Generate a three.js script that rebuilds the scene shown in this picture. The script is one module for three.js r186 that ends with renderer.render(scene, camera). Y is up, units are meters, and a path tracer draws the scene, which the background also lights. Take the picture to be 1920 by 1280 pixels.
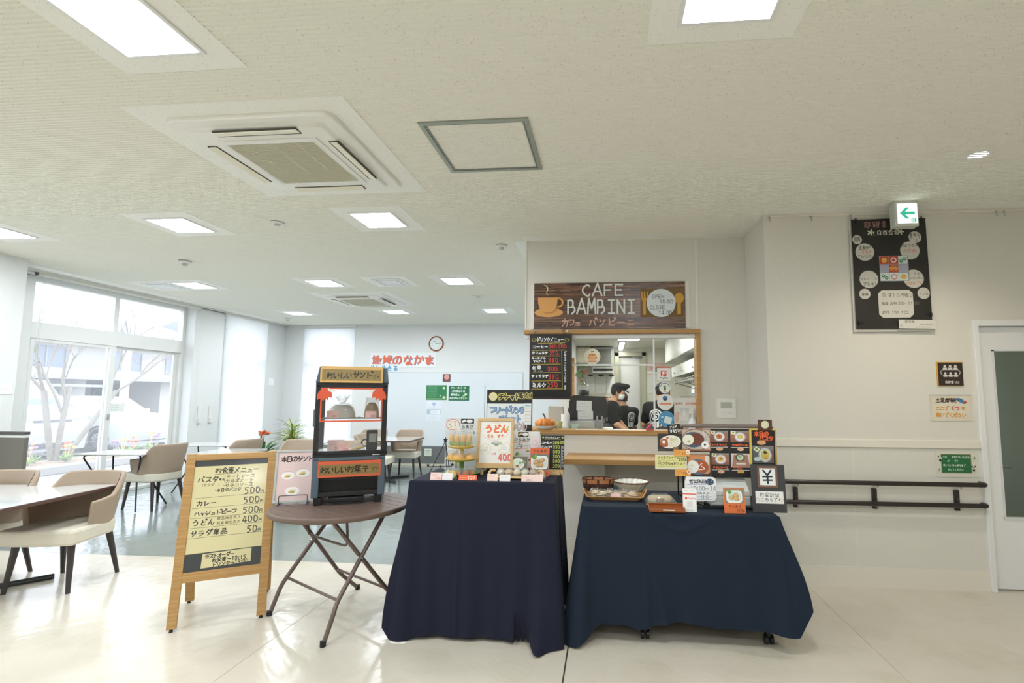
import * as THREE from 'three';
import { mergeGeometries, mergeVertices, toCreasedNormals } from 'three/addons/utils/BufferGeometryUtils.js';
import { RoundedBoxGeometry } from 'three/addons/geometries/RoundedBoxGeometry.js';
import { MarchingCubes } from 'three/addons/objects/MarchingCubes.js';
import { ImprovedNoise } from 'three/addons/math/ImprovedNoise.js';
import { RectAreaLightUniformsLib } from 'three/addons/lights/RectAreaLightUniformsLib.js';

// ---------- camera, sky, light, exposure ----------
const scene = new THREE.Scene();
const camera = new THREE.PerspectiveCamera(2 * Math.atan(640 / 938.4) * 180 / Math.PI, 1.5, 0.05, 200);
camera.position.set(0, 1.445, 0);
camera.rotation.set(0.0946, 0.0876, 0.0046, 'YXZ');
camera.setViewOffset(1920, 1280, -96.5, -13.8, 1920, 1280);      // the photograph is cropped: the lens axis is off its middle
const renderer = new THREE.WebGLRenderer({ antialias: true });
renderer.toneMapping = THREE.LinearToneMapping;
renderer.toneMappingExposure = 1.24;
renderer.shadowMap.enabled = true;
RectAreaLightUniformsLib.init();
const SKY = 3.3, LAMP = 55, GLOW = 4;
{ // bright overcast sky, a little brighter overhead, with faint cloud
  const W = 256, H = 128, d = new Float32Array(W * H * 4), n = new ImprovedNoise();
  for (let y = 0; y < H; y++) for (let x = 0; x < W; x++) {
    const el = (y + .5) / H * 180 - 90, a = x / W * Math.PI * 2, c = n.noise(Math.cos(a) * 3, el * .06, Math.sin(a) * 3) * .06;
    const k = SKY * (el < 0 ? .45 : .86 + .3 * Math.sin(el * Math.PI / 180) + c), i = (y * W + x) * 4;
    d[i] = k * .9; d[i + 1] = k * .985; d[i + 2] = k * 1.12; d[i + 3] = 1;
  }
  const t = new THREE.DataTexture(d, W, H, THREE.RGBAFormat, THREE.FloatType);
  t.mapping = THREE.EquirectangularReflectionMapping; t.magFilter = THREE.LinearFilter; t.wrapS = THREE.RepeatWrapping; t.needsUpdate = true;
  scene.background = t;
}

// ---------- helpers ----------
const V = (x, y, z) => new THREE.Vector3(x, y, z);
let seed = 7;
const rnd = () => { seed = (seed * 1664525 + 1013904223) >>> 0; return seed / 4294967296; };
const R = (a, b) => a + (b - a) * rnd();
const mat = (color, roughness = .6, o = {}) => new THREE.MeshPhysicalMaterial({ color, roughness, ...o });
const names = {};
function numbered(n) { const k = names[n] ?? 0; names[n] = k + 1; return k ? n + '_' + String(k).padStart(3, '0') : n; }
function tag(o, label, category, group, kind) {
  if (label) o.userData.label = label;
  if (category) o.userData.category = category;
  if (group) o.userData.group = group;
  if (kind) o.userData.kind = kind;
  return o;
}
const clean = (g) => {
  g = g.index ? g.toNonIndexed() : g.clone();
  for (const k of Object.keys(g.attributes)) if (!['position', 'normal', 'uv'].includes(k)) g.deleteAttribute(k);
  if (!g.attributes.uv) g.setAttribute('uv', new THREE.BufferAttribute(new Float32Array(g.attributes.position.count * 2), 2));
  if (!g.attributes.normal) g.computeVertexNormals();
  g.clearGroups();
  return g;
};
const merge = (list) => list.length === 1 ? list[0] : mergeGeometries(list.map(clean));
function mesh(name, geo, m, parent) {
  const g = Array.isArray(geo) ? merge(geo) : geo, o = new THREE.Mesh(g, m);
  o.name = parent === scene ? numbered(name) : partName(parent, name);
  o.castShadow = o.receiveShadow = true; parent.add(o);
  return o;
}
function partName(p, n) { const t = p.userData.parts ??= {}; const k = t[n] ?? 0; t[n] = k + 1; return k ? n + '_' + String(k).padStart(3, '0') : n; }
const part = (parent, name, geo, m) => mesh(name, geo, m, parent);
function thing(name, label, category, [x, y, z] = [0, 0, 0], ry = 0, group) {
  const o = new THREE.Group(); o.name = numbered(name); scene.add(o); o.position.set(x, y, z); o.rotation.y = ry;
  return tag(o, label, category, group);
}
function struct(name, geo, m, parent = scene) { const o = mesh(name, geo, m, parent); if (parent === scene) o.userData.kind = 'structure'; return o; }
function copy(o, [x, y, z], ry, label) { const c = o.clone(); c.name = numbered(o.name.replace(/_\d+$/, '')); c.userData = { ...o.userData }; scene.add(c); c.position.set(x, y, z); c.rotation.y = ry; if (label) c.userData.label = label; return c; }
const box = (w, h, d, x = 0, y = 0, z = 0, r = 0) => (r ? new RoundedBoxGeometry(w, h, d, 2, r) : new THREE.BoxGeometry(w, h, d)).translate(x, y, z);
const span = (x0, x1, y0, y1, z0, z1, r = 0) => box(x1 - x0, y1 - y0, z1 - z0, (x0 + x1) / 2, (y0 + y1) / 2, (z0 + z1) / 2, r);
// four bars round a rectangle, mitred flat against each other
const rimXY = (x0, x1, y0, y1, f, z0, z1, r = .002) => [span(x0, x1, y1 - f, y1, z0, z1, r), span(x0, x1, y0, y0 + f, z0, z1, r), span(x0, x0 + f, y0 + f, y1 - f, z0 + .0003, z1 - .0003), span(x1 - f, x1, y0 + f, y1 - f, z0 + .0003, z1 - .0003)];
const rimXZ = (o, f, y0, y1) => [span(-o, o, y0, y1, -o, -o + f), span(-o, o, y0, y1, o - f, o), span(-o, -o + f, y0, y1, -o + f, o - f), span(o - f, o, y0, y1, -o + f, o - f)];
const cyl = (r0, r1, h, x = 0, y = 0, z = 0, s = 24) => new THREE.CylinderGeometry(r0, r1, h, s).translate(x, y, z);
const lathe = (pts, s = 32) => new THREE.LatheGeometry(pts.map((p) => new THREE.Vector2(p[0], p[1])), s);
const tube = (pts, r, seg = 24, sides = 8, closed = false) => new THREE.TubeGeometry(new THREE.CatmullRomCurve3(pts.map((p) => p.isVector3 ? p : V(...p)), closed, 'catmullrom', .3), seg, r, sides, closed);
function bar(a, b, r0, r1 = r0, sides = 10) {                        // a round bar from a to b
  const p = V(...a), q = V(...b), g = new THREE.CylinderGeometry(r1, r0, p.distanceTo(q), sides);
  g.applyQuaternion(new THREE.Quaternion().setFromUnitVectors(V(0, 1, 0), q.clone().sub(p).normalize()));
  return g.translate((p.x + q.x) / 2, (p.y + q.y) / 2, (p.z + q.z) / 2);
}
function beam(a, b, w, d, r = .002) {                                 // a square bar from a to b
  const p = V(...a), q = V(...b), g = new RoundedBoxGeometry(w, p.distanceTo(q), d, 1, r);
  g.applyQuaternion(new THREE.Quaternion().setFromUnitVectors(V(0, 1, 0), q.clone().sub(p).normalize()));
  return g.translate((p.x + q.x) / 2, (p.y + q.y) / 2, (p.z + q.z) / 2);
}
const poly = (pts) => new THREE.Shape(pts.map((p) => new THREE.Vector2(p[0], p[1])));
const ext = (shape, depth, bevel = 0, seg = 12) => new THREE.ExtrudeGeometry(shape, { depth, bevelEnabled: bevel > 0, bevelSize: bevel, bevelThickness: bevel, bevelSegments: 2, curveSegments: seg });
function grid(nu, nv, f, closeU = false) {                            // a surface from a function of (u, v)
  const pos = [], uv = [], idx = [];
  for (let j = 0; j <= nv; j++) for (let i = 0; i <= nu; i++) { const p = f(i / nu, j / nv); pos.push(p[0], p[1], p[2]); uv.push(i / nu, j / nv); }
  for (let j = 0; j < nv; j++) for (let i = 0; i < nu; i++) { const a = j * (nu + 1) + i, b = a + 1, c = a + nu + 1, e = c + 1; idx.push(a, b, e, a, e, c); }
  const g = new THREE.BufferGeometry();
  g.setAttribute('position', new THREE.Float32BufferAttribute(pos, 3)); g.setAttribute('uv', new THREE.Float32BufferAttribute(uv, 2)); g.setIndex(idx); g.computeVertexNormals();
  if (closeU) { const n = g.attributes.normal; for (let j = 0; j <= nv; j++) { const a = j * (nu + 1), b = a + nu, m = V(n.getX(a) + n.getX(b), n.getY(a) + n.getY(b), n.getZ(a) + n.getZ(b)).normalize(); n.setXYZ(a, m.x, m.y, m.z); n.setXYZ(b, m.x, m.y, m.z); } }
  return g;
}
function canvas(w, h, draw, srgb = true) {
  const c = document.createElement('canvas'); c.width = w; c.height = h;
  draw(c.getContext('2d'), w, h);
  const t = new THREE.CanvasTexture(c); if (srgb) t.colorSpace = THREE.SRGBColorSpace;
  t.wrapS = t.wrapT = THREE.RepeatWrapping; t.magFilter = THREE.LinearFilter;
  return t;
}
function uvMetres(g, s = 1) {                                          // box-projected uv in metres
  g = clean(g);
  const p = g.attributes.position, n = g.attributes.normal, uv = g.attributes.uv;
  for (let i = 0; i < p.count; i++) {
    const ax = Math.abs(n.getX(i)), ay = Math.abs(n.getY(i)), az = Math.abs(n.getZ(i));
    const [u, v] = ay >= ax && ay >= az ? [p.getX(i), p.getZ(i)] : ax >= az ? [p.getZ(i), p.getY(i)] : [p.getX(i), p.getY(i)];
    uv.setXY(i, u / s, v / s);
  }
  return g;
}
const noise3 = new ImprovedNoise();
function noiseTex(w, h, f) {                                           // grey DataTexture from f(x, y) in 0..1
  const d = new Uint8Array(w * h * 4);
  for (let y = 0; y < h; y++) for (let x = 0; x < w; x++) { const v = Math.max(0, Math.min(255, 255 * f(x / w, y / h))) | 0, i = (y * w + x) * 4; d[i] = d[i + 1] = d[i + 2] = v; d[i + 3] = 255; }
  const t = new THREE.DataTexture(d, w, h); t.wrapS = t.wrapT = THREE.RepeatWrapping; t.magFilter = THREE.LinearFilter; t.needsUpdate = true;
  return t;
}
const tileNoise = (u, v, k, s = 0) => { const a = u * 2 * Math.PI, b = v * 2 * Math.PI; return noise3.noise(Math.cos(a) * k + s, Math.sin(a) * k + Math.cos(b) * k, Math.sin(b) * k + s * 2); };

// ---------- brush lettering: strokes on a 10 x 10 grid, c = curved stroke, r = rectangle ----------
const GLYPH = {
  カ: '13837869 58 414519', フ: '12827638', ェ: '2575 5558 1888', ハ: '3318 6388', ア: '12827355 434619', イ: '7115 5359', エ: '1282 5258 0888', オ: '1383 616957 6319', キ: '2373 1686 4169',
  ク: '4116 33836639', ケ: '3116 2585 655739', コ: '138388 1888', サ: '1484 3136 717539', シ: '2233 1546 29577582', ス: '12825719 5689', セ: '158365 313888', ソ: '2235 825739', タ: '4115 32826639 3567',
  チ: '7213 1585 525729', ツ: '1335 4244 825739', ッ: '3446 5456 845869', テ: '2272 1484 545729', ト: '3139 3476', ナ: '1484 514719', ニ: '2373 1888', ノ: '715719', ヒ: '212888 8325', ヘ: '153489', ホ: '1383 515948 3617 6688',
  マ: '128256 3668', ミ: '2173 2575 2889', メ: '714619 3468', ャ: '258466 4469', ュ: '357578 2888', ラ: '2272 15856739', リ: '2226 727549', ル: '323619 616996', レ: '222985', ン: '2234 29577382', ー: '1585', ヴ: '5051 1383',
  お: '1363 c3137281635658769 7294', い: 'c21273947 7286', し: 'c31385986', う: '3151 c144363756839', と: '3145 c7435273979', ん: 'c51193555587996', の: 'c5338181442728659', な: '1353 4116 7284 c646849385789',
  か: 'c1353636648 3119 8295', ま: '1383 2575 c515749274788', に: '2129 4484 c475889', き: '2363 1575 4177 c273979', る: '227227 c27658769484757', さ: '1474 4177 c273979', ら: '4162 c333665876939', あ: '1373 c414548 c6548281745758769',
  け: '2128 4484 c726859', す: '1383 c515637365456 49', て: '1282 c824446 6979', こ: '2373 c173988', ち: '1383 c41265575876939', は: '2129 4484 c717758476689', を: '1373 c411646556 c84474899', く: '712579', つ: 'c1463856839',
  た: '1363 4119 5484 c566989', れ: '3139 1434 c34185463688997', も: '2464 2666 c41385987', え: '3151 248429 5589', め: '2147 c7239276484 8768', よ: '5159 5383 c5937467888', ゆ: '2128 c2453838 6151594', り: '2125 c717639',
  食: '5014 5094 r3467 3565 3739 6799', 事: '1181 r2374 2575 1686 2878 5059', 本: '1383 5159 5318 5388 3767', 日: 'r2179 2575', 円: '2129 218189 2585 5155', 単: '2132 5052 8172 r2376 2475 5359 1888', 品: 'r3174 r1649 r6699',
  関: '2129 r2143 r6183 8189 3565 3777 5558', 西: '1181 r1489 4147 6167', 東: '1282 r2476 5059 5619 5689', 風: '2119 218189 3474 r3577 5359', 紅: '3215 1545 4518 3539 5383 6368 5888', 茶: '1282 3133 6163 5315 5385 2676 5559 4728 6788',
  販: 'r1146 1242 1444 2618 3648 5191 5159 5484 8459 5589', 売: '1282 5053 2464 1686 3619 6899', 中: 'r1385 5059', 地: '1343 2128 1837 449486 6167 42488999', 域: '1343 2127 1836 4393 r4456 617999 9467 8192', 共: '1383 3136 6166 0797 3719 6799',
  生: '3115 2383 5159 2676 1989', 営: '2132 5152 8172 1413 1383 8384 r3466 r2779', 業: '3133 6163 1383 2565 1787 5559 5719 5789', 時: 'r1148 1444 5292 7155 4595 5797 8589 6778', 間: 'r2143 r6183 2129 8189 r3568 3666',
  会: '5014 5094 3464 2686 4628 2878 6789', 計: '2131 1343 1545 r1748 5494 7179', 議: '2131 1343 1545 r1748 5292 5494 6169 5696', 室: '5051 1312 1282 8283 2474 4436 3666 5559 2777 1989', 土: '2474 5159 1989', 足: 'r2174 5458 5676 3518 2899',
  厳: '2132 5152 8172 1383 1319 r3457 3868 6459 6484 8659', 禁: '1242 3115 3145 5292 7155 7195 2575 1686 5659 3728 6788', 脱: '2128 2141 4149 2343 2545 5162 9172 r5496 6659 767999', 菓: '1181 3032 6062 r2366 5359 1787 5718 5788', 子: '22725459 1585',
  利: '5113 1454 3139 3417 3457 7277 9199', 用: '2119 218189 2484 2676 5159', 方: '5152 1383 4319 457558', 声: '1282 5053 2363 r2587 5557 2519', 務: '1141 4124 1545 2518 6152 5293 8459 6489', 茅: '1282 3133 6163 2474 7446 1686 5659 4718',
  野: 'r1144 1343 3148 1646 1848 5191 9163 5494 7479', 体: '3113 2329 4292 6169 6347 6397 5777', 操: '2129 1343 1645 r5172 r4354 r7394 4696 7459 7649 7699', 白: '5132 r2279 2676', 百: '1282 5233 r2479 2676', 合: '5014 5094 3464 r2679',
  大: '1383 5119 5589', 丈: '1383 5119 3589', 夫: '2272 1484 5119 5589', 月: '3119 318189 3383 3585', 第: '2112 1141 6152 5191 2474 7446 2646 2668 5459 5619', 初: '2131 1343 4318 2629 4353 5292 9289 7239', 歓: '1353 2115 1845 2629 6192 7215 7399', 迎: '1222 2428 1999 4247 6292 9287 6278',
  運: '1222 2428 1999 3292 r4476 5258', 動: '1151 r1346 3038 1848 5393 9389 7149', 手: '2272 1585 516948', 所: '1141 1319 r1444 6191 5152 6159 6494 8489', 場: '2128 1333 1836 r5183 4494 5619 8689', 曜: 'r1148 1444 r5183 4449 5595 5797 4999', 具: 'r2175 2373 1686 3719 6799', 使: '3113 2329 4191 r4385 6159 6799', 音: '5051 1282 3343 1484 r2579 2777', 楽: 'r3163 1213 8283 1585 5459 5619 5689',
  円小: '2129', '→': '1585 658567', '~': 'c1634 5566 84', '0': 'c5122187898822 52', '1': '3251 5159', '2': 'c2332517365 28 2888', '3': 'c22517263554 c5574788 5829', '4': '512797 7179', '5': '8121245 c2454748 76859 28', '6': 'c7143258 c2538 5979867555 26', '7': '128249', '8': 'c5132344575 9859 28374675831 5', '9': 'c8564233151 82 c828669',
  '3x': '', ':': '5354 5758', '!': '5156 5859', '¥': '1155 9155 2585 2777 5559', '°': 'c5343556453', '(': 'c72455779', ')': 'c32657739', '・': '5455', '、': '5768', ',': '5749',
  A: '0951 5199 2676', B: '1119 c115161726355 15 c1555768799 5919', C: 'c8362413217 38598897', D: '1119 c1151738799 5919', E: '811119 89 1575', F: '811119 1575', I: '2181 5159 2989', K: '2129 8124 3489', L: '212989', M: '19215681 89', N: '19118 9 8981', O: 'c5121151859 897857151', P: '2129 c2161826554 25', R: '2129 2161 826555 25 5589', S: 'c8362312435 67785929 17', V: '115991',
};
Object.assign(GLYPH, {
  '0': 'c518386785927232151', '2': 'c23325173748529 2989', '3': 'c22517273644544 c4475887659382 7', '5': '812124 c24546577685929', '6': 'c71342528395978776645362 8', '8': 'c725132235576776859382634557372', '9': 'c837352324335558373 8369',
  '3': 'c233161736445 c456577693927', '9': 'c735132243655 74 7369'.replace(' 74', ''), G: 'c826132141638597988 888656', P: '2129 c215172645525', R: '2129 c215172645525 5589', W: '1139537991', て: '1282 c8255475979', え: '3151 237318 c36555869 99'.replace(' 99', '99'), S: 'c82613223356577684918', C: 'c826132141638597988',
  A: '0950 5099 2676', B: '1119 c11516263645515 c5575877859 19', D: '1119 c1151738486775919', E: '81111989 1575', M: '1920568099', N: '19118980'.replace('8980', '8981'), O: 'c514131232527384959798785837261 51'.replace(' ', ''),
  Y: '2155 8155 5559', T: '1181 5159', Q: 'c518386785927232151 6689',
});
function strokes(ch) {                                                   // list of point lists in 0..1
  const nf = ch.normalize('NFD'), base = GLYPH[ch] ?? GLYPH[nf[0]];
  if (base === undefined) return [];
  const out = [];
  for (let s of base.split(' ')) {
    const k = s[0]; if (k === 'c' || k === 'r') s = s.slice(1);
    let p = []; for (let i = 0; i + 1 < s.length; i += 2) p.push([(+s[i] + .5) / 10, (+s[i + 1] + .3) / 10]);
    if (p.length < (k === 'r' ? 1 : 2)) { if (k !== 'r') continue; }
    if (k === 'r') { const a = p[0], b = p[1]; p = [a, [b[0], a[1]], b, [a[0], b[1]], a]; }
    if (k === 'c' && p.length > 2) { const c = new THREE.CatmullRomCurve3(p.map((q) => V(q[0], q[1], 0)), false, 'centripetal'); p = c.getPoints(p.length * 4).map((q) => [q.x, q.y]); }
    out.push(p);
  }
  if (nf[1] === '\u3099') out.push([[.78, .05], [.86, .2]], [[.92, .02], [1, .17]]);
  if (nf[1] === '\u309A') out.push([0, 1, 2, 3, 4, 5, 6].map((i) => [.88 + .07 * Math.cos(i * 1.047), .1 + .07 * Math.sin(i * 1.047)]));
  return out;
}
const narrow = (ch) => /[0-9A-Z¥]/.test(ch) ? .66 : /[:!,、・()°]/.test(ch) ? .42 : ch === ' ' ? .5 : 1;
function W(g, txt, x, y, s, col, lw = s * .1, o = {}) {                  // brush writing on a canvas; o.ol outline colour, o.v vertical, o.sy height
  const sy = o.sy ?? s; g.lineCap = g.lineJoin = 'round';
  for (const pass of o.ol ? [1, 0] : [0]) {
    let cx = x, cy = y; g.strokeStyle = pass ? o.ol : col; g.lineWidth = pass ? lw * 2.1 : lw;
    for (const ch of txt) {
      const k = narrow(ch), small = /[ェッャュョ]/.test(ch) ? 0.92 : 1;
      for (const p of strokes(ch)) {
        g.beginPath();
        p.forEach((q, i) => { const px = cx + q[0] * s * (k < 1 && k !== .5 ? k : 1) * small, py = cy + q[1] * sy * small + (1 - small) * sy; i ? g.lineTo(px, py) : g.moveTo(px, py); });
        g.stroke();
      }
      if (o.v) cy += sy * 1.02; else cx += s * k * (o.sp ?? 1.02);
    }
  }
}
const widthOf = (txt, s, sp = 1.02) => [...txt].reduce((a, ch) => a + s * narrow(ch) * sp, 0);
const WC = (g, txt, cx, y, s, col, lw, o) => W(g, txt, cx - widthOf(txt, s, o?.sp) / 2, y, s, col, lw, o);
function P(g, txt, x, y, px, col, weight = '', align = 'left') { g.fillStyle = col; g.font = `${weight} ${px}px sans-serif`; g.textAlign = align; g.textBaseline = 'alphabetic'; g.fillText(txt, x, y); g.textAlign = 'left'; }
const fill = (g, c, x, y, w, h) => { g.fillStyle = c; g.fillRect(x, y, w, h); };
const disc = (g, c, x, y, rx, ry = rx, rot = 0) => { g.fillStyle = c; g.beginPath(); g.ellipse(x, y, rx, ry, rot, 0, 7); g.fill(); };
const ring = (g, c, x, y, rx, ry, lw) => { g.strokeStyle = c; g.lineWidth = lw; g.beginPath(); g.ellipse(x, y, rx, ry, 0, 0, 7); g.stroke(); };
const line = (g, c, lw, ...p) => { g.strokeStyle = c; g.lineWidth = lw; g.beginPath(); g.moveTo(p[0], p[1]); for (let i = 2; i < p.length; i += 2) g.lineTo(p[i], p[i + 1]); g.stroke(); };
const blob = (g, c, x, y, r, n = 9) => { g.fillStyle = c; g.beginPath(); for (let i = 0; i <= n; i++) { const a = i / n * 6.283, k = r * R(.75, 1.15); g.lineTo(x + Math.cos(a) * k, y + Math.sin(a) * k * .8); } g.fill(); };
const greek = (g, c, x, y, w, rows, gap, lw) => { for (let j = 0; j < rows; j++) for (let i = x; i < x + w * R(.6, 1); i += lw * 3) line(g, c, lw, i, y + j * gap + R(-1, 1) * lw, i + lw * R(1, 2.4), y + j * gap + R(-1, 1) * lw); };
// a sheet or board with print on its front; centre at pos, facing +z before turning
function sheetGeo(w, h, t) { const g = new THREE.BoxGeometry(w, h, t); return g; }
function printMat(draw, pw, ph, rough = .55, o = {}) { return mat(0xffffff, rough, { map: canvas(pw, ph, draw), ...o }); }
function sheet(name, label, category, w, h, pw, draw, { t = .003, pos, ry = 0, rx = 0, rz = 0, side = 0xeeeae0, rough = .55, group, parent = scene, coat = 0 } = {}) {
  const ph = Math.round(pw * h / w), front = printMat(draw, pw, ph, rough, coat ? { clearcoat: coat, clearcoatRoughness: .08 } : {}), s = mat(side, rough);
  const o = mesh(name, sheetGeo(w, h, t), [s, s, s, s, front, s], parent);
  o.rotation.order = 'YXZ'; o.rotation.set(rx, ry, rz); o.position.set(...pos);
  return label ? tag(o, label, category, group) : o;
}
// ---------- materials ----------
const wallBump = noiseTex(256, 256, (u, v) => .5 + .5 * tileNoise(u, v, 14) + R(-.2, .2));
const wallMat = mat(0xdad7cd, .82, { bumpMap: wallBump, bumpScale: .0012 });
const whiteWall = mat(0xdfe1e0, .82, { bumpMap: wallBump, bumpScale: .0012 });
const trimMat = mat(0xe2ddd0, .5), whitePaint = mat(0xe6e7e6, .42), plastic = mat(0xe3e2dc, .4), black = mat(0x17171a, .5), darkMetal = mat(0x2a2b2e, .38, { metalness: .6 });
const chrome = mat(0xc9ccce, .25, { metalness: 1 }), steel = mat(0xb4b6b4, .34, { metalness: .85 }), paper = mat(0xf0eee8, .7);
const glassMat = mat(0xffffff, .02, { transmission: 1, thickness: 0, ior: 1.45 });
const acrylic = mat(0xffffff, .02, { transmission: 1, thickness: 0, ior: 1.22 });
const clear = mat(0xffffff, .12, { transmission: 1, thickness: 0, ior: 1.3 });
const film = mat(0xf6f6f4, .1, { transmission: .86, thickness: 0, ior: 1.35 });
const woodTex = (c0, c1, seedv, knots = 0) => canvas(512, 512, (g, w, h) => {
  fill(g, c0, 0, 0, w, h);
  for (let i = 0; i < 520; i++) { const y = R(0, h), a = R(.03, .16); g.globalAlpha = a; line(g, rnd() < .6 ? c1 : '#fff2d8', R(.6, 2.6), 0, y, w * .3, y + R(-5, 5), w * .7, y + R(-5, 5), w, y); }
  g.globalAlpha = 1;
});
const oak = woodTex('#b98d52', '#7a4f22'), pine = woodTex('#d2b07a', '#a87a40'), easelTex = woodTex('#b58a4e', '#6e4618');
const oakMat = mat(0xffffff, .5, { map: oak }), pineMat = mat(0xffffff, .55, { map: pine }), easelMat = mat(0xffffff, .48, { map: easelTex });

// ---------- the room: floor ----------
const speck = (base, dark, light) => canvas(1024, 1024, (g, w, h) => {
  fill(g, base, 0, 0, w, h);
  for (let i = 0; i < 5200; i++) { g.globalAlpha = R(.1, .5); blob(g, rnd() < .5 ? dark : light, R(0, w), R(0, h), R(.6, 2.4), 5); }
  for (let i = 0; i < 60; i++) { g.globalAlpha = .05; disc(g, rnd() < .5 ? dark : light, R(0, w), R(0, h), R(20, 120)); }
  g.globalAlpha = 1;
});
const ripple = noiseTex(512, 512, (u, v) => .5 + .42 * tileNoise(u, v, 2.2) + .18 * tileNoise(u, v, 5, 3) + .05 * tileNoise(u, v, 11, 1));
const rippleAt = (s) => { const t = ripple.clone(); t.repeat.set(s, s); return t; };
const floorMat = mat(0xffffff, .2, { map: speck('#cfc8b9', '#a89a82', '#e2dccf'), bumpMap: rippleAt(1), bumpScale: .0022, specularIntensity: .8 });
const greyFloor = mat(0xffffff, .14, { map: speck('#8b938f', '#6c736f', '#9da49f'), bumpMap: rippleAt(1), bumpScale: .0022, specularIntensity: 1.2 });
const BX = -.79, ZC = -4.757, ZR = -4.18, CE = 2.963, ZB = -10.3, XL = -7.0;
const floor = struct('floor', [uvMetres(span(-7.3, 4.75, -.2, 0, -4.315, 3.65), 1.2), uvMetres(span(BX, 4.75, -.2, 0, -10.45, -4.315), 1.2)], floorMat);
part(floor, 'grey_vinyl', uvMetres(span(-7.3, BX, -.2, 0, -10.45, -4.315), 1.2), greyFloor);
part(floor, 'floor_joint', span(-.236, -.228, 0, .0012, -4.3, 3.6), mat(0x3a3630, .7));
part(floor, 'floor_seam', span(1.529, 1.532, 0, .0006, -4.15, 3.6), mat(0xa89e8c, .6));
part(floor, 'floor_seam', span(-1.992, -1.989, 0, .0006, -4.3, 3.6), mat(0xa89e8c, .6));
part(floor, 'floor_seam', span(-7, BX, 0, .0006, -4.317, -4.313), mat(0x9a9c94, .6));

// ---------- ceiling: ribbed boards, flat boards round the fittings ----------
const flecks = canvas(512, 512, (g, w, h) => { fill(g, '#efefe8', 0, 0, w, h); for (let i = 0; i < 900; i++) { g.globalAlpha = R(.15, .5); g.strokeStyle = '#a5a08f'; g.lineWidth = R(1, 2.4); g.beginPath(); const x = R(0, w), y = R(0, h); g.moveTo(x, y); g.lineTo(x + R(-7, 7), y + R(-5, 5)); g.stroke(); } g.globalAlpha = 1; });
const ceilMat = mat(0xf8f7f2, .9, { map: flecks }), flatMat = mat(0xffffff, .88, { map: flecks });
{
  const pos = [], uv = [], idx = [], pitch = .026, n = Math.ceil(14 / pitch), prof = [[0, 0], [.5, 0], [.62, .0042], [.75, .0062], [.88, .0042]];
  let k = 0;
  for (let i = 0; i <= n; i++) for (const [f, d] of prof) { const z = -10.4 + (i + f) * pitch; for (const x of [-6.95, 4.65]) { pos.push(x, CE + d, z); uv.push(x / .6, z / .6); } k++; }
  for (let i = 0; i + 1 < k; i++) idx.push(i * 2, i * 2 + 1, i * 2 + 3, i * 2, i * 2 + 3, i * 2 + 2);
  const g = new THREE.BufferGeometry(); g.setAttribute('position', new THREE.Float32BufferAttribute(pos, 3)); g.setAttribute('uv', new THREE.Float32BufferAttribute(uv, 2)); g.setIndex(idx);
  const gg = g.toNonIndexed(); gg.computeVertexNormals();
  const slab = uvMetres(span(-7.4, 4.8, CE + .12, CE + .3, -10.6, 3.8), .6);
  var ceiling = struct('ceiling', [gg, slab], ceilMat);
}
let nBoard = 0;
const flat = (x0, x1, z0, z1) => part(ceiling, 'flat_board', uvMetres(span(x0, x1, CE - .0012 - (++nBoard) * .00004, CE + .004, z0, z1), .6), flatMat);
flat(BX - .02, 1.31, ZC, ZC + .13); flat(1.3, 4.6, ZR, ZR + .13); flat(1.2, 1.32, ZC, ZR); flat(-6.95, BX, ZB, ZB + .2); flat(-6.95, -6.75, -10.3, 3.4);
flat(BX - .12, BX, ZB, ZC);

// ceiling lamps
const glow = new THREE.MeshStandardMaterial({ color: 0xffffff, emissive: 0xf4f7ff, emissiveIntensity: GLOW, roughness: .5 });
function ceilingLamp(x, z, label, color = 0xf3f9ff, s = .345, power = LAMP) {
  const t = thing('ceiling_light', label, 'ceiling light', [x, CE, z], 0, 'square recessed ceiling lights');
  const f = .018, o = s / 2 + f;
  part(t, 'frame', [span(-o, o, -.01, .02, -o, -s / 2), span(-o, o, -.01, .02, s / 2, o), span(-o, -s / 2, -.01, .02, -s / 2, s / 2), span(s / 2, o, -.01, .02, -s / 2, s / 2)], whitePaint);
  part(t, 'diffuser', span(-s / 2, s / 2, -.006, .012, -s / 2, s / 2), glow);
  const l = new THREE.RectAreaLight(color, power, s, s); l.position.set(0, -.0085, 0); l.rotation.x = -Math.PI / 2; t.add(l);
  flat(x - .305, x + .305, z - .3, z + .3);
  return t;
}
ceilingLamp(-1.965, -1.76, 'square ceiling light at the top left corner, nearest one on the left');
ceilingLamp(.48, -1.76, 'square ceiling light at the top edge above the cafe counter');
ceilingLamp(-1.965, -4.06, 'square ceiling light just behind the large air conditioner, to its right');
ceilingLamp(-3.815, -4.06, 'square ceiling light just behind the large air conditioner, to its left');
ceilingLamp(-5.7, -4.1, 'square ceiling light cut by the left edge of the picture');
ceilingLamp(-5.71, -6.38, 'square ceiling light beside the white ceiling vent near the big window');
ceilingLamp(-3.815, -6.37, 'square ceiling light left of the dark-slotted ceiling vent');
ceilingLamp(-1.97, -6.36, 'square ceiling light right of the dark-slotted ceiling vent');
ceilingLamp(-5.72, -8.72, 'far square ceiling light nearest the corner with the roller blinds');
ceilingLamp(-3.82, -8.7, 'far square ceiling light just behind the distant air conditioner');
ceilingLamp(-1.985, -8.69, 'far square ceiling light nearest the service counter wall');
for (const [x, z] of [[-3.815, -1.76], [-5.7, -1.76], [-1.965, .56], [.48, .56], [2.9, .56], [-3.815, .56], [-1.965, 2.6], [.48, 2.6]]) ceilingLamp(x, z, 'square ceiling light in the front part of the hall, outside the picture');

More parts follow.
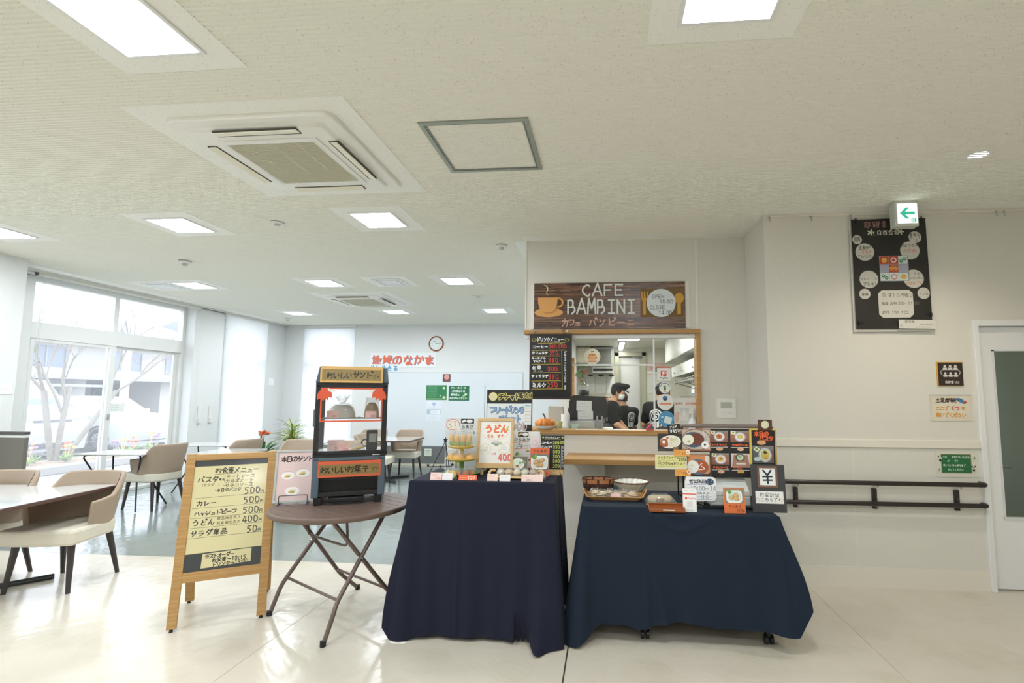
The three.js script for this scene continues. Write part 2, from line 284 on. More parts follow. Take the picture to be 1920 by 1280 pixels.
function airCon(x, z, label, s = .955) {                               // four-way cassette
  const t = thing('air_conditioner', label, 'air conditioner', [x, CE, z], 0, 'ceiling cassette air conditioners');
  const h = s / 2, sh = new THREE.Shape(), r = .07;
  sh.moveTo(-h + r, -h); sh.lineTo(h - r, -h); sh.quadraticCurveTo(h, -h, h, -h + r); sh.lineTo(h, h - r); sh.quadraticCurveTo(h, h, h - r, h); sh.lineTo(-h + r, h); sh.quadraticCurveTo(-h, h, -h, h - r); sh.lineTo(-h, -h + r); sh.quadraticCurveTo(-h, -h, -h + r, -h);
  const rim = ext(sh, .012, .012, 8).rotateX(Math.PI / 2).translate(0, -.002, 0);
  const k = h * .86, skirt = lathe([[k * 1.414, -.026], [k * 1.36, -.045], [k * 1.02, -.05]], 4).rotateY(Math.PI / 4);
  part(t, 'casing', [rim, skirt, span(-k * .74, k * .74, -.05, -.03, -k * .74, k * .74, .004)], mat(0xecebe4, .42));
  const inner = h * .64;
  part(t, 'panel_frame', rimXZ(inner, .04, -.056, -.048), mat(0xe9e8e2, .4));
  const slats = []; for (let i = 0; i < 46; i++) slats.push(box(inner * 1.86, .004, .006, 0, -.054, -inner + .05 + i * (inner * 2 - .1) / 45));
  for (const q of [-.25, 0, .25]) slats.push(box(.006, .006, inner * 1.86, q * inner * 2, -.053, 0));
  part(t, 'grille', [span(-inner + .04, inner - .04, -.0515, -.048, -inner + .04, inner - .04), ...slats], mat(0xc9c6ae, .6));
  for (let i = 0; i < 4; i++) {
    const turn = (g) => g.rotateY(i * Math.PI / 2);
    part(t, 'air_slot', turn(box(s * .52, .006, .058, 0, -.0485, h * .79)), mat(0x4a473c, .8));
    part(t, 'louver', turn(box(s * .515, .005, .046, 0, 0, 0).rotateX(.16).translate(0, -.0525, h * .79)), mat(0xe9e4cf, .4));
  }
  flat(x - .62, x + .62, z - .6, z + .6);
  return t;
}
const ac = airCon(-1.96, -2.905, 'large white four-way ceiling air conditioner nearest the camera');
flat(-4.45, -3.2, -8.1, -6.95);
copy(ac, [-3.83, CE, -7.52], 0, 'distant white ceiling air conditioner above the far dining tables');

{ // hatch
  const t = thing('ceiling_hatch', 'square ceiling access hatch with a grey metal frame beside the air conditioner', 'access hatch', [-.739, CE, -2.89]);
  const o = .312, w = .026;
  part(t, 'frame', rimXZ(o, w, -.007, .01), mat(0xa3a89c, .4, { metalness: .3 }));
  part(t, 'inner_frame', rimXZ(o - w - .003, .009, -.004, .006), mat(0x868c84, .4, { metalness: .3 }));
}
function ceilingVent(x, z, label, dark) {
  const t = thing('ceiling_vent', label, 'vent', [x, CE, z], 0);
  part(t, 'frame', [span(-.19, .19, -.012, .004, -.19, -.15, .003), span(-.19, .19, -.012, .004, .15, .19, .003), span(-.19, -.15, -.012, .004, -.15, .15, .003), span(.15, .19, -.012, .004, -.15, .15, .003)], whitePaint);
  part(t, 'slot', span(-.152, .152, -.001, .003, -.152, .152), mat(dark ? 0x25261f : 0x9a9a94, .9));
  part(t, 'centre_plate', span(-.125, .125, -.014, -.004, -.125, .125, .003), whitePaint);
  flat(x - .305, x + .305, z - .3, z + .3);
}
ceilingVent(-2.885, -6.37, 'square ceiling vent with a dark slot between two far ceiling lights', true);
ceilingVent(-6.2, -6.4, 'square white ceiling vent above the big window', false);
function detector(x, z, name, label, cat, r, h) { const t = thing(name, label, cat, [x, CE, z]); part(t, 'base', lathe([[0, 0], [r, 0], [r, -h * .35], [r * .8, -h * .5], [r * .72, -h * .55], [0, -h * .55]], 28), plastic); part(t, 'sensor_cap', lathe([[r * .5, -h * .55], [r * .46, -h * .9], [r * .2, -h], [0, -h]], 20), mat(0xb9b8b2, .5)); }
detector(-2.9, -4.06, 'smoke_detector', 'round white ceiling sensor between the two nearer square lights', 'detector', .055, .03);
detector(-4.794, -5.19, 'smoke_detector', 'small round smoke detector with a grey tip on the left ceiling', 'detector', .06, .06);
detector(-1.06, -4.87, 'smoke_detector', 'round detector on the ceiling at the corner of the cafe wall', 'detector', .055, .045);
detector(-1.97, -7.43, 'ceiling_speaker', 'flat round ceiling speaker above the far whiteboard', 'speaker', .1, .012);
detector(-6.3, -9.3, 'smoke_detector', 'round white detector at the ceiling corner by the roller blinds', 'detector', .06, .06);
{ // downlight
  const t = thing('downlight', 'small round recessed downlight on the right side of the ceiling', 'ceiling light', [2.324, CE, -3.227]);
  part(t, 'trim_ring', lathe([[.05, .004], [.056, -.004], [.066, -.005], [.07, .002]], 32), whitePaint);
  part(t, 'lens', cyl(.05, .05, .004, 0, .003, 0, 32), glow);
  const l = new THREE.SpotLight(0xfff2e0, 3.5, 0, 1.2, .6); l.position.set(0, -.02, 0); l.shadow.radius = 2; l.target.position.set(0, -2, 0); t.add(l, l.target);
}

// ---------- walls ----------
const wallCounter = struct('wall_counter', [ // front wall of the kitchen with its service opening
  span(BX, -.77, 0, 1.09, ZC - .12, ZC), span(-.77, .846, 0, 1.09, ZC - .12, ZC), span(.846, 1.299, 0, CE + .1, ZC - .12, ZC), span(BX, .846, 2.06, CE + .1, ZC - .12, ZC)], wallMat);
const strip = mat(0xece6d8, .4);
part(wallCounter, 'joint_strip', span(.838, .852, 2.07, CE - .02, ZC - .002, ZC + .003), strip);
part(wallCounter, 'joint_strip', span(BX - .004, BX + .008, 2.07, CE, ZC - .01, ZC + .004), strip);
part(wallCounter, 'joint_strip', span(-.06, -.02, .1, .76, ZC - .002, ZC + .02), strip);
part(wallCounter, 'cornice', span(BX, 1.3, CE - .012, CE - .001, ZC, ZC + .012), trimMat);
part(wallCounter, 'baseboard', span(BX, 1.3, 0, .15, ZC, ZC + .006), trimMat);
struct('wall_corner', span(1.3, 1.42, 0, CE + .1, ZC - .1, ZR - .121), wallMat);
const wallRight = struct('wall_right', [span(1.3, 2.866, 0, CE + .1, ZR - .12, ZR), span(2.866, 4.7, 2.045, CE + .1, ZR - .12, ZR), span(3.9, 4.7, 0, 2.045, ZR - .12, ZR)], wallMat);
part(wallRight, 'cornice', span(1.3, 4.6, CE - .012, CE - .001, ZR, ZR + .012), trimMat);
part(wallRight, 'joint_strip', span(2.528, 2.531, 2.06, CE - .01, ZR - .001, ZR + .0015), strip);
part(wallRight, 'joint_strip', span(1.916, 1.919, .155, 1.05, ZR - .001, ZR + .0015), strip);
part(wallRight, 'chair_rail', span(1.3, 2.862, 1.058, 1.118, ZR, ZR + .014, .004), trimMat);
part(wallRight, 'chair_rail', span(1.3, 2.862, 1.118, 1.124, ZR, ZR + .004), trimMat);
part(wallRight, 'baseboard', span(1.3, 2.862, 0, .15, ZR, ZR + .006), trimMat);
part(wallRight, 'picture_rail', span(1.32, 4.6, CE - .03, CE - .014, ZR, ZR + .012), trimMat);
[1.345, 1.68, 1.99, 2.44, 2.5, 3.1, 3.16].forEach((x, i) => {
  const t = thing('picture_hook', ['first picture hook on the rail beside the wall corner', 'second picture hook on the rail from the wall corner', 'picture hook at the left end of the black poster', 'left one of the hook pair right of the green exit sign', 'right one of the hook pair beside the exit sign', 'left one of the hook pair near the right picture edge', 'right one of the hook pair near the right picture edge'][i], 'hook', [x, CE - .035, ZR + .014], 0, 'picture rail hooks');
  part(t, 'clip', box(.016, .018, .006, 0, 0, 0, .002), steel); part(t, 'prong', tube([[0, -.008, .003], [0, -.03, .003], [0, -.038, .012], [0, -.03, .02]], .0022, 12, 6), steel);
});
struct('wall_back', [span(-7.3, -6.56, 0, CE + .1, ZB - .2, ZB), span(-5.42, 1.8, 0, CE + .1, ZB - .2, ZB), span(-6.56, -5.42, 0, .06, ZB - .2, ZB), span(-6.56, -5.42, 2.88, CE + .1, ZB - .2, ZB)], whiteWall);
struct('wall_left', [span(-7.3, XL, 0, CE + .1, ZB - .2, -9.72), span(-7.3, XL, 0, CE + .1, -8.58, -7.885), span(-7.3, XL, 2.93, CE + .1, -9.72, -2.0), span(-7.3, XL, 0, .04, -8.58 - 1.14, -8.58),
  span(-7.3, -6.55, 0, CE + .1, -5.02, -4.1), span(-7.3, XL, 0, CE + .1, -5.36, -5.02), span(-7.3, XL, 0, CE + .1, -2.0, 3.65)], whiteWall);
struct('wall_front', span(-7.3, 4.75, 0, CE + .1, 3.5, 3.65), wallMat);
struct('wall_east', span(4.6, 4.75, 0, CE + .1, ZR - .1, 3.5), wallMat);
struct('wall_inner', span(BX, -.6, 0, CE + .1, ZB, -8.05), whiteWall);     // side wall of the kitchen beyond its side opening
struct('wall_inner', [span(BX, -.6, 0, 1.09, -8.05, ZC - .12), span(BX, -.6, 2.06, CE + .1, -8.05, ZC - .12)], whiteWall);
struct('trim_1', [span(-6.5, BX - .06, .05, .4, ZB, ZB + .02)], mat(0x6a6d6b, .6));                              // grey dado below the whiteboard
struct('baseboard_back', span(XL, BX - .06, 0, .07, ZB, ZB + .012), mat(0xcfc9b4, .5));
struct('baseboard_left', [span(XL, XL + .012, 0, .07, -10.3, -7.9), span(-6.55, -6.538, 0, .07, -5.02, -4.1)], mat(0xcfcfc8, .5));

const veil = mat(0xffffff, 1, { transmission: 1, thickness: 0, transparent: true, opacity: .085 });   // dusty weathered glass
// window 1: two fixed lights above, two sliding panels below
const alu = mat(0xe2e3e0, .4, { metalness: .1 });
{
  const X = -7.22, z0 = -5.60, z1 = -7.885, zm = -6.69, f = (a, b, y0, y1, x0 = -.03, x1 = .03) => span(X + x0, X + x1, y0, y1, Math.min(a, b), Math.max(a, b), .003);
  const w = struct('window_1', [f(z0, z1, 2.862, 2.93, -.04, .05), f(z0, z1, 2.145, 2.35, -.04, .05), f(z0, z0 + .24, 0, 2.925, -.038, .052), f(z1 - .0, z1 + .06, .002, 2.925, -.038, .052), f(zm - .035, zm + .035, 2.3, 2.9), f(z0 + .01, z1 + .01, .001, .05, -.06, .06)], alu);
  for (const [a, b] of [[-5.63, -6.625], [-6.755, -7.82]]) { part(w, 'pane', span(X - .003, X + .003, 2.35, 2.865, b, a), glassMat); part(w, 'pane_film', span(X - .005, X - .004, 2.35, 2.865, b, a), veil); }
  for (const [a, b, dx, label] of [[-5.62, -6.72, .022, 'inner'], [-6.63, -7.83, -.018, 'outer']]) {
    const s = part(w, 'sliding_panel', [f(a, a - .045, .052, 2.148, dx - .0145, dx + .0145), f(b, b + .08, .052, 2.148, dx - .0145, dx + .0145), f(a - .02, b + .02, .05, .13, dx - .0135, dx + .0135), f(a - .02, b + .02, 2.105, 2.15, dx - .0135, dx + .0135)], alu);
    part(s, 'pane', span(X + dx - .003, X + dx + .003, .13, 2.105, b + .08, a - .045), glassMat);
    part(s, 'pane_film', span(X + dx - .005, X + dx - .004, .13, 2.105, b + .08, a - .045), veil);
    if (label === 'inner') part(s, 'lock', [span(X + dx + .014, X + dx + .03, 1.08, 1.16, b + .02, b + .05, .004)], mat(0xa9aaa6, .4));
  }
}
for (const [n, a, b] of [['window_2', -2.0, -4.1]]) { // a window on the left outside the picture
  const X = -7.22, w = struct(n, [span(X - .03, X + .03, 2.14, 2.35, b, a), span(X - .03, X + .03, 0, .06, b, a), span(X - .03, X + .03, 2.86, 2.93, b, a), span(X - .03, X + .03, 0, 2.93, b, b + .07), span(X - .03, X + .03, 0, 2.93, a - .07, a), span(X - .03, X + .03, 0, 2.93, (a + b) / 2 - .04, (a + b) / 2 + .04)], alu);
  for (const [c, d] of [[b + .07, (a + b) / 2 - .04], [(a + b) / 2 + .04, a - .07]]) { part(w, 'pane', span(X - .003, X + .003, .06, 2.14, c, d), glassMat); part(w, 'pane', span(X - .003, X + .003, 2.35, 2.86, c, d), glassMat); }
}
{ const X = -7.22, w = struct('window_4', [span(X - .03, X + .03, .04, 2.93, -9.72, -9.66), span(X - .03, X + .03, .04, 2.93, -8.64, -8.58), span(X - .03, X + .03, 2.1, 2.2, -9.72, -8.58)], alu); part(w, 'pane', span(X - .003, X + .003, .04, 2.1, -9.66, -8.64), glassMat); part(w, 'pane', span(X - .003, X + .003, 2.2, 2.93, -9.66, -8.64), glassMat); }
{ const z = ZB - .16, w = struct('window_5', [span(-6.56, -6.5, .06, 2.88, z - .03, z + .03), span(-5.48, -5.42, .06, 2.88, z - .03, z + .03), span(-6.56, -5.42, 2.1, 2.2, z - .03, z + .03)], alu); part(w, 'pane', span(-6.5, -5.48, .06, 2.1, z - .003, z + .003), glassMat); part(w, 'pane', span(-6.5, -5.48, 2.2, 2.88, z - .003, z + .003), glassMat); }
const shade = mat(0xf4f5f5, .9, { transmission: .7, thickness: 0 });
{
  const t = thing('roller_blind', 'white translucent roller blind glowing on the left wall beside the big window', 'blind', [-6.985, 0, -9.115]);
  part(t, 'fabric', box(.002, 2.83, 1.16, 0, 1.5, 0), shade); part(t, 'roller', cyl(.022, .022, 1.2, 0, 0, 0, 16).rotateX(Math.PI / 2).translate(0, 2.925, 0), plastic); part(t, 'bottom_rail', box(.014, .022, 1.16, 0, .085, 0, .004), plastic);
  part(t, 'pull_chain', tube([[.012, 2.9, -.585], [.014, 1.6, -.59], [.012, .9, -.585], [.02, 1.6, -.58], [.012, 2.9, -.575]], .002, 30, 5), plastic);
  const b = thing('roller_blind', 'white translucent roller blind on the back wall left of the clock', 'blind', [-5.99, 0, ZB + .015]);
  part(b, 'fabric', box(1.16, 2.83, .002, 0, 1.5, 0), shade); part(b, 'roller', cyl(.022, .022, 1.2, 0, 0, 0, 16).rotateZ(Math.PI / 2).translate(0, 2.925, .01), plastic); part(b, 'bottom_rail', box(1.16, .022, .014, 0, .085, 0, .004), plastic);
  const c = thing('roller_blind', 'rolled-up roller blind with hanging cords at the top of the big window', 'blind', [-6.97, CE - .045, -6.7]);
  part(c, 'roller', cyl(.026, .026, 2.5, 0, 0, 0, 16).rotateX(Math.PI / 2), mat(0xd8d6cc, .5));
  part(c, 'end_bracket', [box(.05, .06, .006, 0, .005, 1.255), box(.05, .06, .006, 0, .005, -1.255)], mat(0x77756b, .5));
  part(c, 'pull_chain', tube([[.03, 0, 1.2], [.03, -1.0, 1.2], [.035, -1.5, 1.19], [.04, -1.0, 1.185], [.03, 0, 1.185]], .0022, 30, 5), plastic);
  part(c, 'pull_chain', tube([[.03, 0, -1.22], [.03, -1.2, -1.22], [.035, -1.95, -1.225], [.04, -1.2, -1.235], [.03, 0, -1.235]], .0022, 30, 5), plastic);
}
struct('trim_2', [span(-6.96, -6.94, CE - .03, CE + .02, -10.3, 3.4), span(-6.6, -5.05, CE - .03, CE - .004, ZB + .03, ZB + .05)], mat(0xd9d8d0, .5));  // edges of the blind pockets
for (const [z, label] of [[-8.09, 'left one of two cord hooks on the white pillar by the window'], [-8.33, 'right one of two cord hooks on the white pillar by the window']]) {
  const t = thing('cord_holder', label, 'cord holder', [XL + .012, 1.1, z], 0, 'cord holders on the pillar');
  part(t, 'back_plate', box(.012, .3, .06, -.004, 0, 0, .004), plastic); part(t, 'holder_cup', box(.03, .09, .05, .012, -.1, 0, .006), plastic);
}
sheet('notice', 'small pale notice on the left pillar beside the big window', 'notice', .11, .12, 96, (g, w, h) => { fill(g, '#f2f3f5', 0, 0, w, h); greek(g, '#d98a9a', 10, 40, 70, 2, 14, 3); greek(g, '#8aa4d0', 10, 75, 70, 1, 14, 3); }, { pos: [-6.545, 1.5, -4.93], ry: Math.PI / 2 });
sheet('notice', 'small white notice on the corner pillar between the two blinds', 'notice', .16, .13, 96, (g, w, h) => { fill(g, '#f6f7f8', 0, 0, w, h); greek(g, '#b9c3c8', 12, 30, 70, 3, 16, 3); }, { pos: [XL + .004, 1.72, -9.9], ry: Math.PI / 2 });

sheet('window_notice', 'small pale notice stuck on the right sliding pane of the big window', 'notice', .24, .13, 128, (g, w, h) => { fill(g, '#e4e8e4', 0, 0, w, h); greek(g, '#8a9a94', 12, 18, 100, 3, 16, 3); }, { pos: [-7.225, 1.25, -6.84], ry: Math.PI / 2, t: .002 });
// door to the meeting room
{
  const d = struct('door_1', [span(2.862, 2.904, 0, 2.06, ZR - .13, ZR + .02, .004), span(2.904, 3.92, 2.01, 2.06, ZR - .13, ZR + .02, .004), span(3.88, 3.92, 0, 2.01, ZR - .13, ZR + .02, .004)], whitePaint);
  const leaf = part(d, 'door_leaf', [span(2.906, 3.03, .012, 2.005, ZR - .075, ZR - .03), span(3.5, 3.87, .012, 2.005, ZR - .075, ZR - .03), span(3.03, 3.5, .012, .54, ZR - .075, ZR - .03), span(3.03, 3.5, 1.815, 2.005, ZR - .075, ZR - .03)], whitePaint);
  part(leaf, 'glazing_bead', [span(3.018, 3.032, .53, 1.825, ZR - .034, ZR - .024), span(3.498, 3.512, .53, 1.825, ZR - .034, ZR - .024), span(3.018, 3.512, .528, .541, ZR - .034, ZR - .022), span(3.018, 3.512, 1.814, 1.826, ZR - .034, ZR - .024)], mat(0xdadbd9, .4));
  part(leaf, 'pane', span(3.03, 3.5, .54, 1.815, ZR - .056, ZR - .05), mat(0xd9ddd6, .1, { transmission: 1, thickness: 0, ior: 1.5 }));
  // the meeting room behind
  struct('wall_meeting_room', [span(2.3, 2.4, 0, 2.7, -7.6, ZR - .13), span(4.6, 4.7, 0, 2.7, -7.6, ZR - .13), span(4.4, 4.7, 0, 2.7, -7.7, -7.6), span(2.4, 4.4, 0, .6, -7.7, -7.6), span(2.4, 4.4, 2.4, 2.7, -7.7, -7.6), span(2.3, 4.7, 2.7, 2.8, -7.7, ZR - .13)], mat(0xb9beb0, .8));
  const tb = thing('meeting_table', 'pale table seen dimly through the green door glass', 'table', [3.75, 0, -6.2]);
  part(tb, 'table_top', box(1.2, .03, .6, 0, .7, 0, .006), plastic); for (const x of [-.5, .5]) for (const z of [-.22, .22]) part(tb, 'leg', box(.035, .69, .035, x, .345, z), chrome);
  const b = thing('wall_bottle', 'white bottle holder hanging on the wall behind the door glass', 'bottle', [4.1, 1.33, -7.58]);
  part(b, 'holder', box(.09, .16, .03, 0, .06, 0, .006), black); part(b, 'bottle_body', lathe([[0, -.13], [.05, -.13], [.055, -.06], [.03, 0], [.015, .02], [0, .02]], 20).translate(0, 0, .04), plastic);
}
// ---------- service window: oak frame, counter boards, sliding panes ----------
const frame = struct('trim_3', [uvMetres(span(BX - .012, .868, 2.04, 2.078, ZC - .13, ZC + .03, .004), .5)], oakMat);
part(frame, 'post', uvMetres(span(.828, .868, 1.13, 2.04, ZC - .13, ZC + .022, .004), .5), oakMat);
part(frame, 'post', uvMetres(span(-.6, -.525, 1.13, 2.06, -8.05, -7.97, .004), .5), oakMat);
part(frame, 'counter_board', uvMetres(span(-.72, .87, 1.09, 1.132, ZC - .2, ZC + .02, .005), .5), oakMat);
part(frame, 'counter_board', uvMetres(span(-.79, -.55, 1.088, 1.131, -8.0, ZC - .21, .005), .5), oakMat);
part(frame, 'track', span(-.79, .828, 2.0, 2.04, ZC - .09, ZC - .02, .003), whitePaint);
part(frame, 'corner_post', span(-.735, -.725, 1.132, 2.0, ZC - .06, ZC - .05), alu);
part(frame, 'pane', span(-.725, .44, 1.14, 2.0, ZC - .052, ZC - .047), acrylic);
part(frame, 'pane', span(.43, .826, 1.14, 2.0, ZC - .066, ZC - .061), acrylic);
part(frame, 'pane_edge', [span(.434, .45, 1.14, 2.0, ZC - .056, ZC - .043, .002), span(-.336, .44, 1.737, 1.755, ZC - .05, ZC - .042, .002)], mat(0xe9ecea, .3));
const lower = struct('trim_4', uvMetres(span(-.37, 1.0, .876, .92, ZC, -4.262, .005), .5), oakMat);     // lower service shelf
part(lower, 'bracket', [span(-.06, -.02, .7, .876, ZC, ZC + .05), span(-.06, -.02, .84, .876, ZC, -4.5), span(.8, .84, .7, .876, ZC, ZC + .05), span(.8, .84, .84, .876, ZC, -4.5)], trimMat);

// ---------- the cafe sign ----------
{
  const burnt = canvas(1024, 320, (g, w, h) => {
    fill(g, '#4a2c1c', 0, 0, w, h);
    for (let i = 0; i < 1100; i++) { const y = R(0, h), x = R(-100, w); g.globalAlpha = R(.08, .5); line(g, rnd() < .4 ? '#1c0f0a' : rnd() < .5 ? '#9a6238' : '#c99a6c', R(1, 6), x, y, x + R(30, 90), y + R(-3, 3), x + R(90, 260), y + R(-3, 3)); }
    for (let k = 1; k < 5; k++) { g.globalAlpha = .75; line(g, '#150a06', 3, 0, k * h / 5, w, k * h / 5 + R(-3, 3)); }
    for (let i = 0; i < 40; i++) { g.globalAlpha = R(.2, .5); disc(g, '#1a0d08', R(0, w), R(0, h), R(15, 60), R(4, 14)); }
    g.globalAlpha = 1;
  });
  const t = thing('cafe_sign', 'long dark wooden board sign with raised CAFE BAMBINI letters above the service window', 'sign', [.0155, 2.313, ZC + .004]);
  const bm = mat(0xffffff, .32, { map: burnt, clearcoat: .35, clearcoatRoughness: .3 }), g0 = span(-.72, .72, -.223, .223, 0, .012);
  part(t, 'board', g0, bm);
  part(t, 'laminate_edge', [span(-.755, -.72, -.22, .222, 0, .002), span(.72, .757, -.22, .222, 0, .002)], mat(0xe6e4da, .25));
  const cream = mat(0xd8dcd4, .5), pinkish = mat(0xc9a292, .5);
  const ribbon = (q, lw) => {                                          // one stroke as a cut-out strip
    const L = [], Rr = [];
    q.forEach((p, i) => { const a = q[Math.max(0, i - 1)], b = q[Math.min(q.length - 1, i + 1)]; let dx = b[0] - a[0], dy = b[1] - a[1], l = Math.hypot(dx, dy) || 1; dx /= l; dy /= l; let k = lw / 2; if (i && i < q.length - 1) { const c = ((p[0] - a[0]) * dx + (p[1] - a[1]) * dy) / (Math.hypot(p[0] - a[0], p[1] - a[1]) || 1); k /= Math.max(.45, c); } const e = i === 0 ? -lw * .4 : i === q.length - 1 ? lw * .4 : 0; L.push([p[0] - dy * k + dx * e, p[1] + dx * k + dy * e]); Rr.unshift([p[0] + dy * k + dx * e, p[1] - dx * k + dy * e]); });
    return poly([...L, ...Rr]);
  };
  const cut = (p) => { const out = [[p[0]]]; for (let i = 1; i < p.length; i++) { out.at(-1).push(p[i]); if (i < p.length - 1) { const a = [p[i][0] - p[i - 1][0], p[i][1] - p[i - 1][1]], b = [p[i + 1][0] - p[i][0], p[i + 1][1] - p[i][1]]; if ((a[0] * b[0] + a[1] * b[1]) / (Math.hypot(...a) * Math.hypot(...b) || 1) < .6) out.push([p[i]]); } } return out; };
  const glyphGeo = (ch, s, sy, lw, d) => merge(strokes(ch).flatMap(cut).map((p, j) => ext(ribbon(p.map((q) => [q[0] * s, (1 - q[1]) * sy]), lw), d + j * .0006).translate(0, 0, -d / 2)));
  const put = (txt, x, y, s, sy, lw, m, step) => [...txt].forEach((ch, i) => { if (ch !== ' ') part(t, 'letter', glyphGeo(ch, s, sy, lw, .007).translate(x + i * step, y, .0155), m); });
  put('CAFE', -.262, .086, .096, .13, .015, cream, .104);
  put('BAMBINI', -.403, -.09, .093, .16, .016, cream, .0945);
  [...'カフェ'].forEach((ch, i) => part(t, 'letter', glyphGeo(ch, .072, .085, .011, .005).translate(-.452 + i * .06, -.205, .0145), pinkish));
  [...'バンビーニ'].forEach((ch, i) => part(t, 'letter', glyphGeo(ch, .082, .09, .011, .005).translate(-.195 + i * .09, -.207, .0145), pinkish));
  const cup = new THREE.Shape(); cup.moveTo(-.095, .085); cup.lineTo(.095, .085); cup.bezierCurveTo(.095, -.02, .06, -.06, .03, -.062); cup.lineTo(-.03, -.062); cup.bezierCurveTo(-.06, -.06, -.095, -.02, -.095, .085);
  const tan = mat(0xd99f5c, .55), rimc = mat(0x9a5a2c, .6);
  const L = [-.565, -.005];
  const cupP = part(t, 'cup_cutout', ext(cup, .008).translate(L[0] - .02, L[1], .016), tan);
  part(t, 'cup_cutout', [ext(cup, .003).scale(1.05, 1.05, 1).translate(L[0] - .02, L[1] + .001, .0125), new THREE.TorusGeometry(.042, .012, 8, 24, Math.PI * 1.25).rotateZ(-Math.PI * .62).scale(1, 1, .5).translate(L[0] + .084, L[1] + .035, .016)], rimc);
  part(t, 'cup_cutout', new THREE.TorusGeometry(.042, .009, 8, 24, Math.PI * 1.25).rotateZ(-Math.PI * .62).scale(1, 1, .6).translate(L[0] + .084, L[1] + .035, .019), tan);
  const sa = new THREE.Shape(); sa.absellipse(0, 0, .138, .045, 0, Math.PI * 2); part(t, 'saucer_cutout', ext(sa, .004).translate(L[0] - .01, L[1] - .06, .0125), tan);
  const st = new THREE.Shape(); st.moveTo(.02, 0); st.bezierCurveTo(-.05, .03, .05, .06, -.035, .11); st.bezierCurveTo(.03, .09, .01, .07, .012, .05); st.bezierCurveTo(-.005, .03, -.01, .03, .02, 0); part(t, 'steam_cutout', ext(st, .005).translate(L[0] - .03, L[1] + .105, .0125), mat(0xd9c9a0, .5));
  part(t, 'placemat', span(.3, .705, -.12, .155, .012, .0145), mat(0x7a5f38, .7));
  const pl = part(t, 'plate_cutout', [cyl(.135, .135, .006, 0, 0, 0, 48).rotateX(Math.PI / 2).translate(.494, .016, .018)], mat(0xd5dbdb, .4));
  const pm = printMat((g, w, h) => { fill(g, '#d3dada', 0, 0, w, h); W(g, 'OPEN', 44, 46, 42, '#3a3a3c', 4); W(g, '10:00', 112, 96, 40, '#3a3a3c', 4); W(g, 'CLOSE', 22, 148, 42, '#3a3a3c', 4); W(g, '14:00', 100, 198, 40, '#3a3a3c', 4); }, 256, 256, .4);
  part(pl, 'plate_print', new THREE.CircleGeometry(.133, 48).translate(.494, .016, .0215), pm);
  const gold = mat(0xc8973a, .5), fk = new THREE.Shape(); fk.moveTo(-.012, -.13); fk.lineTo(.014, -.13); fk.lineTo(.014, 0); fk.bezierCurveTo(.034, .01, .036, .03, .036, .09); fk.lineTo(.022, .09); fk.lineTo(.02, .03); fk.lineTo(.012, .03); fk.lineTo(.01, .09); fk.lineTo(-.004, .09); fk.lineTo(-.006, .03); fk.lineTo(-.014, .03); fk.lineTo(-.016, .09); fk.lineTo(-.03, .09); fk.bezierCurveTo(-.03, .03, -.03, .01, -.012, 0);
  part(t, 'fork_cutout', ext(fk, .005).translate(.337, .035, .0155), gold);
  const sp = new THREE.Shape(); sp.absellipse(0, .0, .044, .05, 0, Math.PI * 2); part(t, 'spoon_cutout', [ext(sp, .005, 0, 20).translate(.662, .06, .0155), span(.645, .677, -.095, .075, .0152, .0201)], gold);
}
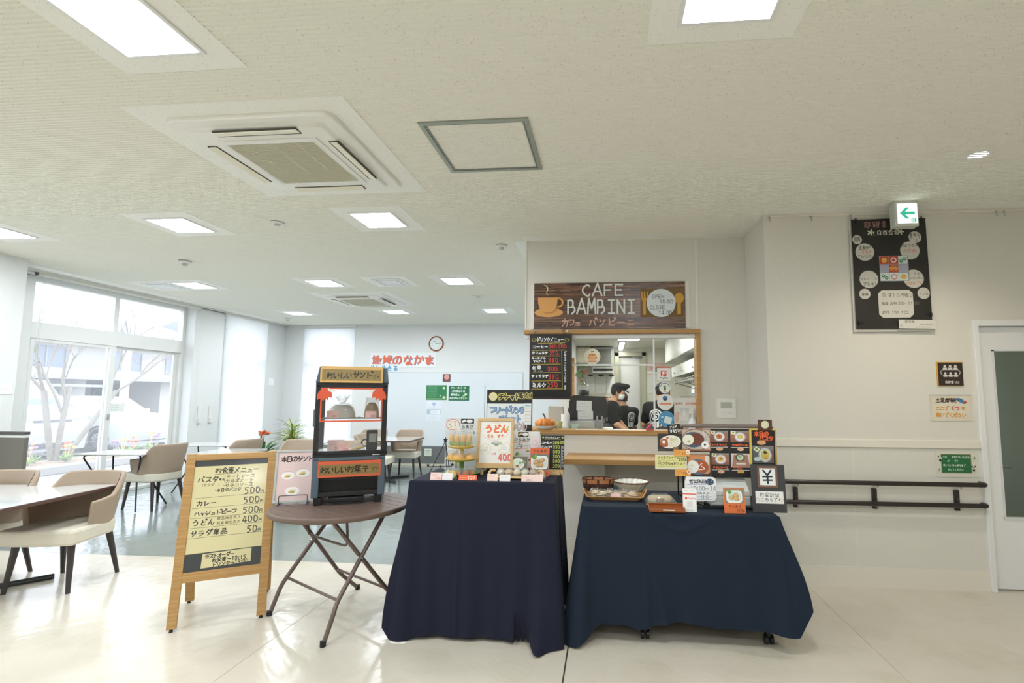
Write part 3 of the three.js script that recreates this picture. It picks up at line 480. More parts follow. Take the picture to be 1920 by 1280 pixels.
// ---------- drink menu board hanging from the beam ----------
{
  const t = thing('drink_menu_board', 'black hanging drink menu board with red prices, left of the service window', 'menu board', [-.534, 1.727, ZC + .05]);
  const w = .405, h = .62, f = .016, br = mat(0x38221d, .45);
  part(t, 'frame', rimXY(-w / 2, w / 2, -h / 2, h / 2, f, -.01, .01), br);
  sheet('board_face', null, null, w - .03, h - .03, 512, (g, W0, H0) => {
    fill(g, '#131315', 0, 0, W0, H0);
    const wh = '#eef0ee', rd = '#d8452f', ye = '#d8bd3a';
    W(g, 'ドリンクメニュー', 70, 22, 48, wh, 9, { sp: .92, sy: 62 });
    for (const x of [16, 440]) { g.strokeStyle = ye; g.lineWidth = 5; g.strokeRect(x, 44, 40, 30); ring(g, ye, x + 46, 58, 9, 9, 4); }
    const L = (y, x0, x1) => line(g, ye, 6, x0, y, x1, y - 5);
    L(104, 90, 440); W(g, 'コーヒー', 18, 122, 50, wh, 10); W(g, '280', 224, 118, 54, rd, 7); W(g, '円', 320, 148, 16, rd, 3); W(g, '300', 350, 116, 54, rd, 7); W(g, '円', 448, 146, 16, rd, 3); W(g, 'HOT', 236, 104, 15, wh, 2); W(g, 'ICE', 376, 104, 15, wh, 2);
    L(196, 8, 446); W(g, 'カフェラテ', 6, 206, 42, wh, 9); W(g, '350', 236, 198, 58, rd, 7); W(g, '円', 348, 238, 16, rd, 3);
    L(272, 8, 372); W(g, 'キャラメル', 6, 278, 36, wh, 8); W(g, 'マキアート', 26, 320, 34, wh, 8); W(g, '380', 220, 290, 66, rd, 8); W(g, '円', 342, 338, 16, rd, 3);
    L(378, 8, 382); W(g, '紅茶', 10, 388, 62, wh, 9); W(g, '(ダーリン)', 30, 452, 24, wh, 3); W(g, '300', 212, 402, 66, rd, 8); W(g, '円', 344, 450, 16, rd, 3);
    L(486, 8, 384); W(g, 'チャイラテ', 6, 504, 44, wh, 10); W(g, '380', 220, 500, 70, rd, 8); W(g, '円', 352, 548, 16, rd, 3);
    L(594, 8, 386); W(g, 'ミルク', 14, 612, 62, wh, 12); W(g, '250', 204, 604, 72, rd, 9); W(g, '円', 342, 652, 16, rd, 3);
    L(696, 8, 410); line(g, ye, 6, 398, 206, 408, 700); W(g, 'どれもホットとアイスえらべます', 428, 204, 32, wh, 5, { v: 1, sy: 33 });
  }, { t: .008, pos: [0, 0, .002], side: 0x131315, rough: .28, parent: t });
  part(t, 'hanging_cord', [tube([[-.16, .31, 0], [-.17, .35, 0], [-.155, .365, -.02]], .003, 12, 6), tube([[.145, .31, 0], [.11, .34, 0], [.16, .37, -.02]], .003, 12, 6)], mat(0x4a2f28, .7));
  part(t, 'hook', [box(.014, .022, .012, -.165, .337, -.014, .003), box(.014, .022, .012, .155, .337, -.014, .003)], whitePaint);
}
{ // thermostat
  const t = thing('thermostat', 'white wall control panel with a small display right of the service window', 'thermostat', [1.09, 1.344, ZC]);
  part(t, 'wall_plate', span(-.086, .086, -.09, .09, 0, .008, .003), mat(0xe9e7e0, .4)); part(t, 'display', span(-.05, .05, .0, .055, .008, .011), mat(0xb4bba9, .25)); part(t, 'button', span(-.05, -.01, -.05, -.03, .008, .011, .001), plastic); part(t, 'button', span(.01, .05, -.05, -.03, .008, .011, .001), plastic);
}
// stickers and notices on the glass
const ZG = ZC - .0435;
function sticker(name, label, x, y, r, px, draw, dz = 0) {
  const o = mesh(name, [new THREE.CylinderGeometry(r, r, .0012, 48).rotateX(Math.PI / 2)], mat(0xe8eae6, .4), scene); tag(o, label, 'sticker'); o.position.set(x, y, ZG + dz);
  part(o, 'print', new THREE.CircleGeometry(r * .985, 48).translate(0, 0, .0011), printMat(draw, px, px, .4));
}
sticker('round_sticker', 'round cream sticker with a green leaf and orange writing on the left pane', -.144, 1.826, .078, 160, (g, w) => { fill(g, '#efe8d2', 0, 0, w, w); ring(g, '#e3d5b0', 80, 80, 70, 70, 6); disc(g, '#4f9a44', 76, 30, 9, 7, .6); disc(g, '#5daa4e', 88, 28, 8, 6, -.6); disc(g, '#f0c890', 80, 86, 48, 40); W(g, '地域の', 46, 52, 22, '#dd6a3a', 4); W(g, 'おいしい食', 32, 82, 19, '#dd6a3a', 4); fill(g, '#d8543a', 36, 122, 88, 10); });
sticker('round_sticker', 'small round white sticker with a blue lettered rim and green leaf shapes', .54, 1.531, .053, 128, (g, w) => { fill(g, '#eceee8', 0, 0, w, w); for (let i = 0; i < 16; i++) { const a = 3.4 + i * .18; disc(g, '#39508c', 64 + 52 * Math.cos(a), 64 + 52 * Math.sin(a), 5, 4); } disc(g, '#6f9a3a', 62, 50, 17, 12); disc(g, '#557d34', 64, 76, 15, 20); disc(g, '#d88a4a', 66, 108, 20, 5); });
sticker('round_sticker', 'round white sticker with a dark blue mountain disc and an orange bar', .543, 1.396, .076, 160, (g, w) => { fill(g, '#e9e8e4', 0, 0, w, w); disc(g, '#4a78a8', 78, 42, 24, 24); g.fillStyle = '#25456a'; g.beginPath(); g.moveTo(56, 48); g.lineTo(70, 40); g.lineTo(78, 46); g.lineTo(88, 40); g.lineTo(102, 50); g.arc(78, 42, 24, .3, 2.8); g.fill(); fill(g, '#e07a4a', 20, 92, 120, 11); greek(g, '#d7a58a', 50, 76, 60, 1, 8, 2); });
sticker('round_sticker', 'round sky-blue sticker with a tilted white card, lowest on the right pane', .55, 1.24, .073, 160, (g, w) => { fill(g, '#4f97c6', 0, 0, w, w); greek(g, '#f0d060', 34, 34, 96, 1, 8, 4); disc(g, '#cfe6ee', 38, 62, 12); disc(g, '#f0c070', 34, 108, 6); g.save(); g.translate(96, 94); g.rotate(.25); fill(g, '#dfeef0', -38, -36, 76, 70); greek(g, '#9cc6d8', -28, -14, 56, 3, 16, 3); g.restore(); });
sheet('payment_sticker', 'white sticker with a red square letter P and PayPay wording on the right pane', 'sticker', .125, .13, 160, (g, w, h) => { fill(g, '#eceae6', 0, 0, w, h); fill(g, '#d8402c', 0, 0, w, 12); g.fillStyle = '#dd4a33'; g.beginPath(); g.roundRect(44, 44, 68, 66, 10); g.fill(); line(g, '#fff', 8, 66, 106, 76, 58); ring(g, '#fff', 84, 70, 20, 13, 7); line(g, '#fff', 5, 54, 62, 76, 58); P(g, 'PayPay', 80, 144, 30, '#55555a', 'bold', 'center'); }, { t: .001, pos: [.532, 1.662, ZG + .002] });
sheet('glass_notice', 'large translucent notice with a red headline at the right end of the service window', 'notice', .222, .27, 256, (g, w, h) => { fill(g, '#dfe0da', 0, 0, w, h); W(g, '地域生活の日用品', 14, 46, 27, '#c9694f', 4); for (let i = 0; i < 14; i++) { g.globalAlpha = .35; fill(g, rnd() < .5 ? '#aeb4b0' : '#f4f4ee', R(20, 200), R(90, 130), R(20, 60), R(30, 90)); } g.globalAlpha = .6; disc(g, '#e2a48c', 30, 210, 22, 60); g.globalAlpha = 1; greek(g, '#8c8f90', 60, 250, 120, 3, 14, 2); }, { t: .001, pos: [.735, 1.3, ZG - .012] });

// ---------- the kitchen room ----------
struct('wall_kitchen', [span(1.6, 1.7, 0, 2.5, -10.3, ZC - .12), span(-.6, .15, 0, 2.5, -10.3, -10.2), span(.78, 1.7, 0, 2.5, -10.3, -10.2), span(.15, .78, 2.34, 2.5, -10.3, -10.2)], mat(0xd6d4c6, .7));
struct('ceiling_kitchen', span(-.62, 1.7, 2.42, 2.5, -10.3, ZC - .12), mat(0xd9d8cc, .8));
struct('floor_kitchen', span(BX, 1.7, 0, .012, -10.3, ZC - .12), mat(0x9c9a90, .5));
{
  const d = struct('door_2', [span(.15, .235, 0, 2.34, -10.26, -10.17, .004), span(.695, .78, 0, 2.34, -10.26, -10.17, .004), span(.15, .78, 2.26, 2.34, -10.26, -10.17, .004)], mat(0xaeac98, .5));
  part(d, 'door_leaf', [span(.235, .275, .01, 2.26, -10.24, -10.2), span(.655, .695, .01, 2.26, -10.24, -10.2), span(.235, .695, 2.225, 2.26, -10.24, -10.2), span(.235, .695, .01, .4, -10.24, -10.2)], mat(0xa3a294, .5));
  part(d, 'pane', span(.275, .655, .4, 2.225, -10.225, -10.215), mat(0xffffff, .9, { transmission: .75, thickness: 0 }));
  part(d, 'door_closer', [span(.56, .69, 2.225, 2.262, -10.2, -10.15, .004), bar([.5, 2.25, -10.17], [.24, 2.255, -10.18], .006)], mat(0x6c6d66, .4, { metalness: .5 }));
}
function kitchenLamp(x, z, w, d, label, drop) {
  const t = thing('kitchen_light', label, 'ceiling light', [x, 2.42, z]);
  part(t, 'housing', span(-w / 2 - .02, w / 2 + .02, -drop * .4, 0, -d / 2 - .02, d / 2 + .02, .004), whitePaint);
  part(t, 'diffuser', span(-w / 2, w / 2, -drop, -drop * .4, -d / 2, d / 2, .004), glow);
  const l = new THREE.RectAreaLight(0xf4f6ea, 26, w, d); l.position.set(0, -drop - .004, 0); l.rotation.x = -Math.PI / 2; t.add(l);
}
kitchenLamp(.365, -8.36, .35, .5, 'wide flat kitchen ceiling light seen through the service window', .02);
kitchenLamp(.27, -9.5, .07, 1.2, 'narrow tube light on the kitchen ceiling behind the wide one', .05);
kitchenLamp(.4, -6.1, .5, .5, 'kitchen ceiling light close behind the service window, above the picture', .02);
{ // hood and wall cabinets on the right
  const t = thing('range_hood', 'large white box hood along the right kitchen wall', 'range hood', [1.3, 0, -7.1]);
  part(t, 'hood_shell', [span(-.3, .3, 2.02, 2.42, -1.65, 1.6, .004)], mat(0xe4e6e2, .25)); part(t, 'hood_rim', span(-.31, .3, 2.01, 2.03, -1.66, 1.61, .003), steel);
  const c = thing('wall_cabinet', 'long white wall cabinet below the hood on the right kitchen wall', 'cabinet', [1.3, 0, -6.8]);
  part(c, 'cabinet_box', span(-.29, .3, 1.745, 1.9, -1.2, 1.25, .003), mat(0xdfe2dc, .3)); for (const z of [-.8, 0, .8]) part(c, 'knob', new THREE.SphereGeometry(.014, 12, 8).translate(-.3, 1.8, z), steel);
  part(c, 'sticker', span(-.293, -.289, 1.79, 1.85, -.3, -.1), mat(0xb9c0a2, .6));
  const s = thing('wire_shelf', 'metal wall shelf with rails under the white cabinet', 'shelf', [1.35, 0, -6.8]);
  part(s, 'shelf_board', span(-.3, .25, 1.66, 1.675, -1.15, 1.3, .002), steel); part(s, 'rail', [bar([-.3, 1.7, -1.15], [-.3, 1.7, 1.3], .006), bar([-.3, 1.66, -1.15], [-.3, 1.66, 1.3], .006)], steel); for (const z of [-1.1, -.3, .5, 1.25]) part(s, 'support', [bar([-.3, 1.66, z], [.25, 1.5, z], .007), bar([-.3, 1.62, z], [-.3, 1.72, z], .006)], steel);
  const b = thing('tissue_box', 'blue and white box on the right kitchen shelf', 'box', [1.12, 1.56, -6.1]); part(b, 'carton', span(-.1, .1, -.1, .0, -.12, .12, .004), mat(0x5f8296, .6)); part(b, 'wrapper', [span(-.101, .101, -.07, -.02, -.121, .121), ext(poly([[-.1, 0], [.1, 0], [0, .05]]), .23).translate(0, 0, -.115)], mat(0xdfe4e4, .5));
  const r = thing('shelf_unit', 'low steel shelf carrying the blue and white box at the right kitchen wall', 'shelf', [1.32, 0, -6.4]); part(r, 'shelf_board', span(-.32, .28, 1.44, 1.458, -.6, .6, .002), steel); for (const z of [-.55, .55]) part(r, 'support', span(.2, .28, 1.3, 1.44, z - .02, z + .02), steel);
}
struct('trim_5', [span(-.6, .06, 1.05, 1.09, -5.95, ZC - .125, .003), span(-.58, .04, 0, 1.05, -5.9, -5.0)], mat(0xcfd0c8, .4)); // inner worktop at the window
const bench = thing('kitchen_worktop', 'steel kitchen worktop along the right wall behind the window', 'worktop', [1.36, 0, -7]); part(bench, 'top', span(-.3, .23, .85, .89, -2.2, 2, .004), steel); part(bench, 'cabinet_base', span(-.26, .22, .012, .85, -2.15, 1.95), mat(0xb8bab4, .4, { metalness: .5 }));
{ // coffee machine at the window
  const t = thing('coffee_machine', 'large black coffee machine with two white papers taped to its back, behind the menu board', 'coffee machine', [-.21, 1.09, -5.55]);
  const prof = poly([[-.2, 0], [.2, 0], [.2, .24], [.19, .3], [.16, .355], [-.17, .36], [-.2, .3]]);
  part(t, 'housing', ext(poly([[-.2, .1], [.205, .14], [.205, .26], [.185, .345], [-.16, .36], [-.195, .3]]), .42, .008).translate(0, 0, -.3), mat(0x1c1c1e, .35));
  part(t, 'base', span(-.19, .16, 0, .11, -.28, .1, .006), steel); part(t, 'column', [bar([.1, 0, .12], [.1, .15, .12], .014), bar([.15, 0, .12], [.15, .15, .12], .012)], chrome); part(t, 'spout', [bar([.2, .15, .02], [.2, .09, .02], .012), bar([.17, .15, .02], [.17, .07, .02], .008)], chrome);
  sheet('paper_note', null, null, .165, .108, 96, (g, w, h) => { fill(g, '#e3e4de', 0, 0, w, h); greek(g, '#a9acaa', 12, 18, 70, 2, 18, 2); }, { pos: [-.04, .255, .134], rz: -.02, parent: t, t: .002 }); sheet('paper_note', null, null, .165, .09, 96, (g, w, h) => { fill(g, '#dfe0da', 0, 0, w, h); greek(g, '#a9acaa', 12, 18, 70, 2, 16, 2); }, { pos: [-.026, .155, .134], rz: .02, parent: t, t: .002 });
  const j = thing('coffee_jar', 'glass jar half full of coffee on top of the black coffee machine', 'jar', [-.26, 1.452, -5.55]);
  part(j, 'glass', lathe([[.06, 0], [.062, .01], [.063, .11], [.05, .12]], 28), clear); part(j, 'coffee', lathe([[0, .002], [.059, .002], [.06, .065], [0, .065]], 28), mat(0x1d1512, .5)); part(j, 'lid', lathe([[.055, .12], [.04, .13], [.01, .135], [.01, .15], [0, .15]], 24), mat(0x8c8878, .3, { metalness: .5 }));
  const k = thing('steel_cabinet', 'low stainless steel box with a pale green card in front of the coffee machine', 'steel box', [-.255, 1.09, -5.15]);
  part(k, 'box_body', span(-.13, .13, 0, .105, -.12, .14, .005), steel); const ks = poly([[-.04, -.036], [.04, -.036], [.015, 0], [.04, .036], [-.04, .036]]); part(k, 'card', ext(ks, .002).translate(-.06, .045, .141), mat(0xb9d2bf, .5));
  const mg = [['white paper roll standing beside the coffee machine', -.475, .07, .15, 0xe6e5de], ['beige carton standing behind the pumpkin', -.52, .2, .2, 0xcfc8b8]];
  const pr = thing('paper_roll', mg[0][0], 'paper roll', [-.44, 1.131, -5.3]); part(pr, 'roll', lathe([[.018, 0], [.045, 0], [.046, .004], [.046, .13], [.018, .13]], 24), paper);
  const bx = thing('carton', mg[1][0], 'box', [-.575, 1.131, -5.65]); part(bx, 'carton_body', span(-.085, .085, 0, .2, -.05, .05, .003), mat(0xcfc8b8, .7)); part(bx, 'flap', span(-.085, .085, .2, .203, -.05, .02), mat(0xc4bca8, .7));
  const dc = thing('drip_dispenser', 'small black and white lidded bottle behind the paper roll', 'bottle', [-.42, 1.09, -5.75]); part(dc, 'bottle_body', lathe([[0, 0], [.04, 0], [.04, .15], [.028, .18], [0, .18]], 20), plastic); part(dc, 'lid', [lathe([[.03, .18], [.034, .2], [.02, .22], [0, .22]], 18), bar([-.03, .21, 0], [.03, .215, 0], .01)], black);
  const gc = thing('plastic_cup', 'yellow-green plastic cup on the counter beside the pumpkin', 'cup', [-.475, 1.132, -5.0]); part(gc, 'cup_body', lathe([[0, 0], [.024, 0], [.032, .065], [.03, .065], [.023, .003], [0, .003]], 20), mat(0xc3c98a, .4));
}
{ // pumpkin on a plate
  const p = thing('plate', 'white plate under the orange pumpkin on the counter', 'plate', [-.598, 1.132, -4.82]); part(p, 'dish', lathe([[0, .002], [.075, .002], [.09, .012], [.106, .033], [.103, .035], [.085, .014], [.07, .006], [0, .006]], 40), mat(0xe2e0d4, .3));
  const k = thing('pumpkin', 'small orange pumpkin with a curved dark stem on a white plate', 'pumpkin', [-.598, 1.139, -4.82]);
  part(k, 'flesh', grid(72, 20, (u, v) => { const a = u * Math.PI * 2, t = (v - .5) * Math.PI, rib = 1 - .09 * Math.pow(Math.abs(Math.cos(a * 5.5)), 6), r = .099 * Math.pow(Math.cos(t), .62) * rib; return [Math.cos(a) * r, .05 + .046 * Math.sin(t) * (1 - .22 * Math.exp(-r * r * 900)), -Math.sin(a) * r]; }, true), mat(0xd98636, .45));
  part(k, 'stem', tube([[0, .085, 0], [-.002, .105, 0], [-.01, .125, .004], [-.022, .143, .006]], .0075, 14, 7), mat(0x6a5338, .8));
}
{ // things on the window ledge
  const s = thing('stapler', 'bright pink stapler on the counter ledge', 'stapler', [.396, 1.132, -4.79], .3); part(s, 'base', box(.075, .012, .03, 0, .006, 0, .004), mat(0xd84a66, .4)); part(s, 'lever', box(.07, .014, .026, 0, 0, 0, .004).rotateZ(.75).translate(-.004, .038, 0), mat(0xd84a66, .4));
  const b = thing('spray_bottle', 'white spray bottle with a blue mark at the right end of the counter', 'bottle', [.79, 1.132, -4.79]); part(b, 'bottle_body', lathe([[0, 0], [.036, 0], [.038, .01], [.038, .08], [.016, .115], [.014, .125], [0, .125]], 24), mat(0xe6e9ec, .3)); part(b, 'spray_head', [cyl(.014, .014, .03, 0, .138, 0, 14), box(.05, .018, .018, -.014, .16, 0, .004), box(.01, .03, .012, -.03, .14, 0, .003)], plastic); part(b, 'label', new THREE.CylinderGeometry(.0386, .0386, .045, 24, 1, true, -.9, 1.8).translate(0, .045, 0), printMat((g, w, h) => { fill(g, '#eef0f2', 0, 0, w, h); disc(g, '#4a5aa0', 30, 44, 10, 14); greek(g, '#8390c0', 46, 18, 70, 3, 14, 3); }, 128, 64));
  for (const [x, w, label] of [[-.2, .2, 'white paper strip lying on the counter below the coffee machine'], [.1, .22, 'white paper strip lying on the counter in front of the kitchen staff']]) { const o = mesh('paper_strip', box(w, .002, .05, 0, .001, 0), paper, scene); o.position.set(x, 1.133, -4.79); tag(o, label, 'paper'); }
}
// back wall of the kitchen
{
  const h = thing('plate_warmer', 'stainless steel box unit high on the back kitchen wall', 'appliance', [-.083, 1.9, -9.9]); part(h, 'housing', span(-.2, .2, .08, .5, -.28, .2, .008), mat(0x9da09a, .35, { metalness: .7 })); part(h, 'door', span(-.175, .16, .12, .46, .2, .212, .003), mat(0x73766f, .25, { metalness: .6 })); part(h, 'rack', [span(-.21, .2, .0, .03, -.28, .24, .004), bar([-.2, .03, .22], [-.2, .1, .22], .006), bar([.19, .03, .22], [.19, .1, .22], .006)], steel);
  const c = thing('water_heater', 'cream rounded water heater high in the left kitchen corner', 'appliance', [-.46, 2.1, -9.85]); part(c, 'casing', box(.3, .32, .3, 0, .15, 0, .05), mat(0xdcd6bf, .4)); part(c, 'pipe', [tube([[.05, 0, .1], [.08, -.06, .12], [.14, -.08, .12]], .01, 16, 6), bar([-.05, 0, .1], [-.05, -.1, .1], .01)], mat(0x55554f, .5));
  for (const [x, w, label] of [[-.345, .18, 'left clipped paper on the back kitchen wall'], [-.13, .2, 'middle tilted paper bundle on the back kitchen wall'], [.08, .19, 'right clipped paper on the back kitchen wall']]) {
    const t = thing('clipped_papers', label, 'paper', [x, 1.69, -10.196], 0, 'clipped papers in the kitchen'); sheet('page', null, null, w, .35, 96, (g, W0, H0) => { fill(g, '#e2e4e0', 0, 0, W0, H0); greek(g, '#aeb2b2', 8, 18, 76, 10, 14, 2); }, { pos: [0, 0, .003], rz: R(-.05, .05), parent: t }); part(t, 'clip', [box(w * .55, .03, .01, 0, .185, .008, .002), box(.03, .02, .014, 0, .165, .01, .002)], black);
  }
  const jars = [[0xb5523a, -.32], [0xd9c9a0, -.22], [0x8c4a36, -.12], [0xcf9a6a, -.02], [0xe0d6cc, .06]];
  const sh = thing('spice_shelf', 'narrow shelf with jars on the back kitchen wall', 'shelf', [-.13, 1.31, -10.2]); part(sh, 'board', span(-.28, .28, 0, .02, 0, .14, .002), steel);
  jars.forEach(([c0, x], i) => { const j = thing('spice_jar', ['red jar at the left end of the kitchen spice shelf', 'pale jar second from the left on the spice shelf', 'brown jar in the middle of the spice shelf', 'orange jar second from the right on the spice shelf', 'white jar at the right end of the spice shelf'][i], 'jar', [x, 1.33, -10.12]); part(j, 'jar_body', lathe([[0, 0], [.035, 0], [.036, .07], [.028, .085], [0, .085]], 16), mat(c0, .5)); part(j, 'lid', cyl(.028, .028, .02, 0, .095, 0, 16), i % 2 ? black : mat(0xa83a30, .5)); });
  sheet('wall_calendar', 'wall calendar with a pink blossom picture on the kitchen wall right of the door', 'calendar', .36, .6, 192, (g, w, h) => { fill(g, '#dcdcd4', 0, 0, w, h); fill(g, '#d6b6b0', 0, 0, w, 110); for (let i = 0; i < 60; i++) blob(g, rnd() < .6 ? '#e0b9b6' : '#c79a98', R(0, 90), R(0, 80), R(4, 14)); fill(g, '#d8dcd8', 0, 85, w, 30); for (let i = 0; i < 26; i++) blob(g, '#6f8a62', R(90, 150), R(40, 90), R(4, 12)); fill(g, '#c99a94', 0, 118, w, 12); greek(g, '#b4b8b4', 14, 150, 160, 9, 18, 3); }, { pos: [.965, 1.82, -10.19] });
  const iv = thing('ivy_sprig', 'small hanging ivy sprig with reddish leaves beside the wooden post', 'plant', [-.47, 1.95, -7.9]); part(iv, 'stem', [tube([[0, 0, 0], [.02, -.06, .01], [-.01, -.14, .02], [.03, -.24, .02]], .004, 16, 5), tube([[.02, -.06, .01], [.08, -.1, .02], [.09, -.2, .02]], .004, 12, 5)], mat(0x6a4f38, .8));
  for (let i = 0; i < 16; i++) { const l = ext(poly([[0, 0], [.02, .015], [.03, .045], [0, .065], [-.03, .045], [-.02, .015]]), .001); part(iv, 'leaf', l.rotateZ(R(0, 6.2)).rotateY(R(-.8, .8)).translate(R(-.03, .11), -.03 - R(0, .22), R(0, .05)), mat(i % 4 ? 0x5f7a3c : 0xb5604a, .6, { transmission: .2, thickness: 0 })); }
}
// ---------- people in the kitchen ----------
const smin = (a, b, k) => { const h = Math.max(k - Math.abs(a - b), 0) / k; return Math.min(a, b) - h * h * k * .25; };
function boneField(bones) {                                            // joined tapered capsules: distance at a point
  const B = bones.map(([a, b, r0, r1 = r0, k = .03]) => { const d = [b[0] - a[0], b[1] - a[1], b[2] - a[2]]; return { a, d, L: d[0] * d[0] + d[1] * d[1] + d[2] * d[2] || 1e-9, r0, r1, k }; });
  return (x, y, z) => { let m = 1e3; for (const { a, d, L, r0, r1, k } of B) { const px = x - a[0], py = y - a[1], pz = z - a[2], t = Math.max(0, Math.min(1, (px * d[0] + py * d[1] + pz * d[2]) / L)), e = Math.hypot(px - d[0] * t, py - d[1] * t, pz - d[2] * t) - r0 - (r1 - r0) * t; m = m > 900 ? e : smin(m, e, k); } return m; };
}
function skin(bones, cell, f = boneField(bones)) {                     // marching cubes over the field
  let lo = [9, 9, 9], hi = [-9, -9, -9];
  for (const [a, b, r0, r1 = r0] of bones) for (let i = 0; i < 3; i++) { lo[i] = Math.min(lo[i], a[i] - r0, b[i] - r1); hi[i] = Math.max(hi[i], a[i] + r0, b[i] + r1); }
  const c = lo.map((v, i) => (v + hi[i]) / 2), half = Math.max(...lo.map((v, i) => hi[i] - v)) / 2 + cell * 4, n = Math.ceil(half * 2 / cell), mc = new MarchingCubes(n, wallMat, false, false, 240000);
  mc.isolation = 0; const h = n / 2, s = half / h;
  for (let z = 0; z < n; z++) for (let y = 0; y < n; y++) for (let x = 0; x < n; x++) { const X = c[0] + (x - h) * s, Y = c[1] + (y - h) * s, Z = c[2] + (z - h) * s; mc.field[x + y * n + z * n * n] = X < lo[0] - cell * 2 || X > hi[0] + cell * 2 || Z < lo[2] - cell * 2 || Z > hi[2] + cell * 2 ? -.5 : -f(X, Y, Z); }
  mc.update();
  const g = new THREE.BufferGeometry(), p = mc.positionArray.slice(0, mc.count * 3);
  for (let i = 0; i < p.length; i += 3) { p[i] = c[0] + p[i] * half; p[i + 1] = c[1] + p[i + 1] * half; p[i + 2] = c[2] + p[i + 2] * half; }
  g.setAttribute('position', new THREE.BufferAttribute(p, 3));
  const w = mergeVertices(g, cell * .02); w.computeVertexNormals(); return w;
}
const skinMat = mat(0xc89878, .55), shirtMat = mat(0x0b0b0d, .9), hairMat = mat(0x16120f, .6), trouser = mat(0x3c3b3d, .85);
const printTex = canvas(128, 192, (g, w, h) => { g.strokeStyle = '#fff'; g.lineWidth = 9; g.beginPath(); g.moveTo(14, 186); g.lineTo(10, 70); g.bezierCurveTo(10, 0, 118, 0, 118, 70); g.lineTo(116, 186); g.stroke(); ring(g, '#fff', 62, 70, 34, 38, 8); disc(g, '#fff', 62, 82, 16, 12); disc(g, '#fff', 48, 58, 7, 7); disc(g, '#fff', 78, 58, 7, 7); for (let i = 0; i < 7; i++) line(g, '#fff', 6, 26 + i * 12, 186, 30 + i * 10.5, 128 - Math.abs(3 - i) * 3); });
function person(label, pos, ry, o) {
  const t = thing('person', label, 'person', pos, ry), L = o.lean ?? 0, S = o.scale ?? 1;
  const up = (p) => { const y = p[1] - .92; return y < 0 ? p : [p[0], .92 + y * Math.cos(L) - p[2] * Math.sin(L) * 0, p[2] + y * Math.sin(L)]; };
  const neck = up([0, 1.36, 0]), hp = o.head ?? .0, hd = [neck[0], neck[1] + .15 * Math.cos(L + hp), neck[2] + .03 + .15 * Math.sin(L + hp)];
  const sh = [1, -1].map((s) => up([s * .165, 1.29, -.01])), el = [1, -1].map((s, i) => { const a = sh[i], d = o.arm[i]; return [a[0] + s * d[0], a[1] - d[1], a[2] + d[2]]; }), wr = [1, -1].map((s, i) => { const d = o.fore[i]; return [el[i][0] + s * d[0], el[i][1] - d[1], el[i][2] + d[2]]; });
  const body = [[[0, .92, 0], up([0, 1.2, 0]), .105, .12, .06], [up([.08, 1.25, 0]), up([-.08, 1.25, 0]), .095, .095, .06], [[.07, .9, 0], [-.07, .9, 0], .11, .11, .06], [neck, hd, .05, .05, .04], [up([0, 1.3, 0]), neck, .07, .052, .05]];
  for (let i = 0; i < 2; i++) {
    const s = i ? -1 : 1; body.push([sh[i], el[i], .052, .04], [el[i], wr[i], .039, .027], [up([0, 1.29, 0]), sh[i], .06, .055, .05], [[s * .09, .86, 0], [s * .1, .48, .01], .085, .056, .05], [[s * .1, .48, .01], [s * .1, .09, -.02], .054, .035], [[s * .1, .05, -.04], [s * .11, .035, .15], .042, .03]);
  }
  const headB = [[[0, .03, -.015], [0, .03, .012], .082, .078, .04], [[0, -.04, .03], [0, -.06, .045], .055, .045, .05], [[0, .01, .09], [0, -.02, .104], .011, .014, .025], [[.04, .03, .07], [-.04, .03, .07], .022, .022, .03]];
  for (const s of [1, -1]) headB.push([[s * .081, .01, -.005], [s * .084, -.025, -.002], .014, .009, .012]);
  const g = [skin(body, .02), skin(headB, .008).rotateX((L + hp) * .9).translate(...hd)];
  for (let i = 0; i < 2; i++) {                                         // hands
    const d = V(...wr[i]).sub(V(...el[i])).normalize(), s = i ? -1 : 1, hb = [[[0, 0, 0], [0, -.03, 0], .022, .026, .02], [[.018, -.05, 0], [-.02, -.05, 0], .018, .018, .02]];
    [[-.027, .06, .0072], [-.009, .07, .0078], .009, .027].forEach((q, k) => { const x = [-.027, -.009, .009, .027][k], l = [.055, .072, .078, .068][k]; hb.push([[x, -.06, 0], [x * 1.1, -.06 - l * .5, .006], .009, .0085, .006], [[x * 1.1, -.06 - l * .5, .006], [x * 1.05, -.06 - l, .022], .0085, .007, .004]); });
    hb.push([[s * -.02, -.02, .006], [s * -.045, -.05, .016], .012, .0095, .01], [[s * -.045, -.05, .016], [s * -.05, -.08, .02], .0095, .008, .004]);
    g.push(skin(hb, .005).applyQuaternion(new THREE.Quaternion().setFromUnitVectors(V(0, -1, 0), d)).translate(...wr[i]));
  }
  part(t, 'body', g, skinMat);
  const shirtB = [[[0, .93, 0], up([0, 1.2, 0]), .125, .14, .08], [up([.09, 1.24, 0]), up([-.09, 1.24, 0]), .108, .108, .07], [[.08, .9, 0], [-.08, .9, 0], .122, .122, .08], [up([0, 1.3, 0]), up([0, 1.355, .002]), .085, .062, .06]];
  for (let i = 0; i < 2; i++) { const m = [0, 1, 2].map((k) => sh[i][k] + (el[i][k] - sh[i][k]) * .72); shirtB.push([sh[i], m, .068, .066, .04], [up([0, 1.28, 0]), sh[i], .076, .07, .06]); }
  const sf = boneField(shirtB); part(t, 't_shirt', skin(shirtB, .016, sf), shirtMat);
  const pantB = []; for (const s of [1, -1]) pantB.push([[s * .09, .87, 0], [s * .1, .48, .01], .108, .08, .06], [[s * .1, .48, .01], [s * .1, .11, -.02], .078, .066, .04]); pantB.push([[.075, .96, .0], [-.075, .96, .0], .128, .128, .08], [[.07, .88, -.02], [-.07, .88, -.02], .125, .125, .08]);
  part(t, 'trousers', skin(pantB, .02), trouser);
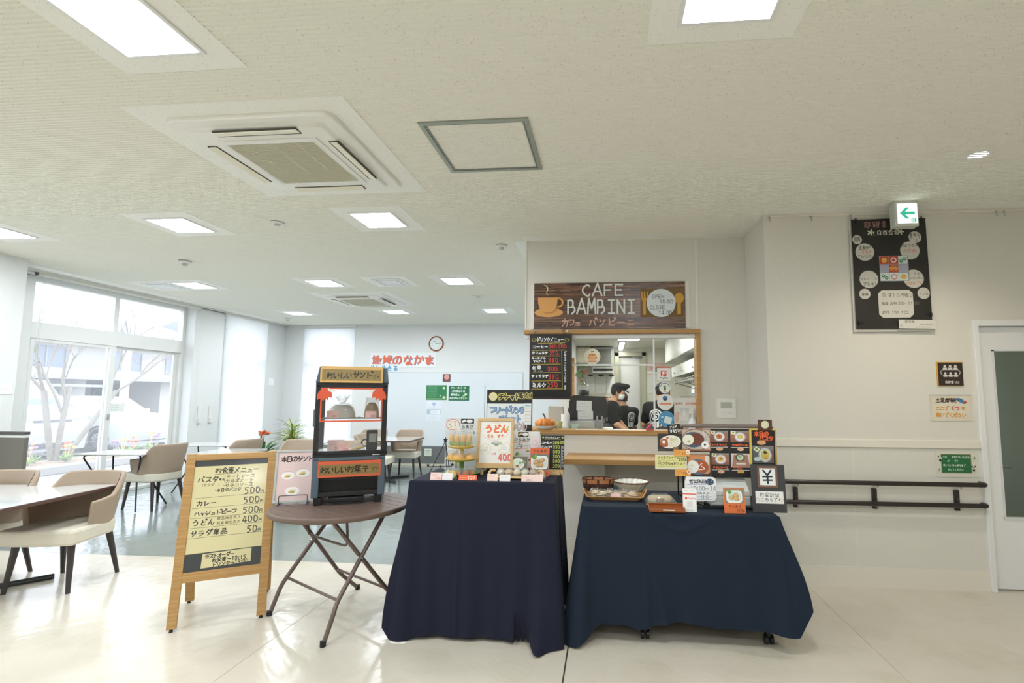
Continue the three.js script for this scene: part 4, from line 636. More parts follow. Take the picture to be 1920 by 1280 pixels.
  part(t, 'shoe', [1, -1].map((s) => new THREE.SphereGeometry(.06, 18, 12).scale(.85, .8, 2.1).translate(s * .105, .035, .045)), black);
  const head = new THREE.Group(); head.name = 'hair'; 
  const hg = (q) => q.rotateX((L + hp) * .9).translate(...hd);
  part(t, 'hair', hg(new THREE.SphereGeometry(.097, 28, 20, 0, 6.3, 0, 2.1).scale(.98, 1.02, 1.03).rotateX(-.62).translate(0, .034, -.012)), hairMat);
  if (o.bun) part(t, 'hair_bun', hg(new THREE.SphereGeometry(.045, 18, 12).scale(1, 1.3, .9).translate(0, -.02, -.105)), hairMat);
  if (o.mask) { part(t, 'mask', hg(new THREE.SphereGeometry(.074, 26, 16, 0, Math.PI, .85, 1.35).scale(.95, 1.05, .98).translate(0, -.035, .038)), mat(0xe4e8e6, .8)); part(t, 'mask_loop', [1, -1].map((s) => hg(tube([[s * .066, -.02, .05], [s * .084, -.005, .01], [s * .086, .02, -.01]], .002, 10, 5))), mat(0xe4e8e6, .8)); }
  for (const s of [1, -1]) part(t, 'eye', hg(new THREE.SphereGeometry(.011, 12, 8).scale(1.2, .7, .6).translate(s * .032, .022, .083)), mat(0x1a1413, .3));
  if (o.cap === 'beret') part(t, 'cap', hg(merge([grid(40, 14, (u, v) => { const a = u * 6.2832, k = Math.sin(v * Math.PI), r = .03 + .078 * k; return [Math.cos(a) * r, .105 + .05 * Math.cos(v * Math.PI) - .03 * Math.sin(a) * k, -Math.sin(a) * r * 1.2 + .02]; }, true), lathe([[.094, .055], [.098, .06], [.1, .085], [.098, .1]], 32).scale(1, 1, 1.08), ext(poly([[-.07, 0], [.07, 0], [.06, .05], [.03, .075], [-.03, .075], [-.06, .05]]), .006, .004).rotateX(Math.PI / 2 + .3).translate(0, .075, .08)])), mat(0x1b1c1f, .85));
  if (o.cap === 'cap') part(t, 'cap', hg(merge([new THREE.SphereGeometry(.108, 32, 16, 0, 6.3, 0, 1.5).scale(.98, 1.0, 1.06).translate(0, .045, -.004), ext(poly([[-.07, 0], [.07, 0], [.06, .06], [.03, .085], [-.03, .085], [-.06, .06]]), .004, .003).rotateX(Math.PI / 2 + .25).translate(0, .06, .095)])), mat(0x4b4a50, .85));
  if (o.print) {
    const [px, py, w, h] = o.print, m = mat(0xdfe3e2, .7, { alphaMap: printTex, transparent: true, alphaTest: .4 });
    part(t, 'shirt_print', grid(14, 18, (u, v) => { const x = px + (u - .5) * -w, y = py + (v - .5) * h; let z = -.45; for (let i = 0; i < 60; i++) { const d = sf(x, y, z); if (d < .004) break; z += Math.min(d, .03); } return [x, y, z]; }), m);
  }
  if (S !== 1) t.scale.setScalar(S);
  return t;
}
person('person in a black beret, white mask and black t-shirt, working in profile behind the counter', [.03, .012, -7.3], Math.PI / 2 - .12, { lean: .1, head: .2, arm: [[.02, .22, .1], [.03, .23, .1]], fore: [[-.02, .17, .17], [-.03, .14, .19]], cap: 'beret', mask: 1, scale: .99 });
person('person in a black t-shirt with white back print, half hidden behind the beret wearer', [.28, .012, -7.85], Math.PI + .35, { lean: .12, head: .35, arm: [[.03, .23, .06], [.03, .23, .06]], fore: [[-.02, .14, .2], [-.02, .14, .2]], bun: 1, scale: .93, print: [-.07, 1.17, .17, .27] });
person('person in a grey cap and black printed t-shirt, leaning right behind the round stickers', [.7, .012, -7.0], Math.PI - .4, { lean: .2, head: .25, arm: [[.08, .22, .03], [.06, .22, .1]], fore: [[.0, .2, .12], [-.02, .16, .18]], cap: 'cap', mask: 1, print: [.02, 1.14, .2, .29] });
// ---------- cloth-covered tables ----------
const weave = noiseTex(128, 128, (u, v) => .5 + .25 * Math.sin(u * 128 * Math.PI) + .25 * Math.sin(v * 128 * Math.PI));
weave.repeat.set(60, 60);
const navy = mat(0x0d1228, .92, { sheen: .12, sheenColor: new THREE.Color(0x3a4568), sheenRoughness: .5, bumpMap: weave, bumpScale: .0002 });
const teal = mat(0x091b2d, .92, { sheen: .1, sheenColor: new THREE.Color(0x34526a), sheenRoughness: .5, bumpMap: weave, bumpScale: .0002 });
function drape({ x0, x1, z0, z1, top, rows = 44, n = 420, skirt }) {        // z1 = front edge; skirt(side, f, corner) -> [bottom, flare], fold(s, t)
  const w = x1 - x0, d = z1 - z0, P4 = 2 * (w + d), pts = [];
  for (let i = 0; i < n; i++) {
    let s = i / n * P4, side, f, x, z, nx, nz;
    if (s < w) { side = 0; f = s / w; x = x0 + s; z = z1; } else if (s < w + d) { side = 1; f = (s - w) / d; x = x1; z = z1 - (s - w); } else if (s < 2 * w + d) { side = 2; f = (s - w - d) / w; x = x1 - (s - w - d); z = z0; } else { side = 3; f = (s - 2 * w - d) / d; x = x0; z = z0 + (s - 2 * w - d); }
    const len = side % 2 ? d : w, q = Math.min(f, 1 - f) * len, c = Math.exp(-(q * q) / .0045), blend = .5 * Math.exp(-q / .03);
    const N = [[0, 1], [1, 0], [0, -1], [-1, 0]], M = N[f < .5 ? (side + 3) % 4 : (side + 1) % 4];
    nx = N[side][0] * (1 - blend) + M[0] * blend; nz = N[side][1] * (1 - blend) + M[1] * blend; const l = Math.hypot(nx, nz);
    pts.push({ side, f, x, z, nx: nx / l, nz: nz / l, c, s });
  }
  const g = grid(n, rows, (u, v) => {
    const p = pts[Math.round(u * n) % n], y0 = top(p.x, p.z), r = .012;
    if (v < .1) { const a = v / .1 * Math.PI / 2; return [p.x + p.nx * (Math.sin(a) - 1) * r, y0 - r + Math.cos(a) * r, p.z + p.nz * (Math.sin(a) - 1) * r]; }
    const t = (v - .1) / .9, k = skirt(p, t), y = y0 - r + (k.bottom - y0 + r) * t;
    return [p.x + p.nx * k.out, y, p.z + p.nz * k.out];
  }, true);
  const nu = 60, nv = 24, cap = grid(nu, nv, (u, v) => { const x = x0 + .012 + u * (w - .024), z = z1 - .012 - v * (d - .024); return [x, top(x, z) + .0004, z]; });
  return merge([g, cap]);
}
const gauss = (x, s) => Math.exp(-(x * x) / (s * s));
{
  const top = () => .92;
  const o = mesh('tablecloth', drape({ x0: -1.232, x1: -.322, z0: -3.62, z1: -3.085, top, skirt: (p, t) => {
    let out = .012 * t, bottom = .035;
    const fold = Math.sin(p.s * 21) * .006 + Math.sin(p.s * 47 + 1) * .004;
    out += fold * t * 1.4;
    if (p.side === 0) { out += .03 * t + .012 * t * gauss(p.f - .36, .012) + .035 * t * t * gauss(p.f - .86, .12) * (.6 + .4 * Math.sin(t * 9)); bottom = .018 + .03 * p.f * (1 - p.f); bottom += .02 * gauss(p.f - .8, .05) * Math.sin(p.f * 200); out += .05 * t * gauss(p.f - .93, .05); if (p.f > .7) out += .12 * gauss(p.f - .9, .045) * Math.pow(t, 9); }
    if (p.side === 3) { out += .1 * Math.sin(t * 2.1) * t; bottom = .05 + .12 * gauss(p.f - .8, .2); }
    if (p.side === 1) { out += .015 * t; bottom = .03 + .03 * p.f; }
    out += .05 * p.c * t; if (p.side !== 2) bottom = Math.max(.006, bottom - .03 * p.c);
    if (t > .8 && (p.side === 3 || p.side === 0 && p.f > .75)) out -= .04 * (t - .8) / .2 * (1 - p.c);
    return { out, bottom };
  } }), navy, scene);
  tag(o, 'dark navy tablecloth reaching the floor on the taller left display table', 'tablecloth');
  const tb = thing('display_table', 'table hidden under the dark navy cloth', 'table', [-.777, 0, -3.352]);
  part(tb, 'table_top', box(.88, .025, .5, 0, .9, 0, .004), pineMat); for (const x of [-.4, .4]) for (const z of [-.21, .21]) part(tb, 'leg', box(.04, .888, .04, x, .444, z, .003), darkMetal);
}
const top2 = (x) => { const k = Math.max(0, Math.min(1, (x - .222) / .045)); return .778 - .034 * (k * k * (3 - 2 * k)); };
{
  const o = mesh('tablecloth', drape({ x0: -.166, x1: 1.015, z0: -3.9, z1: -3.135, top: top2, n: 520, skirt: (p, t) => {
    let out = .01 * t + (Math.sin(p.s * 19 + 1) * .005 + Math.sin(p.s * 41) * .003) * t, bottom = .1;
    if (p.side === 0) {
      const x = p.x; bottom = .105 + .03 * gauss(p.f - .5, .12) - .02 * gauss(p.f - .3, .05);
      out += .02 * t + .03 * t * gauss(x - (.235 + .1 * t), .035) + .012 * t * gauss(x - .23, .02) - .02 * gauss(x - .4, .1) * gauss(t - .12, .1) + .02 * gauss(t - (.13 - 4.5 * (x - .44) * (x - .44)), .05) * gauss(x - .44, .12);
      out += .04 * t * gauss(x + .14, .03) + .03 * t * gauss(x - 1, .05);
      if (p.f < .1) bottom -= .1 * gauss(p.f, .06);
    }
    if (p.side === 1) { out += .1 * t * (1 - p.f * .5); bottom = .3 - .28 * p.f - .05 * p.c; out += .03 * Math.sin(t * 3 + p.f * 9) * t; if (p.f > .45) bottom = .02 + .03 * (1 - p.f); }
    if (p.side === 3) { out += .05 * t; bottom = .03 + .1 * gauss(p.f - .35, .25); out += .015 * Math.sin(p.f * 22) * t; }
    out += .06 * p.c * t;
    return { out, bottom: Math.max(.006, bottom) };
  } }), teal, scene);
  tag(o, 'dark teal-blue tablecloth with hanging corners on the lower right display table', 'tablecloth');
  const tb = thing('folding_table', 'folding table on black casters under the teal cloth', 'table', [.42, 0, -3.5]);
  part(tb, 'table_top', box(1.13, .025, .7, .0, .722, 0, .004), mat(0xb9a98a, .5));
  part(tb, 'riser', box(.36, .03, .7, -.385, .75, 0, .004), pineMat);
  for (const x of [-.2, .52]) {
    part(tb, 'leg', [box(.05, .6, .035, x, .4, 0, .004), box(.045, .03, .56, x, .1, 0, .004)], black);
    for (const z of [-.26, .3]) { const c = part(tb, 'caster', [cyl(.011, .011, .04, x, .075, z), box(.03, .03, .05, x, .058, z, .005)], black); part(c, 'wheel', cyl(.028, .028, .018, 0, 0, 0, 24).rotateZ(Math.PI / 2).translate(x - .016, .029, z + .012), mat(0x101012, .35)); part(c, 'wheel', cyl(.028, .028, .018, 0, 0, 0, 24).rotateZ(Math.PI / 2).translate(x + .016, .029, z + .012), mat(0x101012, .35)); }
  }
}
// ---------- A-frame menu board ----------
{
  const t = thing('a_frame_sign', 'wooden A-frame blackboard with a handwritten cream menu sheet, standing on the floor', 'sign board', [-2.587, 0, -3.318], .546);
  const a = Math.atan2(.235, 1.05), Ls = 1.076;
  const lean = (g, s) => g.rotateX(-s * a).translate(0, 0, s * .245);        // built upright, then leaned about its foot
  const wd = .052, hw = .236;
  for (const s of [1, -1]) {
    const k = s > 0 ? 1 : -1, nm = s > 0 ? '' : 'rear_';
    for (const x of [-hw, hw]) part(t, nm + 'leg', lean(uvMetres(box(wd, Ls - .02, .022, x * (s > 0 ? 1 : .98), Ls / 2 + .005, 0, .003), .5), s), easelMat);
    part(t, nm + 'top_rail', lean(uvMetres(box(hw * 2 - wd + .004, .04, .022, 0, Ls - .03, 0, .003), .5), s), easelMat);
    part(t, nm + 'bottom_rail', lean(uvMetres(box(hw * 2 - wd + .004, .06, .02, 0, .3, 0, .003), .5), s), easelMat);
    for (const x of [-hw, hw]) part(t, 'rubber_foot', cyl(.009, .011, .014, x, .007, s * .245, 12), black);
  }
  const slate = mat(0x2c2f30, .6);
  part(t, 'rear_board', lean(box(hw * 2 - wd + .006, Ls - .38, .006, 0, .33 + (Ls - .38) / 2, 0), -1), slate);
  const w = hw * 2 - wd + .006, h = Ls - .38;
  const face = (g, W0, H0) => {
    fill(g, '#303436', 0, 0, W0, H0);
    const k = '#232220';
    g.fillStyle = '#d9cf9e'; g.beginPath(); g.moveTo(2, 48); g.lineTo(508, 44); g.lineTo(508, 700); g.lineTo(4, 708); g.fill();
    W(g, 'お食事メニュー', 138, 62, 48, k, 6.5, { sp: .92 }); line(g, k, 2.5, 140, 114, 400, 112);
    W(g, 'パスタ', 28, 126, 48, k, 6.5); W(g, '単品', 172, 146, 20, k, 3); W(g, '(サラダ付)', 62, 182, 24, '#6a6246', 3);
    W(g, '・ミートソース', 206, 120, 33, k, 4); W(g, '・カルボナーラ', 204, 156, 32, k, 4); W(g, '・タラコソース', 204, 190, 32, k, 4); W(g, '・本日のパスタ', 150, 226, 30, k, 4.5, { sp: .95 });
    const yen = (y, p) => { W(g, p, 470 - widthOf(p, 58), y, 58, k, 6.5); W(g, '円', 468, y + 28, 28, k, 3.5); };
    yen(228, '500'); line(g, k, 2, 20, 296, 506, 284); W(g, 'カレー', 40, 312, 44, k, 6.5); yen(304, '500'); line(g, k, 2, 16, 372, 506, 366);
    W(g, 'ハッシュドビーフ', 30, 390, 42, k, 6, { sp: .84 }); yen(382, '500'); line(g, k, 2, 14, 446, 506, 442);
    W(g, 'うどん', 26, 456, 48, k, 6.5); W(g, '関西風生売大', 184, 446, 27, '#5d563c', 3); W(g, '関東風生売大', 184, 482, 27, '#5d563c', 3); yen(454, '400'); line(g, k, 2, 12, 520, 506, 516);
    W(g, 'サラダ単品', 20, 534, 48, k, 6.5); yen(532, '50'); line(g, k, 2, 14, 594, 506, 590);
    g.strokeStyle = '#f4efd6'; g.lineCap = 'round'; for (let i = 0; i < 26; i++) { g.globalAlpha = R(.25, .6); g.lineWidth = R(1.5, 4); const x = rnd() < .5 ? R(10, 190) : R(400, 490), y = R(250, 690); g.beginPath(); g.moveTo(x, y); g.lineTo(x + R(-18, 18), y + R(-8, 8)); g.stroke(); } g.globalAlpha = 1;   // creases of the laminated sheet
    g.fillStyle = '#d9cf9e'; g.beginPath(); g.moveTo(116, 716); g.lineTo(440, 706); g.lineTo(440, 808); g.lineTo(112, 820); g.fill();
    W(g, 'ラストオーダー', 130, 718, 34, k, 5, { sp: .8 }); W(g, 'お食事→13:15', 178, 752, 34, k, 5, { sp: .95 }); W(g, 'ドリンク→13:30', 182, 784, 33, k, 5, { sp: .9 });
  };
  const b = mesh('board_face', lean(box(w, h, .008, 0, .33 + h / 2, .0), 1), [slate, slate, slate, slate, printMat(face, 512, Math.round(512 * h / w), .3, { clearcoat: .5, clearcoatRoughness: .12 }), slate], t);
}
// ---------- round folding table ----------
{
  const t = thing('round_folding_table', 'round brown slatted folding table with crossed tube legs under the display case', 'table', [-1.79, 0, -3.32], -.55);
  const br = mat(0x6d5a50, .5), r = .44;
  const slats = 11;
  for (let i = 0; i < slats; i++) { // slats cut to the round
    const z0 = -r + .03 + i * (2 * r - .06) / slats, z1 = z0 + (2 * r - .06) / slats - .006, e = Math.max(Math.abs(z0), Math.abs(z1)), rr = r - .025, hx = (z) => Math.sqrt(Math.max(.0004, rr * rr - z * z));
    part(t, 'slat', ext(poly([[-hx(z0), z0], [hx(z0), z0], [hx((z0 + z1) / 2), (z0 + z1) / 2], [hx(z1), z1], [-hx(z1), z1], [-hx((z0 + z1) / 2), (z0 + z1) / 2]]), .012, .0015).rotateX(Math.PI / 2).translate(0, .717, 0), br);
  }
  part(t, 'rim', lathe([[r - .035, .712], [r - .028, .719], [r - .008, .719], [r, .71], [r - .002, .69], [r - .012, .683], [r - .035, .684], [r - .035, .712]], 72), br);
  part(t, 'under_panel', cyl(r - .03, r - .03, .01, 0, .695, 0, 60), mat(0x5c4c44, .6));
  const tb = mat(0x6f5f58, .4, { metalness: .25 }), R1 = .0135;
  // local: x along the frame, z towards the front-right
  const A = (s) => tube([[s * .34, .014, .27], [s * .335, .16, .215], [s * .32, .24, .17], [s * .27, .68, -.16]], R1, 40, 12), Bf = (s) => tube([[s * .3, .014, -.33], [s * .3, .1, -.24], [s * .3, .19, -.16], [s * .24, .68, .2]], R1, 40, 12);
  for (const s of [-1, 1]) { part(t, 'leg', A(s), tb); part(t, 'leg', Bf(s), tb); part(t, 'foot_cap', cyl(.017, .017, .03, s * .34, .016, .274, 14).rotateX(0), black); part(t, 'foot_cap', cyl(.017, .017, .03, s * .3, .016, -.332, 14), black); }
  part(t, 'crossbar', [bar([-.32, .22, .18], [.32, .22, .18], .009)], tb); part(t, 'crossbar', [bar([-.3, .19, -.16], [.3, .19, -.16], .009)], tb);
  part(t, 'fold_bracket', tube([[-.25, .66, .1], [-.25, .54, .09], [-.22, .5, .09], [.2, .5, .09], [.24, .54, .09], [.24, .66, .1]], .008, 40, 8), tb);
  for (const s of [-1, 1]) part(t, 'bolt', bar([s * .33, .43, .03], [s * .26, .43, .03], .006), chrome);
}
// ---------- display case ----------
{
  const t = thing('display_case', 'small black and blue-grey glass display case with handwritten signs, on the round table', 'display case', [-1.815, .722, -3.465], .44);
  const w = .455, d = .38, hw = w / 2, hd = d / 2, blue = mat(0x55646f, .55), bk = mat(0x1b1d1f, .38), gk = mat(0x303336, .4);
  part(t, 'foot', [-1, 1].flatMap((x) => [-1, 1].map((z) => box(.05, .05, .05, x * (hw - .04), .025, z * (hd - .04), .006))), bk);
  part(t, 'base', [span(-hw, -hw + .045, .05, .32, -hd, hd, .006), span(hw - .045, hw, .05, .32, -hd, hd, .006), span(-hw, hw, .3, .325, -hd, hd, .004), span(-hw, hw, .05, .3, -hd, -hd + .02)], blue);
  const fins = []; for (let i = 0; i < 44; i++) fins.push(box(.003, .1, .004, -hw + .06 + i * (w - .12) / 43, .125, hd - .045));
  part(t, 'grille', [span(-hw + .045, hw - .045, .055, .3, hd - .14, hd - .06), span(-hw + .045, hw - .045, .055, .085, hd - .06, hd - .01, .003), span(-hw + .045, hw - .045, .165, .178, hd - .05, hd - .03), ...fins], mat(0x222120, .45));
  part(t, 'drip_tray', span(-hw + .1, hw - .13, .018, .048, hd - .12, hd + .015, .006), bk);
  for (const x of [-1, 1]) for (const z of [-1, 1]) part(t, 'corner_post', span(x > 0 ? hw - .03 : -hw, x > 0 ? hw : -hw + .03, .325, .845, z > 0 ? hd - .035 : -hd, z > 0 ? hd : -hd + .035, .004), gk);
  part(t, 'rail', [span(-hw, hw, .325, .35, hd - .03, hd + .002, .004), span(-hw, hw, .82, .85, hd - .03, hd + .002, .004), span(-hw, hw, .325, .35, -hd, -hd + .03), span(-hw, hw, .82, .85, -hd, -hd + .03), span(-hw, -hw + .03, .325, .35, -hd, hd), span(hw - .03, hw, .325, .35, -hd, hd), span(-hw, -hw + .03, .82, .85, -hd, hd), span(hw - .03, hw, .82, .85, -hd, hd)], bk);
  const door = part(t, 'door', [span(-hw + .004, -hw + .034, .348, .83, hd, hd + .014, .003), span(hw - .034, hw - .004, .348, .83, hd, hd + .014, .003), span(-hw + .004, hw - .004, .348, .37, hd, hd + .014, .003), span(-hw + .004, hw - .004, .808, .83, hd, hd + .014, .003)], bk);
  part(door, 'pane', span(-hw + .034, hw - .034, .37, .808, hd + .004, hd + .008), glassMat);
  part(door, 'handle', span(-hw - .006, -hw + .008, .54, .66, hd - .01, hd + .02, .005), mat(0x5a6266, .4));
  part(t, 'hinge', [box(.05, .008, .02, hw - .06, .337, hd + .008, .002)], chrome);
  part(t, 'side_pane', span(-hw + .004, -hw + .008, .35, .82, -hd + .035, hd - .035), glassMat); part(t, 'side_pane', span(hw - .008, hw - .004, .35, .82, -hd + .035, hd - .035), glassMat); part(t, 'side_pane', span(-hw + .03, hw - .03, .35, .82, -hd + .004, -hd + .008), glassMat);
  part(t, 'floor_plate', span(-hw + .01, hw - .01, .345, .352, -hd + .01, hd - .01), mat(0xc9cfce, .3));
  const wires = []; for (let i = 0; i < 12; i++) wires.push(bar([-hw + .035, .59, -hd + .03 + i * .029], [hw - .035, .59, -hd + .03 + i * .029], .0018, .0018, 6)); for (let i = 0; i < 10; i++) wires.push(bar([hw - .13 + i * .01, .594, -hd + .03], [hw - .13 + i * .01, .594, hd - .03], .0014, .0014, 6)); for (const x of [-hw + .035, hw - .035]) wires.push(bar([x, .59, -hd + .03], [x, .59, hd - .03], .003));
  part(t, 'wire_shelf', wires, chrome);
  part(t, 'cap', ext(poly([[-hw, .85], [hw, .85], [hw - .012, .955], [-hw + .02, .955]]), d - .02, .004).translate(0, 0, -hd + .01), blue);
  sheet('top_sign', null, null, .395, .115, 512, (g, W0, H0) => { fill(g, '#d9ad66', 0, 0, W0, H0); fill(g, '#8f7a4a', 14, 28, W0 - 28, H0 - 46); for (let i = 0; i < 200; i++) { g.globalAlpha = .3; fill(g, rnd() < .5 ? '#c4b07c' : '#6d5b34', R(14, 490), R(28, 140), R(2, 20), R(1, 4)); } g.globalAlpha = 1; W(g, 'おいしい', 44, 52, 62, '#2b241a', 8, { sp: .82 }); W(g, 'サンド', 256, 40, 66, '#2b241a', 9, { sp: .8 }); W(g, 'です', 420, 76, 34, '#4a3e28', 4); }, { pos: [-.006, .905, hd + .008], rx: -.06, parent: t, t: .002, rough: .25 });
  sheet('base_sign', null, null, .39, .112, 512, (g, W0, H0) => { fill(g, '#d9603f', 0, 0, W0, H0); fill(g, '#8d7446', 8, 30, W0 - 22, H0 - 56); for (let i = 0; i < 160; i++) { g.globalAlpha = .25; fill(g, rnd() < .5 ? '#b89a62' : '#5f4c2a', 8, R(30, 130), W0 - 24, R(1, 3)); } g.globalAlpha = 1; W(g, 'おいしい', 14, 46, 64, '#241d14', 9, { sp: .82 }); W(g, 'お菓子', 226, 42, 68, '#241d14', 9, { sp: .9 }); W(g, 'です', 430, 66, 34, '#4a3e28', 4); }, { pos: [.004, .243, hd + .004], parent: t, t: .002, rough: .3 });
  // orange border sheet with two orange bird shapes taped to the glass door
  const or = mat(0xd95a38, .5), zz = hd + .0165;
  part(t, 'border_strip', rimXY(-.195, .195, .572, .81, .01, zz, zz + .0016, 0), or);
  const bird = new THREE.Shape(); bird.moveTo(-.06, -.04); bird.bezierCurveTo(-.07, .02, -.03, .045, .01, .045); bird.lineTo(.014, .028); bird.bezierCurveTo(.03, .02, .03, -.01, .028, -.026); bird.lineTo(.01, -.02); bird.lineTo(.004, -.046); bird.lineTo(-.01, -.026); bird.lineTo(-.022, -.05); bird.lineTo(-.034, -.03);
  for (const s of [1, -1]) { const k = ext(bird, .0015), q = ext(poly([[0, .045], [.02, .034], [.05, .026], [.046, .014], [.02, .016], [.006, .022]]), .0018); const m = (g) => (s < 0 ? g.rotateY(Math.PI).translate(0, 0, .002) : g).translate(s * -.155, .765, zz + .002); part(t, 'bird_cutout', m(k), or); part(t, 'bird_beak', m(q), mat(0xe3e1da, .5)); }
  part(t, 'power_cord', tube([[.17, .06, -hd - .01], [.24, -.02, -hd + .02], [.44, -.1, -.02], [.5, -.25, .06], [.58, -.42, .1], [.66, -.6, .06], [.7, -.7, -.04]], .0035, 40, 6), black);
  t.scale.y = .955;
  // things inside
  const at = (x, y, z) => { const c = Math.cos(.44), s = Math.sin(.44); return [-1.815 + x * c + z * s, .722 + y * .955, -3.465 - x * s + z * c]; };
  const bag = thing('bagged_bread', 'large pale loaf in a tied clear bag on the upper shelf of the display case', 'bread', at(-.075, .594, -.02), .44);
  part(bag, 'loaf', grid(40, 18, (u, v) => { const a = u * 6.2832, t2 = v * Math.PI * .5, r = .088 * Math.pow(Math.cos(t2), .5); return [Math.cos(a) * r, .088 * Math.sin(t2), -Math.sin(a) * r * .8]; }, true), mat(0xcfcabf, .75)); part(bag, 'bag', grid(40, 14, (u, v) => { const a = u * 6.2832, r = v < .7 ? .094 * Math.pow(Math.cos(v / .7 * 1.4), .55) : .012 + (v - .7) * .1 * (1 + .6 * Math.sin(a * 5)); return [Math.cos(a) * r, v < .7 ? .1 * Math.sin(v / .7 * 1.45) : .1 + (v - .7) * .16 * (1 + .3 * Math.sin(a * 3)), -Math.sin(a) * r * .85]; }, true), film); part(bag, 'tie', tube([[-.012, .1, .0], [.012, .104, .012], [.03, .118, .02]], .0022, 8, 5), black);
  const br2 = thing('bagged_bread', 'round brown bread in a clear bag, right end of the display case shelf', 'bread', at(.125, .594, 0), .44); part(br2, 'loaf', grid(32, 14, (u, v) => { const a = u * 6.2832, t2 = v * Math.PI * .5, r = .05 * Math.pow(Math.cos(t2), .45); return [Math.cos(a) * r, .1 * Math.sin(t2) * (1 - .06 * Math.cos(a * 4)), -Math.sin(a) * r]; }, true), mat(0xb08a50, .7)); part(br2, 'bag', grid(32, 10, (u, v) => { const a = u * 6.2832, r = .057 * (1 - .3 * v) * (1 + .1 * Math.sin(a * 9) * v); return [Math.cos(a) * r, v * .14, -Math.sin(a) * r]; }, true), film);
  const ck = thing('bagged_cookies', 'small bag of cookies lying on the bottom of the display case', 'cookies', at(.04, .353, .06), .44); for (let i = 0; i < 4; i++) part(ck, 'cookie', lathe([[0, 0], [.026, .001], [.028, .006], [.024, .011], [0, .012]], 18).translate(i * .014 - .025, i * .006, i * .004), mat(0xc3a468, .7)); part(ck, 'bag', grid(24, 8, (u, v) => { const a = u * 6.2832, r = .05 * Math.pow(Math.cos(v * 1.5), .6) + .003; return [Math.cos(a) * r, .05 * v + .006 * Math.sin(a * 6), -Math.sin(a) * r * .7]; }, true), film);
  const tc = [['pink price card in front of the pale loaf in the case', -.125, .594, .1, '#e2b6ae', .075, .05], ['pink price card in front of the brown bread in the case', .122, .594, .11, '#e2b6ae', .072, .045], ['pink price card beside the cookies in the case', -.045, .353, .09, '#e0b0a8', .075, .052], ['larger pale pink card at the left inside the case', -.1, .353, .02, '#d8bab4', .11, .075]];
  tc.forEach(([lb, x, y, z, c, cw, chh]) => sheet('price_card', lb, 'price card', cw, chh, 96, (g, W0, H0) => { fill(g, c, 0, 0, W0, H0); greek(g, '#b0655c', 8, 14, 80, 2, 14, 2); W(g, '200', 40, H0 - 26, 22, '#9c4a44', 2.5); }, { pos: (() => { const q = at(x, y + chh / 2 + .002, z); return q; })(), ry: .44, rx: -.1, group: null }));
  const rd = thing('desk_clock', 'black desk clock standing at the right on the floor of the display case', 'clock', at(.135, .353, .02), .44); part(rd, 'casing', box(.075, .14, .04, 0, .07, 0, .01), black); part(rd, 'screen', box(.05, .06, .003, .005, .085, .021), mat(0x8c918c, .2)); part(rd, 'handle_ring', new THREE.TorusGeometry(.024, .005, 8, 20).translate(-.045, .05, 0), darkMetal);
}
// pink sandwich poster in a stand
{
  const t = thing('poster_stand', 'pink sandwich poster in a grey frame on a wire stand, left of the display case', 'poster stand', [-2.1, .722, -3.27], .42);
  const w = .255, h = .345, lean = -.16;
  const L = (g) => g.rotateX(lean).translate(0, .006, 0);
  part(t, 'frame', L(merge(rimXY(-w / 2, w / 2, 0, h, .014, -.008, .006))), mat(0xb6bab8, .35, { metalness: .4 }));
  const m = printMat((g, W0, H0) => {
    fill(g, '#e2c9c6', 0, 0, W0, H0); W(g, '本日のサンド', 16, 26, 48, '#3a2b2b', 7, { sp: .76 });
    for (const [x, y, r] of [[75, 175, 42], [175, 160, 44], [112, 290, 48]]) { disc(g, '#f2efec', x, y, r, r * .62); disc(g, '#d8b26a', x - 4, y + 2, r * .5, r * .26, -.4); disc(g, '#8aa05a', x + 8, y + 6, r * .32, r * .14, -.4); g.fillStyle = '#e7cf9c'; g.beginPath(); g.moveTo(x - r * .5, y); g.lineTo(x + r * .45, y - r * .3); g.lineTo(x + r * .4, y + r * .1); g.fill(); ring(g, '#f7f4f2', x, y, r, r * .62, 2); greek(g, '#a09090', x - 20, y - r * .75, 40, 1, 8, 2); }
  }, 256, 360, .4);
  part(t, 'poster', L(span(-w / 2 + .012, w / 2 - .012, .012, h - .012, -.004, -.001)), mat(0xd8c3c0, .5)); part(t, 'poster_print', L(new THREE.PlaneGeometry(w - .026, h - .026).translate(0, h / 2, 0)), m);
  part(t, 'wire_stand', [tube([[-.085, .003, .06], [-.085, .003, .03], [-.085, .05, .03], [-.075, .058, .03], [.075, .058, .03], [.085, .05, .03], [.085, .003, .03], [.085, .003, .06]], .0025, 60, 6), tube([[-.085, .003, .06], [-.085, .003, -.08], [-.06, .06, -.055]], .0025, 20, 6), tube([[.085, .003, .06], [.085, .003, -.08], [.06, .06, -.055]], .0025, 20, 6)], black);
}
